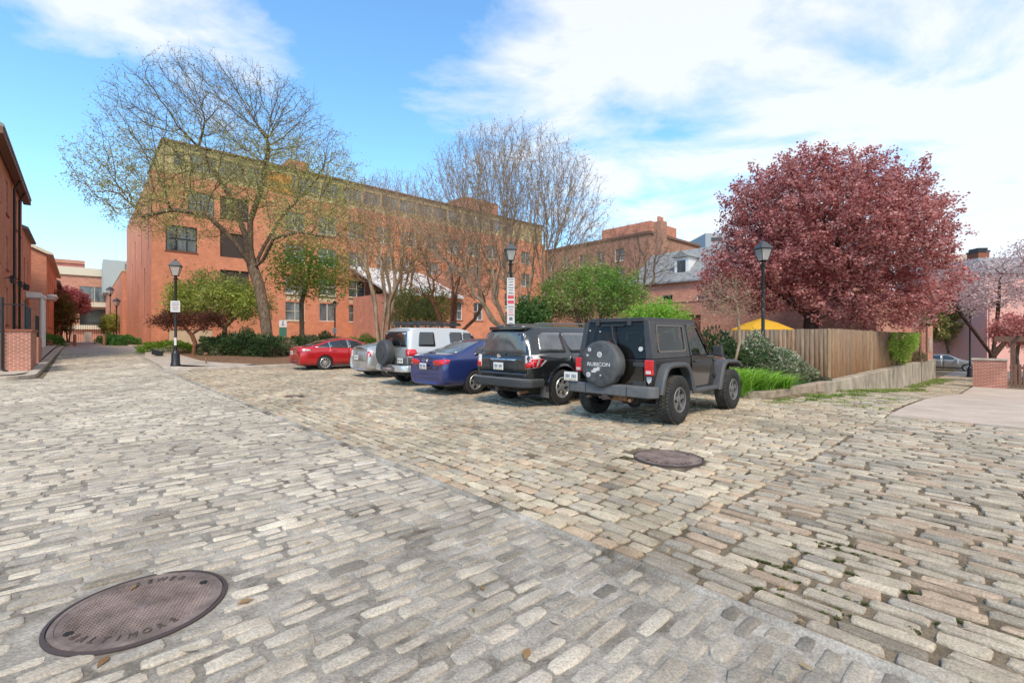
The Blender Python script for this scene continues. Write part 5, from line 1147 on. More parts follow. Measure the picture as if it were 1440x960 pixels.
# pink house at the right
PH = bld('pink_house', 49.5, -10.0, 'pink rendered house with grey hipped roof and dark chimney at the right edge', 'house')
phx, phy = W(49.5, -10.0)
Yp = 40.0; xL = PX(1388, Yp)
PH.location = (xL, Yp, 0); PH.rotation_euler = (0, 0, R(-6))
zt_ = ZV(383, Yp)
facade(PH, (0, 0), 0, 12, -1.6, zt_, [], m_pink); facade(PH, (0, 9), -90, 9, -1.6, zt_, [], m_pink, 'side_wall')
k = MB(); k.add([(-.35, -.35, zt_), (12.3, -.35, zt_), (12.3, 9.3, zt_), (-.35, 9.3, zt_), (.9, 2.0, zt_+1.55), (11, 2.0, zt_+1.55), (11, 7, zt_+1.55), (.9, 7, zt_+1.55), (-.35, -.35, zt_-.15), (12.3, -.35, zt_-.15), (12.3, 9.3, zt_-.15), (-.35, 9.3, zt_-.15)], [(0, 1, 5, 4), (1, 2, 6, 5), (2, 3, 7, 6), (3, 0, 4, 7), (4, 5, 6, 7), (0, 8, 9, 1), (1, 9, 10, 2), (2, 10, 11, 3), (3, 11, 8, 0), (11, 10, 9, 8)]); k.build('roof', m_slate, PH)
k = MB(); k.b2((1.1, 2.2, zt_+1.2), (2.0, 3.4, zt_+2.1)); pc = k.build('chimney', m_brDk, PH); k = MB(); k.b2((1.05, 2.15, zt_+2.1), (2.05, 3.45, zt_+2.25)); k.b2((1.15, 2.3, zt_+2.25), (1.95, 3.3, zt_+2.5)); k.build('chimney_cap', m_black, pc)
k = MB(); k.b2((3.6, .68, zt_+.35), (4.8, .9, zt_+.75)); k.build('skylight', m_paned, PH)
k = MB(); k.cyl((.15, -.06, -1), (.15, -.06, zt_), .05); k.build('downpipe', m_pink, PH)
# distant city blocks
def tower(name, u0, u1, v0, Y, label, m, nx, nz, depth=20, wm=m_paned):
    x0, x1 = PX(u0, Y), PX(u1, Y); zt = ZV(v0, Y); o = tag(empty(name, (x0, Y, 0)), label, 'building'); wd = x1-x0
    k = MB(); k.b2((0, 0, -2), (wd, depth, zt)); k.build('wall', m, o)
    k = MB()
    for r_ in range(nz):
        z = zt-2-(zt-6)*r_/nz; 
        for c_ in range(nx):
            a = wd*(c_+.25)/nx; k.b2((a, -.15, z-(zt-6)/nz*.5), (a+wd*.5/nx, -.02, z))
    k.build('window_rows', wm, o); return o
m_farc = mat('far_concrete', (.52, .50, .47), .9, var=.06, vscale=.1)
tower('tower', 992, 1024, 328, 220, 'grey high-rise peeking above the shingle roof left of the purple tree', mat('far_grey', (.33, .35, .37), .8), 1, 12)
tower('office_building', 1346, 1400, 369, 150, 'pale distant hospital block with rows of small windows behind the magnolia', m_farc, 12, 8)
tower('office_building', 1322, 1368, 357, 175, 'stepped pinkish distant block behind the pale hospital', mat('far_pink', (.55, .40, .34), .9), 9, 6)
tower('office_building', 1300, 1404, 455, 62, 'low white-banded building across the far street on the right', m_farc, 5, 2, 10)
# ------------------------------------------------------------------ trees and plants
def leafmesh(name, P, size, pal, parent, seed, aspect=.5, droop=0, m=None, jit=.22):
    g = np.random.default_rng(seed); n = len(P)
    d = g.normal(0, 1, (n, 3)); d[:, 2] = d[:, 2]*.6-droop; d /= np.linalg.norm(d, axis=1)[:, None]
    r = g.normal(0, 1, (n, 3)); s = np.cross(d, r); s /= np.linalg.norm(s, axis=1)[:, None]; nn = np.cross(d, s)
    L_ = size*g.uniform(.6, 1.25, (n, 1)); w_ = L_*aspect*.5
    V = np.stack([P, P+d*L_*.5+s*w_+nn*L_*.06, P+d*L_, P+d*L_*.5-s*w_+nn*L_*.06], 1).reshape(-1, 3)
    Fq = np.arange(4*n).reshape(-1, 4)
    # clumped colour: palette chosen by a smooth position hash plus noise
    pal = np.array(pal); k = np.clip(((np.sin(P[:, 0]*1.7+seed)+np.sin(P[:, 1]*1.9+1)+np.sin(P[:, 2]*2.3+2))/6+.5)*len(pal)+g.normal(0, .9, n), 0, len(pal)-.01).astype(int)
    c = pal[k]*g.uniform(1-jit, 1+jit, (n, 1)); c = np.repeat(c, 4, 0)
    return npmesh(name, V, Fq, m or m_leaf, parent, colr=np.clip(c, 0, 1))
def skeleton(roots, blobs, n_attr, D, seed, infl=6, kill=1.6, iters=120, upward=.12, inner=.0, wig=.25):
    g = np.random.default_rng(seed); A = []
    vol = [b[3]*b[4]*b[5]*(b[6] if len(b) > 6 else 1) for b in blobs]; tot = sum(vol)
    for b, v in zip(blobs, vol):
        m = int(n_attr*v/tot); p = g.normal(0, 1, (m, 3)); p /= np.linalg.norm(p, axis=1)[:, None]; p *= (g.uniform(inner, 1, (m, 1)))**(1/2.6)
        A.append(p*np.array(b[3:6])+np.array(b[:3]))
    A = np.concatenate(A); nodes = []; par = []; 
    for chain in roots:
        prev = -1
        for p in chain:
            if p == 'x': prev = -1; continue
            if isinstance(p, int): prev = p; continue
            nodes.append(np.array(p, float)); par.append(prev); prev = len(nodes)-1
    nodes = [n for n in nodes]; act = np.ones(len(A), bool)
    for it in range(iters):
        kd = kdtree.KDTree(len(nodes))
        for i, p in enumerate(nodes): kd.insert(p, i)
        kd.balance(); dirs = {}
        ai = np.nonzero(act)[0]
        if len(ai) < 4: break
        for a in ai:
            co, i, dist = kd.find(A[a])
            if dist < D*kill: act[a] = False; continue
            if dist < D*infl or it < 25: 
                v = (A[a]-nodes[i])/dist; dirs.setdefault(i, []).append(v)
        if not dirs: break
        add = 0
        for i, vs_ in dirs.items():
            v = np.mean(vs_, 0); v = v+g.normal(0, wig*.5, 3); v[2] += upward; nv = np.linalg.norm(v)
            if nv < 1e-3: continue
            p = nodes[i]+v/nv*D
            nodes.append(p); par.append(i); add += 1
            if len(vs_) > 8 and g.random() < .35:
                q = nodes[i]+(vs_[g.integers(len(vs_))]*.8+v/nv*.3); q = nodes[i]+(q-nodes[i])/np.linalg.norm(q-nodes[i])*D
                nodes.append(q); par.append(i)
        if len(nodes) > 14000: break
    return nodes, par
def tree_mesh(nodes, par, tip, expo, rmax, bark, root, name='trunk', twigs=0, tl=.4, seed=1, tipsides=3, flare_=1.3, thin=None, curl=.0):
    n = len(nodes); ch = [[] for _ in range(n)]
    for i, p in enumerate(par):
        if p >= 0: ch[p].append(i)
    g = np.random.default_rng(seed)
    rr = np.zeros(n)
    order = []; st = [i for i in range(n) if par[i] < 0]
    while st:
        i = st.pop(); order.append(i); st += ch[i]
    for i in order[::-1]:
        rr[i] = (sum(rr[c]**expo for c in ch[i]))**(1/expo) if ch[i] else tip
    mx = rr.max(); s = math.log(rmax/tip)/max(1e-6, math.log(mx/tip))
    rr = tip*(rr/tip)**s
    nodes = list(nodes); V = []; Fs = []
    def ring(p, d, r, k, u):
        v = d.cross(u)
        base = len(V)
        for j in range(k):
            a = 2*math.pi*j/k; q = p+(u*math.cos(a)+v*math.sin(a))*r; V.append((q.x, q.y, q.z))
        return base
    starts = [(i, None) for i in range(n) if par[i] < 0]
    tips = []
    while starts:
        i, p0 = starts.pop(); chain = ([p0] if p0 is not None else [])+[i]; k0 = i
        while ch[k0]:
            cs_ = sorted(ch[k0], key=lambda c: -rr[c]); 
            for c in cs_[1:]: starts.append((c, k0))
            k0 = cs_[0]; chain.append(k0)
        tips.append(k0)
        R0 = rr[chain[1]] if p0 is not None else rr[chain[0]]
        k = 10 if R0 > .12 else 7 if R0 > .05 else 5 if R0 > .02 else tipsides
        prev = None; u = None
        for q, idx in enumerate(chain):
            p = Vector(nodes[idx]); a = Vector(nodes[chain[max(0, q-1)]]); b = Vector(nodes[chain[min(len(chain)-1, q+1)]]); d = (b-a)
            if d.length < 1e-6: continue
            d.normalize()
            if u is None: u = d.orthogonal().normalized()
            else:
                u = (u-d*u.dot(d)); u = u.normalized() if u.length > 1e-5 else d.orthogonal().normalized()
            r = min(rr[idx], R0) if p0 is not None else rr[idx]
            if p0 is None and q == 0: r *= flare_
            base = ring(p, d, r, k, u)
            if prev is not None:
                for j in range(k): Fs.append((prev+j, prev+(j+1) % k, base+(j+1) % k, base+j))
            prev = base
    if twigs:
        small = [i for i in range(n) if rr[i] < tip*3.2]
        for i in small:
            for t in range(twigs):
                p = Vector(nodes[i]); a = Vector(nodes[par[i]]) if par[i] >= 0 else p-Vector((0, 0, 1)); d = (p-a).normalized()+Vector(g.normal(0, .55, 3)); d.z += curl; d.normalize()
                L_ = tl*g.uniform(.4, 1.2); u = d.orthogonal().normalized(); r = tip*.8; mid = p+d*L_*.5+Vector(g.normal(0, .05*L_, 3)); e = p+d*L_+Vector(g.normal(0, .12*L_, 3))
                b0 = ring(p, d, r, 3, u); b1 = ring(mid, d, r*.75, 3, u); b2_ = ring(e, d, r*.35, 3, u)
                for x, y in ((b0, b1), (b1, b2_)):
                    for j in range(3): Fs.append((x+j, x+(j+1) % 3, y+(j+1) % 3, y+j))
                if thin is not None: thin.append((mid, e))
    o = npmesh(name, np.array(V), np.array(Fs), bark, root, smooth=True)
    return o, rr
def tree(name, label, X, Y, spec, group=None, cat='tree', z=None):
    """spec: roots, blobs in local coords, leaves = list of (count per fine node, spread, size, palette, aspect)"""
    z0 = gz(X, Y)+.05 if z is None else z; o = tag(empty(name, (X, Y, z0)), label, cat, group)
    nodes, par = skeleton(spec['roots'], spec['blobs'], spec['n'], spec['D'], spec.get('seed', 1), upward=spec.get('up', .12), inner=spec.get('inner', 0), kill=spec.get('kill', 1.6), wig=spec.get('wig', .25))
    tw = []
    t, rr = tree_mesh(nodes, par, spec.get('tip', .006), spec.get('expo', 2.2), spec['r'], spec['bark'], o, twigs=spec.get('twigs', 0), tl=spec.get('tl', .4), thin=tw, seed=spec.get('seed', 1), curl=spec.get('curl', 0), flare_=spec.get('flare', 1.3))
    g = np.random.default_rng(spec.get('seed', 1)+5)
    for q, (cnt, spread, size, pal, asp, zmax) in enumerate(spec.get('leaves', [])):
        pts = [nodes[i] for i in range(len(nodes)) if rr[i] < spec.get('tip', .006)*spec.get('lt', 3)]
        if spec.get('twigleaf') and tw: pts = [np.array(a) for ab in tw for a in ab]
        pts = np.array(pts)
        if zmax: pts = pts[(pts[:, 2] < zmax+g.normal(0, .9, len(pts)))]
        k = int(cnt) if cnt > 50 else int(len(pts)*cnt); P = pts[g.integers(0, len(pts), k)]+g.normal(0, spread, (k, 3))
        leafmesh('crown' if q == 0 else 'blossom', P, size, pal, o, spec.get('seed', 1)+q, asp)
    return o
def sub(chain, n=3):
    out = []
    for a, b in zip(chain, chain[1:]):
        for i in range(n): out.append(tuple(a[k]+(b[k]-a[k])*i/n for k in range(3)))
    out.append(chain[-1]); return out
GREENY = [(.40, .40, .12), (.48, .47, .15), (.55, .52, .20), (.42, .38, .15)]
# tall budding tree
k_ = 30/F
def L_(u, v, Y0, X0, Yd=0, z0=.3):   # local coordinates from picture position at depth Y0+Yd (design aid)
    Yq = Y0+Yd; return (PX(u, Yq)-X0, Yd, ZV(v, Yq)-z0)
Y0 = 30; X0 = PX(379, Y0); z0 = gz(X0, Y0)+.05
P_ = lambda u, v, d=0: L_(u, v, Y0, X0, d, z0)
rt = [sub([(0, 0, 0), P_(372, 440), P_(364, 400), P_(356, 378)], 3)]
n0 = len(rt[0])-1
rt += [[n0]+sub([P_(330, 340, -1), P_(290, 300, -2), P_(240, 295, -2.5), P_(200, 305, -2)], 3)]
rt += [[n0]+sub([P_(352, 345, 0), P_(352, 310, .5), P_(366, 270, 1), P_(378, 210, 1)], 3)]
rt += [[n0]+sub([P_(370, 365, -.5), P_(385, 335, -1.5), P_(420, 326, -3), P_(470, 335, -3.5)], 3)]
rt += [[n0]+sub([P_(372, 345, 1), P_(400, 300, 2), P_(430, 270, 2.5)], 3), [n0]+sub([P_(345, 330, 1.5), P_(320, 270, 2.5), P_(280, 210, 2)], 3)]
c_ = lambda u, v, d=0: P_(u, v, d)
bl = [c_(310, 190, 0)+(7.5, 5.5, 4.2), c_(198, 252, -1)+(3.5, 3.8, 2.5), c_(420, 250, 0)+(4.2, 4.5, 4.0), c_(285, 130, 0)+(3.2, 3.5, 2.2), c_(395, 150, 0)+(2.6, 3, 2.0), c_(250, 300, -2)+(4.0, 3.5, 1.6), c_(450, 320, -3)+(3, 3, 1.4), c_(140, 264, -2)+(1.3, 1.8, 1.0)]
tree('tall_tree', 'tall spreading tree with sparse yellow-green buds and dark forked trunk, left of the parked cars', X0, Y0, dict(roots=rt, blobs=bl, n=6500, D=.34, r=.34, bark=m_bark, tip=.009, expo=2.35, twigs=2, tl=.6, seed=5, kill=1.35, up=.05, curl=.2,
     twigleaf=True, leaves=[(38000, .16, .12, GREENY, .5, 12.5), (17000, .12, .105, [(.44, .42, .17), (.36, .25, .11), (.36, .32, .13)], .5, None)]))
# young leafy tree
Y0 = 35; X0 = PX(425, Y0); z0 = gz(X0, Y0)+.05
tree('young_tree', 'young leaning tree with bright green and orange leaves in front of the brick block windows', X0, Y0, dict(roots=[sub([(0, 0, 0), P_(424, 425), P_(432, 395), P_(440, 360)], 4)],
     blobs=[P_(437, 380)+(3.0, 2.5, 2.2), P_(405, 365)+(1.8, 1.8, 1.8), P_(470, 385)+(2, 2, 1.7)], n=700, D=.4, r=.17, bark=m_bark, tip=.009, seed=8, leaves=[(7500, .5, .2, [(.24, .38, .06), (.26, .44, .08), (.38, .46, .10), (.56, .34, .13)], .6, None)]))
# multi-stem bare trees (crape-myrtle habit)
def multistem(label, u, Y, ztop, rx, stems, seed, bark, n=2600, leaf=None, v0=455, rmax=.11, spread=.9, zbot=3.2, name='multi_stem_tree', tw=2, D=.3, tip=.0065, dx=0, ry=None):
    X = PX(u, Y); g = random.Random(seed); roots = []; cnt = 0
    for i in range(stems):
        a = 2*math.pi*i/stems+g.uniform(-.3, .3); r1 = g.uniform(.25, 1)*spread; b = (math.cos(a)*.16, math.sin(a)*.16, 0)
        roots.append(sub([b, (math.cos(a)*(.22+r1*.25), math.sin(a)*(.22+r1*.25), 1.6), (math.cos(a)*(.3+r1*.8)+g.uniform(-.2, .2)+dx*.3, math.sin(a)*(.3+r1*.8), zbot*.95), (math.cos(a)*(.35+r1*1.5)+g.uniform(-.2, .2)+dx*.6, math.sin(a)*(.35+r1*1.5), zbot*1.35)], 4))
    h = (ztop-zbot)/2; ry = ry or rx*.85
    bl = [(dx, 0, zbot+h*.8, rx*.98, ry, h*.6), (dx, 0, zbot+h*1.05, rx, ry, h*.95), (dx, 0, zbot+h*1.45, rx*.72, ry*.75, h*.55), (dx-rx*.55, 0, zbot+h*.8, rx*.42, ry*.5, h*.5), (dx+rx*.55, 0, zbot+h*.8, rx*.42, ry*.5, h*.5)]
    return tree(name, label, X, Y, dict(roots=roots, blobs=bl, n=n, D=D, r=rmax, bark=bark, tip=tip*1.12, expo=2.5, twigs=tw, tl=.5, seed=seed, kill=1.3, up=-.02, curl=.12, wig=.38, twigleaf=bool(leaf), leaves=leaf or [], flare=1.1))
OR_ = [(.50, .26, .08), (.55, .36, .10), (.44, .34, .10), (.46, .20, .09)]
multistem('large bare multi-stem tree with pale smooth trunks behind the middle street lamp', 728, 23, 11.8, 5.0, 12, 21, m_bark2, n=8500, zbot=2.4, spread=1.1, rmax=.115, dx=-.45, leaf=[(.45, .12, .08, [(.34, .22, .11), (.42, .33, .13), (.36, .26, .15)], .5, None)], tw=3)
multistem('bare multi-stem tree with orange buds and pale trunks rising behind the pale silver hatchback', 538, 27, 10.9, 3.0, 8, 22, m_bark2, n=4000, leaf=[(.9, .14, .12, OR_, .5, 8.5)], zbot=3.6)
multistem('tangled multi-stem tree with reddish trunks and yellow buds behind the white-roofed SUV', 632, 27, 8.6, 3.2, 5, 23, m_bark3, n=3000, leaf=[(.8, .14, .11, [(.42, .30, .06), (.40, .22, .06)], .5, 6.5)], zbot=2.6, spread=1.3)
multistem('hazy bare tree in front of the brick block, left of the large bare tree', 560, 33, 13.0, 4.2, 6, 26, m_bark2, n=4000, leaf=[(.7, .14, .13, OR_, .5, 9)], zbot=5)
multistem('small bare grey-brown tree in front of the chimney house', 890, 36, 10.2, 3.8, 5, 24, m_bark, n=3200, zbot=4.5, leaf=[(.1, .1, .1, [(.3, .2, .12)], .5, None)])
multistem('bare thin tree behind the green shrubs left of the chimney house', 820, 39, 9.6, 3.4, 5, 25, m_bark2, n=1400, zbot=4.5, leaf=[(.2, .1, .1, OR_, .5, None)])
# purple-leaf tree
Y0 = 21.5; X0 = PX(1138, Y0); z0 = gz(X0, Y0)+.05
PUR = [(.40, .115, .105), (.54, .21, .19), (.66, .33, .30), (.30, .075, .07), (.58, .26, .235)]
bl = [P_(1160, 335)+(4.5, 4.2, 2.8), P_(1120, 290)+(3.2, 3.2, 2.0), P_(1225, 335)+(3.0, 3.2, 2.4), P_(1070, 380)+(2.6, 2.8, 2.0), P_(1230, 262)+(2.0, 2.2, 1.3), P_(1288, 400)+(1.5, 2.1, 1.5), P_(1250, 430, -1)+(2.1, 1.8, 1.15), P_(1030, 400)+(1.6, 1.8, 1.2), P_(1150, 250)+(2.4, 2.2, 1.1), P_(1180, 420, -1.5)+(2.2, 1.4, .9)]
tree('purple_leaf_tree', 'broad dome-shaped tree with dense purple-red leaves behind the wooden fence', X0, Y0, dict(roots=[sub([(0, 0, 0), (.05, 0, 1.6), (.1, 0, 2.3)], 3), [9-3]+sub([(-.6, .2, 3.0), (-1.6, .4, 3.9)], 3), [6]+sub([(.8, .3, 3.1), (2.2, .2, 3.9)], 3), [6]+sub([(.2, -.4, 3.3), (.5, -.8, 4.4)], 3)],
     blobs=bl, n=5200, D=.3, r=.3, bark=m_barkd, tip=.007, seed=31, kill=1.35, up=.03, inner=.12, lt=2.6, twigs=1, tl=.5, curl=.2, twigleaf=True, leaves=[(120000, .105, .13, PUR, .6, None)]))
# small round green tree by the left lamp
Y0 = 30; X0 = PX(301, Y0); z0 = gz(X0, Y0)+.05
tree('ornamental_tree', 'low spreading light green tree beside the left street lamp', X0, Y0+1, dict(roots=[sub([(0, 0, 0), (.0, 0, 1.1), (.1, 0, 1.7)], 3), [6]+sub([(-1, 0, 2.6), (-2.2, 0, 3.3)], 3), [6]+sub([(1, 0, 2.6), (2, 0, 3.2)], 3)],
     blobs=[(-.6, 0, 3.6, 3.1, 2.4, 1.4), (1.4, 0, 3.2, 1.8, 1.8, 1.1), (-1.5, 0, 2.8, 1.9, 1.8, .9), (-.5, 0, 4.7, 1.8, 1.5, .8)], n=1100, D=.3, r=.15, bark=m_bark, tip=.008, seed=33, leaves=[(17000, .24, .17, [(.36, .42, .08), (.44, .48, .11), (.50, .52, .17), (.40, .38, .12)], .55, None)]))
Y0 = 28.5; X0 = PX(272, Y0)
tree('maple_shrub', 'small dark red maple with twisted stem under the light green tree', X0, Y0, dict(roots=[sub([(0, 0, 0), (.1, 0, .8), (-.1, 0, 1.3)], 3), [6]+sub([(-.6, 0, 1.8), (-1.3, 0, 2.1)], 2), [6]+sub([(.5, 0, 1.7), (1.1, 0, 2.1)], 2)],
     blobs=[(-1.1, 0, 2.2, 1.6, 1.2, .55), (.9, 0, 2.2, 1.2, 1.0, .5)], n=500, D=.2, r=.12, bark=m_bark3, tip=.007, seed=35, leaves=[(5500, .16, .13, [(.15, .05, .04), (.22, .09, .05), (.10, .04, .03)], .5, None)]))
# green shrubby trees behind the jeep
def bushtree(label, u, Y, v0, v1, rx, seed, pal, name='leafy_tree', n=1100, size=.13, cnt=6, bark=m_bark, ry=2.0, stems=4, cat='tree', X=None, rm=.09, D=.26):
    X = PX(u, Y) if X is None else X; z0 = gz(X, Y)+.05; zb, zt = ZV(v1, Y)-z0, ZV(v0, Y)-z0; g = random.Random(seed); zb = max(.4, zb); roots = []
    for i in range(stems):
        a = 2*math.pi*i/stems+g.uniform(-.4, .4); roots.append(sub([(math.cos(a)*.1, math.sin(a)*.1, 0), (math.cos(a)*.4, math.sin(a)*.3, zb*.7), (math.cos(a)*rx*.4, math.sin(a)*ry*.4, zb*.6+zt*.4)], 3))
    h = (zt-zb)/2; bl = [(0, 0, zb+h, rx, ry, h), (-rx*.5, 0, zb+h*.7, rx*.6, ry*.8, h*.7), (rx*.5, 0, zb+h*.75, rx*.6, ry*.8, h*.7), (g.uniform(-.3, .3)*rx, 0, zb+h*1.5, rx*.5, ry*.5, h*.5)]
    return tree(name, label, X, Y, dict(roots=roots, blobs=bl, n=n, D=D, r=rm, bark=bark, tip=.007, seed=seed, twigs=1, tl=.3, leaves=[(cnt*n*1.9, .17, size, pal, .55, None)]), cat=cat)
GR1 = [(.13, .26, .04), (.20, .33, .06), (.27, .37, .09), (.32, .34, .13), (.28, .25, .12)]
GR2 = [(.22, .42, .04), (.30, .50, .06), (.26, .44, .07)]
GR3 = [(.05, .12, .03), (.08, .17, .04), (.12, .20, .06)]
bushtree('wide light green leafy tree with thin visible stems behind the black SUV', 832, 21, 372, 452, 2.45, 41, GR1, n=1900, cnt=4.2, size=.12, stems=6)
bushtree('dull green tree in front of the pale annex roof, left of the reddish trunks', 592, 31, 400, 462, 2.3, 42, [(.16, .22, .06), (.24, .28, .08), (.3, .28, .1)], n=900)
bushtree('bright yellow-green bush showing above the roof of the jeep', 925, 18, 424, 470, 1.25, 43, GR2, name='bush', n=500, cnt=7, size=.1, ry=1.2, cat='bush')
bushtree('dark green bush to the right of the middle street lamp', 745, 20, 418, 470, .8, 44, GR3, name='bush', n=350, cnt=8, ry=1, cat='bush')
# pale flowering tree by the jeep
bushtree('small slender tree with pale cream buds, between the jeep and the right street lamp', 1020, 13.6, 384, 452, .78, 45, [(.42, .34, .16), (.50, .44, .24), (.34, .24, .16), (.38, .22, .17)], name='budding_tree', n=700, cnt=1.6, size=.055, bark=m_bark2, ry=.75, stems=1, rm=.04, D=.13)
# shrubs of the beds: leaves on ellipsoid volumes
def shrub(name, label, X, Y, rad, seed, pal, n, size, asp=.45, z=None, group=None, cat='shrub', topc=None, stems=12, lump=.18, hang=False):
    g = np.random.default_rng(seed); z0 = gz(X, Y)+.05 if z is None else z; o = tag(empty(name, (X, Y, z0)), label, cat, group)
    p = g.normal(0, 1, (n, 3)); p /= np.linalg.norm(p, axis=1)[:, None]; p[:, 2] = np.abs(p[:, 2])*.98-.05; rr_ = 1-np.abs(g.normal(0, .13, (n, 1)))
    lum = 1+lump*(np.sin(p[:, :1]*5+seed)*np.cos(p[:, 1:2]*6+seed)+.6*np.sin(p[:, 2:3]*9+p[:, :1]*8))
    p[:, 2] = np.sign(p[:, 2])*np.abs(p[:, 2])**.72; P = p*rr_*lum*np.array(rad); P[:, 2] = np.maximum(P[:, 2], .02)
    if hang: P[:, 2] = rad[2]-P[:, 2]*g.uniform(.8, 1, n)
    leafmesh('foliage', P, size, pal, o, seed, asp, droop=-.35)
    if topc is not None:
        k = P[:, 2] > rad[2]*.3; Q = P[k][:topc[0]]; leafmesh('buds', Q*1.03, topc[1], topc[2], o, seed+3, .6, droop=-.9)
    mb = MB(); r2 = random.Random(seed)
    for i in range(stems):
        a = r2.uniform(0, 6.28); q = r2.uniform(.3, .8); mb.tube([(0, 0, 0), (math.cos(a)*rad[0]*q*.5, math.sin(a)*rad[1]*q*.5, rad[2]*.45), (math.cos(a)*rad[0]*q, math.sin(a)*rad[1]*q, rad[2]*.8)], .012, n=5)
    mb.build('stem', m_bark, o); return o
RH = [(.055, .10, .035), (.09, .15, .055), (.15, .20, .09), (.22, .20, .12), (.26, .17, .12)]
RHL = [(.10, .17, .06), (.20, .25, .12), (.34, .36, .24), (.28, .24, .15), (.15, .20, .08)]
for i, (u, Y, rx, ry, rz, lb) in enumerate(((318, 29.5, 1.5, 1.4, 1.25, 'dark green rhododendron mound nearest the left street lamp'), (350, 29.2, 1.7, 1.5, 1.5, 'largest rhododendron mound at the foot of the tall budding tree'), (385, 29.0, 1.6, 1.4, 1.25, 'rhododendron mound just left of the red sedan'), (425, 32, 2.0, 1.5, 1.2, 'dark hedge mound behind the red sedan roof'), (458, 35, 1.8, 1.2, 1.25, 'small dark bush under the brick block windows behind the red sedan'))):
    shrub('rhododendron', lb, PX(u, Y), Y, (rx, ry, rz), 60+i, RH, 5200, .2, group='rhododendrons on the far island')
shrub('clipped_bush', 'clipped bright green round bush by the pale trunks behind the hatchback', PX(515, 31), 31, (1.7, 1.2, 1.35), 70, [(.10, .24, .03), (.15, .31, .04)], 6000, .12)
shrub('clipped_bush', 'smaller clipped green bush just right of the pale trunks behind the hatchback', PX(548, 31), 31, (1.0, 1.0, 1.15), 71, [(.09, .22, .03), (.14, .29, .04)], 3500, .12)
shrub('yellow_green_bush', 'low yellow-green bush behind the left street lamp', PX(240, 31), 31, (2.0, 1.2, .75), 72, [(.24, .38, .04), (.18, .32, .04)], 4500, .13)
# right bed
shrub('laurel_shrub', 'dark green laurel behind the hood of the jeep', 6.0, 14.3, (1.7, 1.0, 1.55), 73, [(.05, .09, .03), (.09, .14, .045), (.2, .16, .09)], 5600, .12)
shrub('budded_shrub', 'broad shrub covered in pale cream bud tips along the left part of the fence', 7.55, 14.7, (1.15, .9, 1.40), 74, RHL, 9500, .10, topc=(3600, .085, [(.66, .63, .48), (.52, .52, .36)]))
shrub('budded_shrub', 'lower pale-budded shrub nearest the fence corner', 8.72, 15.0, (.8, .6, .98), 75, RHL, 6000, .10, topc=(2300, .08, [(.62, .58, .44), (.50, .50, .34)]))
shrub('low_shrub', 'low twiggy heather-like shrub at the foot of the fence corner', 9.42, 14.85, (.55, .3, .3), 76, [(.09, .07, .07), (.16, .11, .1), (.10, .12, .06)], 1500, .07)
# blade-leaved clumps (daylilies, ground cover)
def blades(name, label, pts, hgt, n, pal, seed, wdt=.018, kind=None, cat='plant', lean=.7, group=None, zo=.03):
    g = np.random.default_rng(seed); X, Y = pts[0][0], pts[0][1]; o = None
    B = np.array(pts)[g.integers(0, len(pts), n)]; sp = B[:, 2:3]*np.sqrt(g.uniform(0, 1, (n, 1))); a = g.uniform(0, 2*np.pi, (n, 1))
    bx = B[:, :1]+sp*np.cos(a); by = B[:, 1:2]+sp*np.sin(a); bz = np.array([gz(x, y) for x, y in zip(bx[:, 0], by[:, 0])])[:, None]+zo
    d = g.uniform(0, 2*np.pi, (n, 1)); H = hgt*g.uniform(.55, 1.15, (n, 1)); ln = H*lean*g.uniform(.3, 1.2, (n, 1)); dx, dy = np.cos(d), np.sin(d); sx_, sy_ = -dy*wdt/2, dx*wdt/2
    rows = []
    for t, wz in ((0, 1), (.35, 1), (.7, .85), (1, .15)):
        z = bz+H*(t*1.25-.45*t**2.6); x = bx+dx*ln*t**1.8; y = by+dy*ln*t**1.8
        rows += [np.concatenate([x-sx_*wz, y-sy_*wz, z], 1), np.concatenate([x+sx_*wz, y+sy_*wz, z], 1)]
    V = np.stack(rows, 1).reshape(-1, 3); f = np.array([(0, 1, 3, 2), (2, 3, 5, 4), (4, 5, 7, 6)]); Fq = (f[None]+(np.arange(n)*8)[:, None, None]).reshape(-1, 4)
    pal = np.array(pal); c = np.repeat(pal[g.integers(0, len(pal), n)]*g.uniform(.75, 1.25, (n, 1)), 8, 0)
    o = npmesh(name, V, Fq, m_leaf, colr=np.clip(c, 0, 1)); 
    if kind: tag(o, label, None, None, kind)
    else: tag(o, label, cat, group)
    return o
DL = [(.24, .48, .04), (.36, .60, .07), (.12, .30, .03), (.42, .60, .14)]
for i, (x, y, r_, h, lb) in enumerate(((5.75, 12.1, .42, .74, 'bright green strappy daylily clump right beside the front wheel of the jeep'), (6.4, 12.4, .45, .66, 'tall bright daylily clump at the middle of the right bed'), (7.05, 12.7, .42, .5, 'medium daylily clump right of the tallest clump'), (5.35, 12.9, .4, .72, 'daylily clump behind the front bumper of the jeep'))):
    blades('daylily', lb, [(x, y, r_)], h*1.05, 620, DL, 80+i, wdt=.026, lean=1.15, group='daylily clumps in the right bed')
blades('ground_cover', 'low dark green grassy ground cover along the kerb of the right bed', [W(c_, 4.72)+(.3,) for c_ in (14.2, 14.8, 15.4, 16, 16.6, 17.1)]+[W(c_, 5.1)+(.3,) for c_ in (14.0, 14.7, 15.4)],   .2, 5200, [(.08, .19, .05), (.12, .26, .06)], 90, .012, kind='stuff')
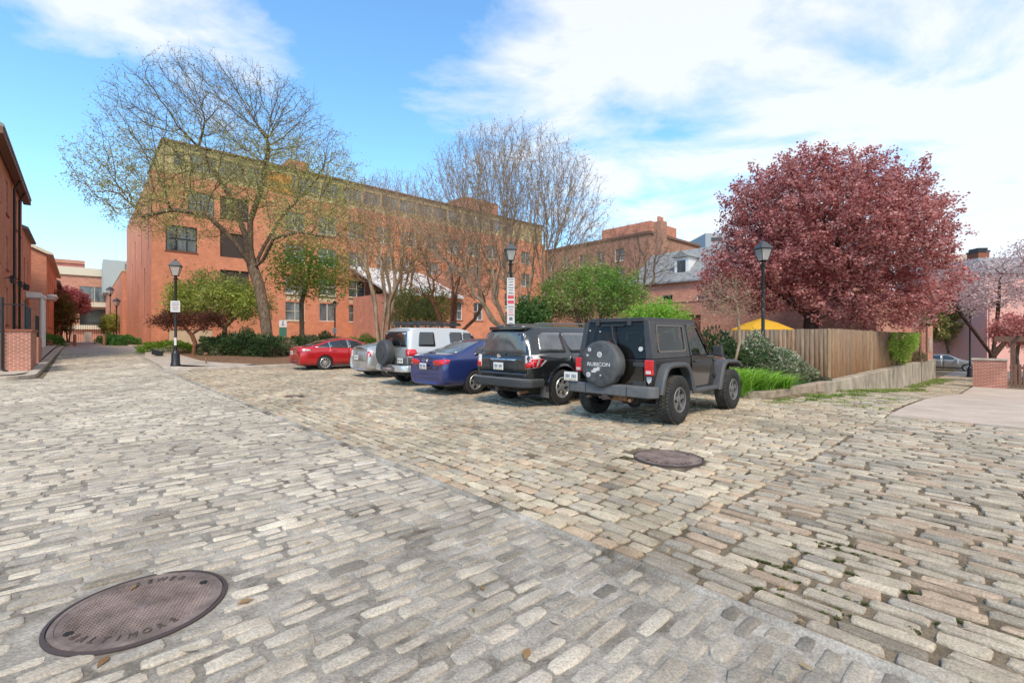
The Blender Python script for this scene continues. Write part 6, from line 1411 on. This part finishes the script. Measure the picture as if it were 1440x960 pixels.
# grass in joints and along the lane wall
gp = []
rg = random.Random(4)
for i in range(90):
    c = rg.uniform(12.5, 41); s = 3.75-abs(rg.gauss(0, .35)); x, y = W(c, s); gp.append((x, y, rg.uniform(.1, .45)))
blades('grass', 'grass along the lane wall', gp, .10, 11000, [(.20, .30, .06), (.28, .36, .08), (.16, .24, .05), (.36, .36, .14)], 91, .010, kind='stuff', lean=1.2, zo=0)
gp = [W(rg.uniform(12.5, 15), rg.uniform(2.6, 3.6))+(.22,) for i in range(10)]+[W(rg.uniform(11.2, 13.2), rg.uniform(3.5, 4.0))+(.16,) for i in range(14)]+[W(rg.uniform(12, 18), rg.uniform(2, 3.6))+(.16,) for i in range(26)]
blades('grass', 'grass in the setts', gp, .03, 6000, [(.24, .32, .06), (.32, .38, .09), (.2, .26, .06)], 92, .009, kind='stuff', lean=1.4, zo=-.012)
gp = []
for (u, v) in ((1140, 775), (1170, 770), (1120, 800), (1105, 812), (1190, 772), (1165, 830), (1120, 845), (1160, 850), (1220, 775), (1250, 820), (1390, 900), (1210, 770), (1080, 790), (1345, 905), (1090, 640), (885, 665), (870, 640), (1420, 760), (1380, 880)):
    Y = 990/(v-474); gp += [(PX(u, Y)+CX*0-CY*q+rg.gauss(0, .012), Y+CX*q+rg.gauss(0, .012), .014) for q in [rg.uniform(-.22, .22) for _ in range(9)]]
blades('moss', 'moss tufts between the setts', gp, .012, 9000, [(.12, .15, .035), (.18, .21, .05), (.09, .11, .03), (.16, .12, .06)], 93, .005, kind='stuff', lean=1.4, zo=-.014)
# plants along the left street and far right
bushtree('orange-brown and green bush on the left pavement below the red maple', 76, 52, 405, 472, 1.9, 46, [(.16, .20, .05), (.24, .17, .06), (.30, .14, .07)], name='bush', n=800, size=.22, ry=1.6, X=PX(80, 52), cat='bush')
bushtree('pinkish red maple hanging over the left pavement', 100, 62, 402, 445, 2.6, 47, [(.42, .10, .10), (.50, .17, .16), (.34, .08, .08)], name='red_maple', n=900, size=.24, ry=2, X=PX(96, 62))
shrub('bush', 'small round green bush at the foot of the left houses', PX(72, 40), 40, (.9, .9, 1.0), 77, [(.08, .2, .04), (.14, .28, .05)], 2200, .16, cat='bush')
for i, (u, Y, r_, lb) in enumerate(((167, 47.5, 1.1, 'green bush at the bottom corner of the brick block, nearer the lamp'), (180, 46, 1.1, 'green bush touching the corner of the brick block'), (158, 60, 1.5, 'dark green bush farther along the brick block'))):
    shrub('bush', lb, PX(u, Y), Y, (r_, r_, r_*.8), 100+i, [(.08, .22, .06), (.16, .32, .08)], 2600, .2, cat='bush')
bushtree('thin yellow-green sapling beside the brick wing of the left street', 155, 66, 438, 470, 1.3, 48, [(.4, .4, .08), (.3, .34, .08)], name='sapling', n=300, size=.22, ry=1.2, stems=2)
# far right: magnolia, green trees
Y0 = 31; X0 = PX(1398, Y0); z0 = gz(X0, Y0)
MG = [(.62, .44, .42), (.70, .55, .52), (.50, .30, .30), (.66, .52, .50)]
tree('magnolia', 'magnolia in pale pink bloom in front of the pink house', X0, Y0, dict(roots=[sub([(0, 0, 0), (.0, 0, 1.0), (-.1, 0, 1.6)], 3), [6]+sub([(-1.3, 0, 3.2), (-2.4, 0, 4.6), (-3.2, 0, 6)], 3), [6]+sub([(.1, 0, 3.0), (.3, 0, 5), (.4, 0, 7)], 3), [6]+sub([(1, 0, 2.8), (2.0, 0, 4), (2.8, 0, 6.4)], 3)],
     blobs=[(-2.4, 0, 6.0, 1.9, 2, 1.9), (.2, 0, 6.4, 2.2, 2, 2.0), (2.6, 0, 7.2, 1.8, 2, 2.4), (-3.8, 0, 6.4, 1.0, 1.2, 1.5)], n=1100, D=.32, r=.2, bark=m_barkd, tip=.012, seed=51, leaves=[(8500, .2, .16, MG, .6, None)], z=z0), z=z0-.05)
bushtree('yellow-green tree beyond the lane at the right, left of the far lamp', 1338, 44, 420, 482, 2.6, 52, [(.30, .28, .08), (.36, .30, .12), (.24, .26, .07)], n=900, size=.24, name='leafy_tree')
bushtree('fresh green tree beside the pink house corner', 1378, 52, 425, 474, 2.2, 53, [(.22, .36, .06), (.28, .42, .08)], n=700, size=.26, name='leafy_tree')
bushtree('hazy pink blossoming tree in front of the distant hospital', 1352, 60, 372, 420, 2.8, 54, [(.60, .44, .44), (.50, .36, .36)], n=700, size=.28, name='blossom_tree')
bushtree('small tree with reddish pink leaves at the right edge behind the gate', 1436, 27, 440, 486, 1.0, 55, [(.50, .16, .14), (.56, .24, .2)], n=450, size=.14, name='red_leaf_tree', stems=2)
# bamboo-like climber on the fence
o = shrub('climbing_plant', 'bright yellow-green climber hanging on the far end of the wooden fence', *W(30.0, 4.05), (2.6, .34, 1.45), 110, [(.30, .44, .06), (.22, .38, .05), (.4, .46, .12)], 5200, .14, z=.25, cat='climbing plant', lump=.3, hang=True); o.rotation_euler = (0, 0, SA)
shrub('bush', 'small bush at the end of the retaining wall', *W(35.5, 4.1), (.9, .3, .6), 111, [(.16, .2, .07), (.3, .2, .12)], 900, .12, z=.1, cat='bush').rotation_euler = (0, 0, SA)
# ------------------------------------------------------------------ fence, walls, lamps, signs
def fence():
    root = bld('wooden_fence', 17.8, 4.3, 'tall weathered board fence with orange-brown stains around the corner garden', 'fence')
    g = random.Random(5)
    def run(p, q, name, zt0, zt1, zb=.13):
        V = []; Fq = []; C_ = []; L0 = math.dist(p, q); d = ((q[0]-p[0])/L0, (q[1]-p[1])/L0); nrm = (d[1], -d[0]); x = 0; i = 0
        while x < L0-.02:
            w_ = min(g.uniform(.125, .15), L0-x); t = x/L0; zt = zt0+(zt1-zt0)*t+g.uniform(-.012, .012); off = g.uniform(0, .012)
            base = random.Random(int(g.random()*1e6)); grey = base.random(); colr = tuple(a*(1-grey)+b*grey for a, b in zip((.27, .12, .045), (.19, .13, .078))); sh = base.uniform(.78, 1.15)
            pts = []
            for a, b in ((x+.003, 0), (x+w_-.003, 0), (x+w_-.003, .02), (x+.003, .02)):
                for z in (zb+g.uniform(0, .015), zt): pts.append((p[0]+d[0]*a+nrm[0]*(b+off), p[1]+d[1]*a+nrm[1]*(b+off), z))
            o = len(V); V += pts; top = 1
            for zi in range(8):
                m_ = colr if zi % 2 == 0 else tuple(c*.5+k*.5 for c, k in zip(colr, (.26, .21, .16)))
                C_.append(tuple(c*sh for c in m_))
            Fq += [(o+a, o+b, o+c, o+e) for a, b, c, e in ((0, 2, 3, 1), (2, 4, 5, 3), (4, 6, 7, 5), (6, 0, 1, 7), (1, 3, 5, 7))]
            x += w_
        return npmesh(name, V, np.array(Fq), m_fence, root, colr=np.array(C_))
    run((0, 0), (20.2, 0), 'lane_boards', 1.78, 1.72); run((0, 3.4), (0, 0), 'garden_boards', 1.74, 1.78)
    mb = MB()
    for a, b in (((0, .05, .4), (20, .05, .4)), ((0, .05, 1.4), (20, .05, 1.4)), ((.05, 0, .4), (.05, 3.4, .4)), ((.05, 0, 1.4), (.05, 3.4, 1.4))): mb.cyl(a, b, .04, n=4)
    mb.build('rail', m_brown, root)
    for x, y in ((.02, -.045), (6.2, -.05), (12.6, -.05)):
        k = MB(); k.box((x, y, .95), (.10, .06, 1.66)); k.build('post', mat('post_wood', (.36, .24, .13), .85, var=.3, vscale=9, stretch=(3, 3, .5)), root, bevel=.004)
fence()
# retaining wall with a swept end
RW = bld('retaining_wall', 0, 0, 'low stained concrete retaining wall under the wooden fence beside the lane', 'wall')
mb = MB(); cs_ = [16.6, 16.9, 17.3, 17.8, 18.3, 18.8, 19.4]+fine(20.5, 40, 1.5)+[41.4]; rows = []
for c in cs_:
    top = .10+.0*c if c < 17.2 else .10+.02*min(1, (c-17.2)/2); top = .12-.06*max(0, min(1, (c-25)/15))
    s0 = 3.98-(.06*math.sin(min(1, max(0, (c-16.6)/2.8))*math.pi/2)); zb = float(terr(c, 3.8))-.2
    rows += [(c, s0-.0, zb), (c, s0, top), (c, s0+.03, top+.02), (c, 4.26, top+.02), (c, 4.26, zb)]
n = len(cs_); fs = []
for i in range(n-1):
    for j in range(4): fs.append((i*5+j, (i+1)*5+j, (i+1)*5+j+1, i*5+j+1))
fs += [(0, 1, 2, 3, 4), tuple(5*(n-1)+j for j in (4, 3, 2, 1, 0))]
mb.add(rows, fs); mb.build('wall_face', m_wall_conc, RW)
# brick pillar wall, gate, pergola at the right
GP = bld('brick_gate_wall', 33.6, .55, 'square red brick gate wall with flat coping at the end of the pale apron', 'wall')
zb = float(terr(34, 1)); k = MB(); k.b2((0, 0, zb-.1), (.5, 1.22, zb+1.38)); k.build('wall_face', m_brW, GP, bevel=.008); k = MB(); k.b2((-.05, -.04, zb+1.38), (.55, 1.27, zb+1.47)); k.build('coping', m_conc, GP, bevel=.01)
SG = bld('slatted_gate', 33.75, .5, 'brown vertical slat gate to the right of the brick gate wall', 'gate')
for i in range(30):
    pass
k = MB()
for i in range(26): k.b2((0, -.14-.145*i, zb+.08), (.03, -.04-.145*i, zb+1.22))
k.build('slats', m_brown, SG); k = MB(); k.b2((.035, -3.85, zb+.25), (.08, -.02, zb+.35)); k.b2((.035, -3.85, zb+1.0), (.08, -.02, zb+1.1)); k.build('rail', m_brown, SG)
PG = bld('pergola', 37.5, -3.5, 'dark brown pergola beam and posts behind the slatted gate', 'pergola')
zp = ZV(480, 27.5)
for y in (0, 3.9): k = MB(); k.b2((-.1, y-.1, -1.3), (.1, y+.1, zp)); k.build('post', m_brown, PG)
k = MB(); k.b2((-.12, -4, zp), (.12, 4.6, zp+.3)); k.build('beam', m_brown, PG)
for i in range(8): k = MB(); k.b2((-.6, -3.4+i, zp+.3), (1.6, -3.3+i, zp+.42)); k.build('rafter', m_brown, PG)
# street lamps
def lamp_proto(H, label, signs=None, base='iron', X=0, Y=0, rz=0, z=None, hs=1.0):
    root = tag(empty('street_lamp', (X, Y, gz(X, Y)+.1 if z is None else z), rz), label, 'street lamp', 'black lantern street lamps')
    hz_ = H-.95*hs; k = MB()
    k.lathe([(.001, 0), (.20, 0), (.20, .08), (.17, .12), (.16, .55), (.135, .62), (.115, .68), (.075, .72), (.062, .95), (.07, .98), (.07, 1.02), (.055, 1.06), (.047, hz_-.12), (.055, hz_-.1), (.055, hz_-.04), (.035, hz_-.02), (.035, hz_)], 24); k.build('post', m_black, root, smooth=R(40))
    s = hs
    hd = MB(); hd.lathe([(.001, hz_), (.09*s, hz_), (.10*s, hz_+.05*s), (.055*s, hz_+.10*s), (.06*s, hz_+.16*s), (.115*s, hz_+.2*s), (.001, hz_+.2*s)], 16)
    zb_, zt_ = hz_+.2*s, hz_+.62*s; rb, rt_ = .13*s, .245*s; k2 = 4; ph = math.pi/4
    cn = lambda r, z, i: (r*1.2*math.cos(ph+i*math.pi/2), r*1.2*math.sin(ph+i*math.pi/2), z)
    for i in range(4):
        hd.cyl(cn(rb, zb_, i), cn(rt_, zt_, i), .013*s, n=5); hd.cyl(cn(rb, zb_, i), cn(rb, zb_, i+1), .014*s, n=5); hd.cyl(cn(rt_, zt_, i), cn(rt_, zt_, i+1), .018*s, n=5)
    lo = hd.build('lantern_frame', m_black, root)
    gl = MB(); gl.add([cn(rb*.97, zb_, i) for i in range(4)]+[cn(rt_*.97, zt_, i) for i in range(4)], [(i, (i+1) % 4, 4+(i+1) % 4, 4+i) for i in range(4)]); gl.build('lantern_glass', m_frost, root)
    bu = MB(); bu.lathe([(.001, zb_+.05*s), (.03*s, zb_+.06*s), (.045*s, zb_+.18*s), (.03*s, zb_+.3*s), (.001, zb_+.33*s)], 12); bu.build('bulb', m_signw, root, smooth=True)
    rf = MB(); V = [cn(rt_*1.13, zt_, i) for i in range(4)]+[cn(rt_*1.13, zt_+.02*s, i) for i in range(4)]+[cn(rt_*.42, zt_+.235*s, i) for i in range(4)]+[cn(rt_*.2, zt_+.27*s, i) for i in range(4)]
    rf.add(V, [(3, 2, 1, 0)]+[(q+i, q+(i+1) % 4, q+4+(i+1) % 4, q+4+i) for q in (0, 4, 8) for i in range(4)]+[(12, 13, 14, 15)]); rf.lathe([(.03*s, zt_+.27*s), (.04*s, zt_+.30*s), (.001, zt_+.34*s)], 10)
    rf.build('lantern_roof', mat('lantern_roof', (.07, .07, .072), .45, metal=.3), root)
    for (z0, z1, w_, rows, col_) in (signs or []):
        p = MB(); p.box((0, -.07, (z0+z1)/2), (w_, .006, z1-z0)); po = p.build('sign_plate', m_signw, root)
        a = MB()
        for r_, (fz, fh, fw, mi) in enumerate(rows): a.box((0, -.0745, z0+(z1-z0)*fz), (w_*fw, .003, (z1-z0)*fh), mi=mi)
        a.build('sign_printing', [m_signk, m_signr], po)
    return root
X, Y = PX(247, 21.2), 21.2
lamp_proto(4.85, 'black lantern lamp with a square white notice on the left kerb island', X=X, Y=Y, rz=R(25), hs=1.0,
           signs=[(2.45, 2.95, .36, [(.8, .05, .7, 0), (.65, .05, .75, 0), (.5, .05, .6, 1), (.35, .05, .7, 0), (.2, .05, .5, 0)], None), (.95, 1.3, .09, [], None)])
def word_rows(n, reds): return [(1-(i+.6)/n, .32/n, (.6 if i % 3 else .75), 1 if i in reds else 0) for i in range(n)]
lamp_proto(5.25, 'black lantern lamp with a tall stack of red and black lettered signs', X=PX(718, 19), Y=19, rz=R(8), hs=1.0,
           signs=[(3.14, 3.79, .31, word_rows(6, ()), None), (2.68, 3.13, .31, [(.75, .3, .8, 1), (.3, .3, .8, 1)], None), (2.28, 2.67, .31, word_rows(4, (2, 3)), None), (1.9, 2.27, .31, [(.65, .35, .45, 0), (.18, .08, .5, 0)], None)])
lamp_proto(4.55, 'black lantern lamp without signs in front of the purple tree', X=PX(1073, 15.2), Y=15.2, rz=R(10), z=.1, hs=.9)
lamp_proto(5.0, 'small far black lamp at the end of the right lane before the parked grey car', X=PX(1364, 33), Y=33, z=float(terr(44, 2)), hs=1.0)
lamp_proto(5.0, 'far black lamp beside the brick wing on the left street', X=PX(164, 50), Y=50, z=.7, hs=1.1)
lamp_proto(8.6, 'second taller far lamp beyond the first on the left street', X=PX(155, 72), Y=72, z=.7, hs=1.6)
lp = lamp_proto(3.9, 'thin lamp post with a small white tag before the brick block, behind the red sedan', X=PX(471, 37), Y=37, hs=.7, signs=[(1.3, 1.75, .3, [], None)])
# parking sign by the tall tree
SN = tag(empty('street_sign', (PX(398, 29.2), 29.2, gz(PX(398, 29.2), 29.2)), R(20)), 'small white and green sign on a thin post right of the tall tree trunk', 'sign')
k = MB(); k.box((0, 0, 1.2), (.05, .04, 2.6)); k.build('post', m_alloyg, SN)
k = MB(); k.box((0, -.03, 2.12), (.42, .01, .42)); q = k.build('sign_plate', m_signw, SN); k = MB(); k.box((0, -.037, 2.15), (.07, .004, .26)); k.box((0, -.037, 2.02), (.2, .004, .04)); k.build('sign_symbol', m_signk, q)
k = MB(); k.box((0, -.03, 1.6), (.42, .01, .56)); k.build('sign_plate', m_signg, SN)
# wooden bollards on the left street
bo = None
for i, (u, lb) in enumerate(((105, 'brown wooden bollard in the middle of the left street'), (147, 'brown wooden bollard at the right side of the left street, near the island'))):
    Yb = 46; X = PX(u, Yb); r_ = tag(empty('bollard', (X, Yb, gz(X, Yb))), lb, 'bollard', 'wooden bollards across the left street')
    k = MB(); k.box((0, 0, .52), (.2, .2, 1.04)); k.build('post', mat('bollard_wood', (.36, .22, .12), .8, var=.2, vscale=6), r_, bevel=.02); k = MB(); k.box((0, 0, 1.08), (.2, .2, .08), taper=(.4, .4)); k.build('cap', m_brown, r_)
# small path light, black box and spigot near the left lamp
PL = tag(empty('floodlight', (PX(222, 27), 27, gz(PX(222, 27), 27)+.1), R(20)), 'small black ground floodlight on the kerb island left of the lamp', 'light')
k = MB(); k.box((0, 0, .22), (.5, .3, .34), ry=.3); k.build('housing', m_black, PL, bevel=.03); k = MB(); k.cyl((0, 0, 0), (0, 0, .15), .04); k.build('bracket', m_black, PL)
SP = tag(empty('garden_tap', (PX(290, 22.8), 22.8, gz(PX(290, 22.8), 22.8)+.1)), 'short rusty garden standpipe in the mulch right of the left lamp', 'tap')
k = MB(); k.cyl((0, 0, 0), (0, 0, .5), .035, n=8); k.build('pipe', m_rust, SP); k = MB(); k.cyl((0, -.12, .5), (0, .06, .5), .05, n=8); k.build('spout', m_rust, SP)
# yellow garden parasol behind the fence
UM = tag(empty('parasol', (PX(1070, 20.5), 20.5, 0)), 'open yellow garden parasol showing over the fence beside the purple tree', 'parasol')
zt_ = ZV(447, 20.5); ze = ZV(463.5, 20.5); k = MB(); n = 8; Rr = 1.3
V = [(0, 0, zt_)]+[(.5*Rr*math.cos(2*math.pi*i/n), .5*Rr*math.sin(2*math.pi*i/n), zt_-(zt_-ze)*.42) for i in range(n)]+[(Rr*math.cos(2*math.pi*i/n), Rr*math.sin(2*math.pi*i/n), ze) for i in range(n)]+[(Rr*math.cos(2*math.pi*i/n), Rr*math.sin(2*math.pi*i/n), ze-.12) for i in range(n)]
k.add(V, [(0, 1+i, 1+(i+1) % n) for i in range(n)]+[(1+i, 9+i, 9+(i+1) % n, 1+(i+1) % n) for i in range(n)]+[(9+i, 17+i, 17+(i+1) % n, 9+(i+1) % n) for i in range(n)]); k.build('canopy', mat('yellow_canvas', (.85, .47, .035), .8, trans=.3), UM)
k = MB(); k.cyl((0, 0, 0), (0, 0, zt_), .025); k.build('pole', m_brown, UM)
for i in range(n):
    k = MB(); k.cyl((0, 0, zt_-.05), (Rr*.98*math.cos(2*math.pi*i/n), Rr*.98*math.sin(2*math.pi*i/n), ze), .01, n=4); k.build('rib', m_brown, UM)
# wooden garden shed edge left of the fence
# far parked car on the right
def far_sedan(loc, rz, label, pc, z):
    root = tag(empty('sedan', (loc[0], loc[1], z), rz), label, 'car'); m = paint(pc[0], pc[1], .3, .5)
    st = [(-1.0, .66, .36, .84, .60, .90), (-1.0, .78, .28, .88, .66, 1.0), (-.62, .885, .22, .95, .74, 1.07), (-.2, .887, .2, .955, .72, 1.14), (.3, .887, .2, .95, .60, 1.40), (1.05, .887, .2, .94, .59, 1.46), (1.5, .887, .2, .93, .60, 1.42),
          (1.95, .887, .2, .92, .64, 1.22), (2.38, .885, .2, .90, .70, .98), (2.9, .87, .22, .84, .68, .90), (3.3, .82, .26, .76, .60, .80), (3.5, .6, .34, .6, .42, .64)]
    b, bv = cage_mesh('body', st, [(0, .345, .5, 1.1, .325), (2.65, .345, .5, 1.1, .325)], m, root, sub=2)
    for x in (0, 2.65):
        for sg in (-1, 1): wheel(root, x, sg*.775, .318, .205, .205, (7, False), m_alloy, sg)
    sides(bv, [(-.1, 1.0), (.42, 1.0), (1.08, .99), (1.08, 1.34), (.45, 1.30)], m_glass, 'window', root, off=.006); sides(bv, [(1.16, .99), (2.05, .97), (1.68, 1.22), (1.45, 1.31), (1.16, 1.34)], m_glass, 'window', root, off=.006)
    decal(bv, [(-.60, 1.02), (.60, 1.02), (.52, 1.37), (-.52, 1.37)], 'F', m_glass, 'windscreen', root, off=.006, rnd=.07); decal(bv, [(-.6, 1.12), (.6, 1.12), (.48, 1.40), (-.48, 1.40)], 'B', m_glass, 'rear_window', root, off=.006, rnd=.07)
    doors(bv, root, m, [([(.3, .98), (.33, .62), (.40, .32), (1.12, .30), (1.12, .97)], .5), ([(1.17, .97), (1.17, .30), (2.2, .30), (2.2, .6), (2.1, .95)], 1.36)], .84)
    for sg in (-1, 1): decal(bv, [(sg*.55, .72), (sg*.8, .74), (sg*.8, .64), (sg*.5, .62)], 'F', m_lampw, 'headlight', root, off=.01, rnd=.02)
    mirror(root, 2.0, .98, 1.0, m); underbody(root, -.7, 3.2, .7, .19, .3); return root
h_ = math.atan2(-.737, .676)
cxy = (PX(1331, 40.8), 40.8); far_sedan((cxy[0]-1.32*math.cos(h_), cxy[1]-1.32*math.sin(h_)), h_, 'grey sedan seen side-on in the far road at the end of the right lane', ('grey_car_paint', (.30, .28, .26)), -1.38)
# dark red post near the climber, grille and few loose things
PO = bld('post', 35.0, 3.95, 'dark red-brown pole standing beside the climber on the fence', 'pole'); k = MB(); k.cyl((0, 0, -1.2), (0, 0, 2.0), .055, n=10); k.build('shaft', m_brown, PO, smooth=R(40)); k = MB(); k.cyl((0, 0, 2.0), (0, 0, 2.06), .075, n=10); k.build('cap', m_brown, PO)
# dry leaves scattered on the setts
g = np.random.default_rng(77); n = 90; Yl = g.uniform(1.6, 9, n); Xl = g.uniform(-1, 1, n)*Yl; P = np.stack([Xl, Yl, np.full(n, .006)], 1)
def litter():
    d = g.uniform(0, 6.28, n); L1 = g.uniform(.02, .05, n); V = []
    for i in range(n):
        c, s = math.cos(d[i]), math.sin(d[i]); x, y = Xl[i], Yl[i]; z = gz(x, y)+.008; l = L1[i]
        V += [(x-c*l, y-s*l, z), (x-s*l*.45, y+c*l*.45, z+.008), (x+c*l, y+s*l, z+.004), (x+s*l*.45, y-c*l*.45, z+.01)]
    pal = np.array([(.42, .26, .12), (.50, .36, .2), (.3, .17, .08), (.6, .52, .4)]); cc = np.repeat(pal[g.integers(0, 4, n)], 4, 0)
    tag(npmesh('leaf_litter', V, np.arange(4*n).reshape(-1, 4), m_leaf, colr=cc), kind='stuff')
litter()
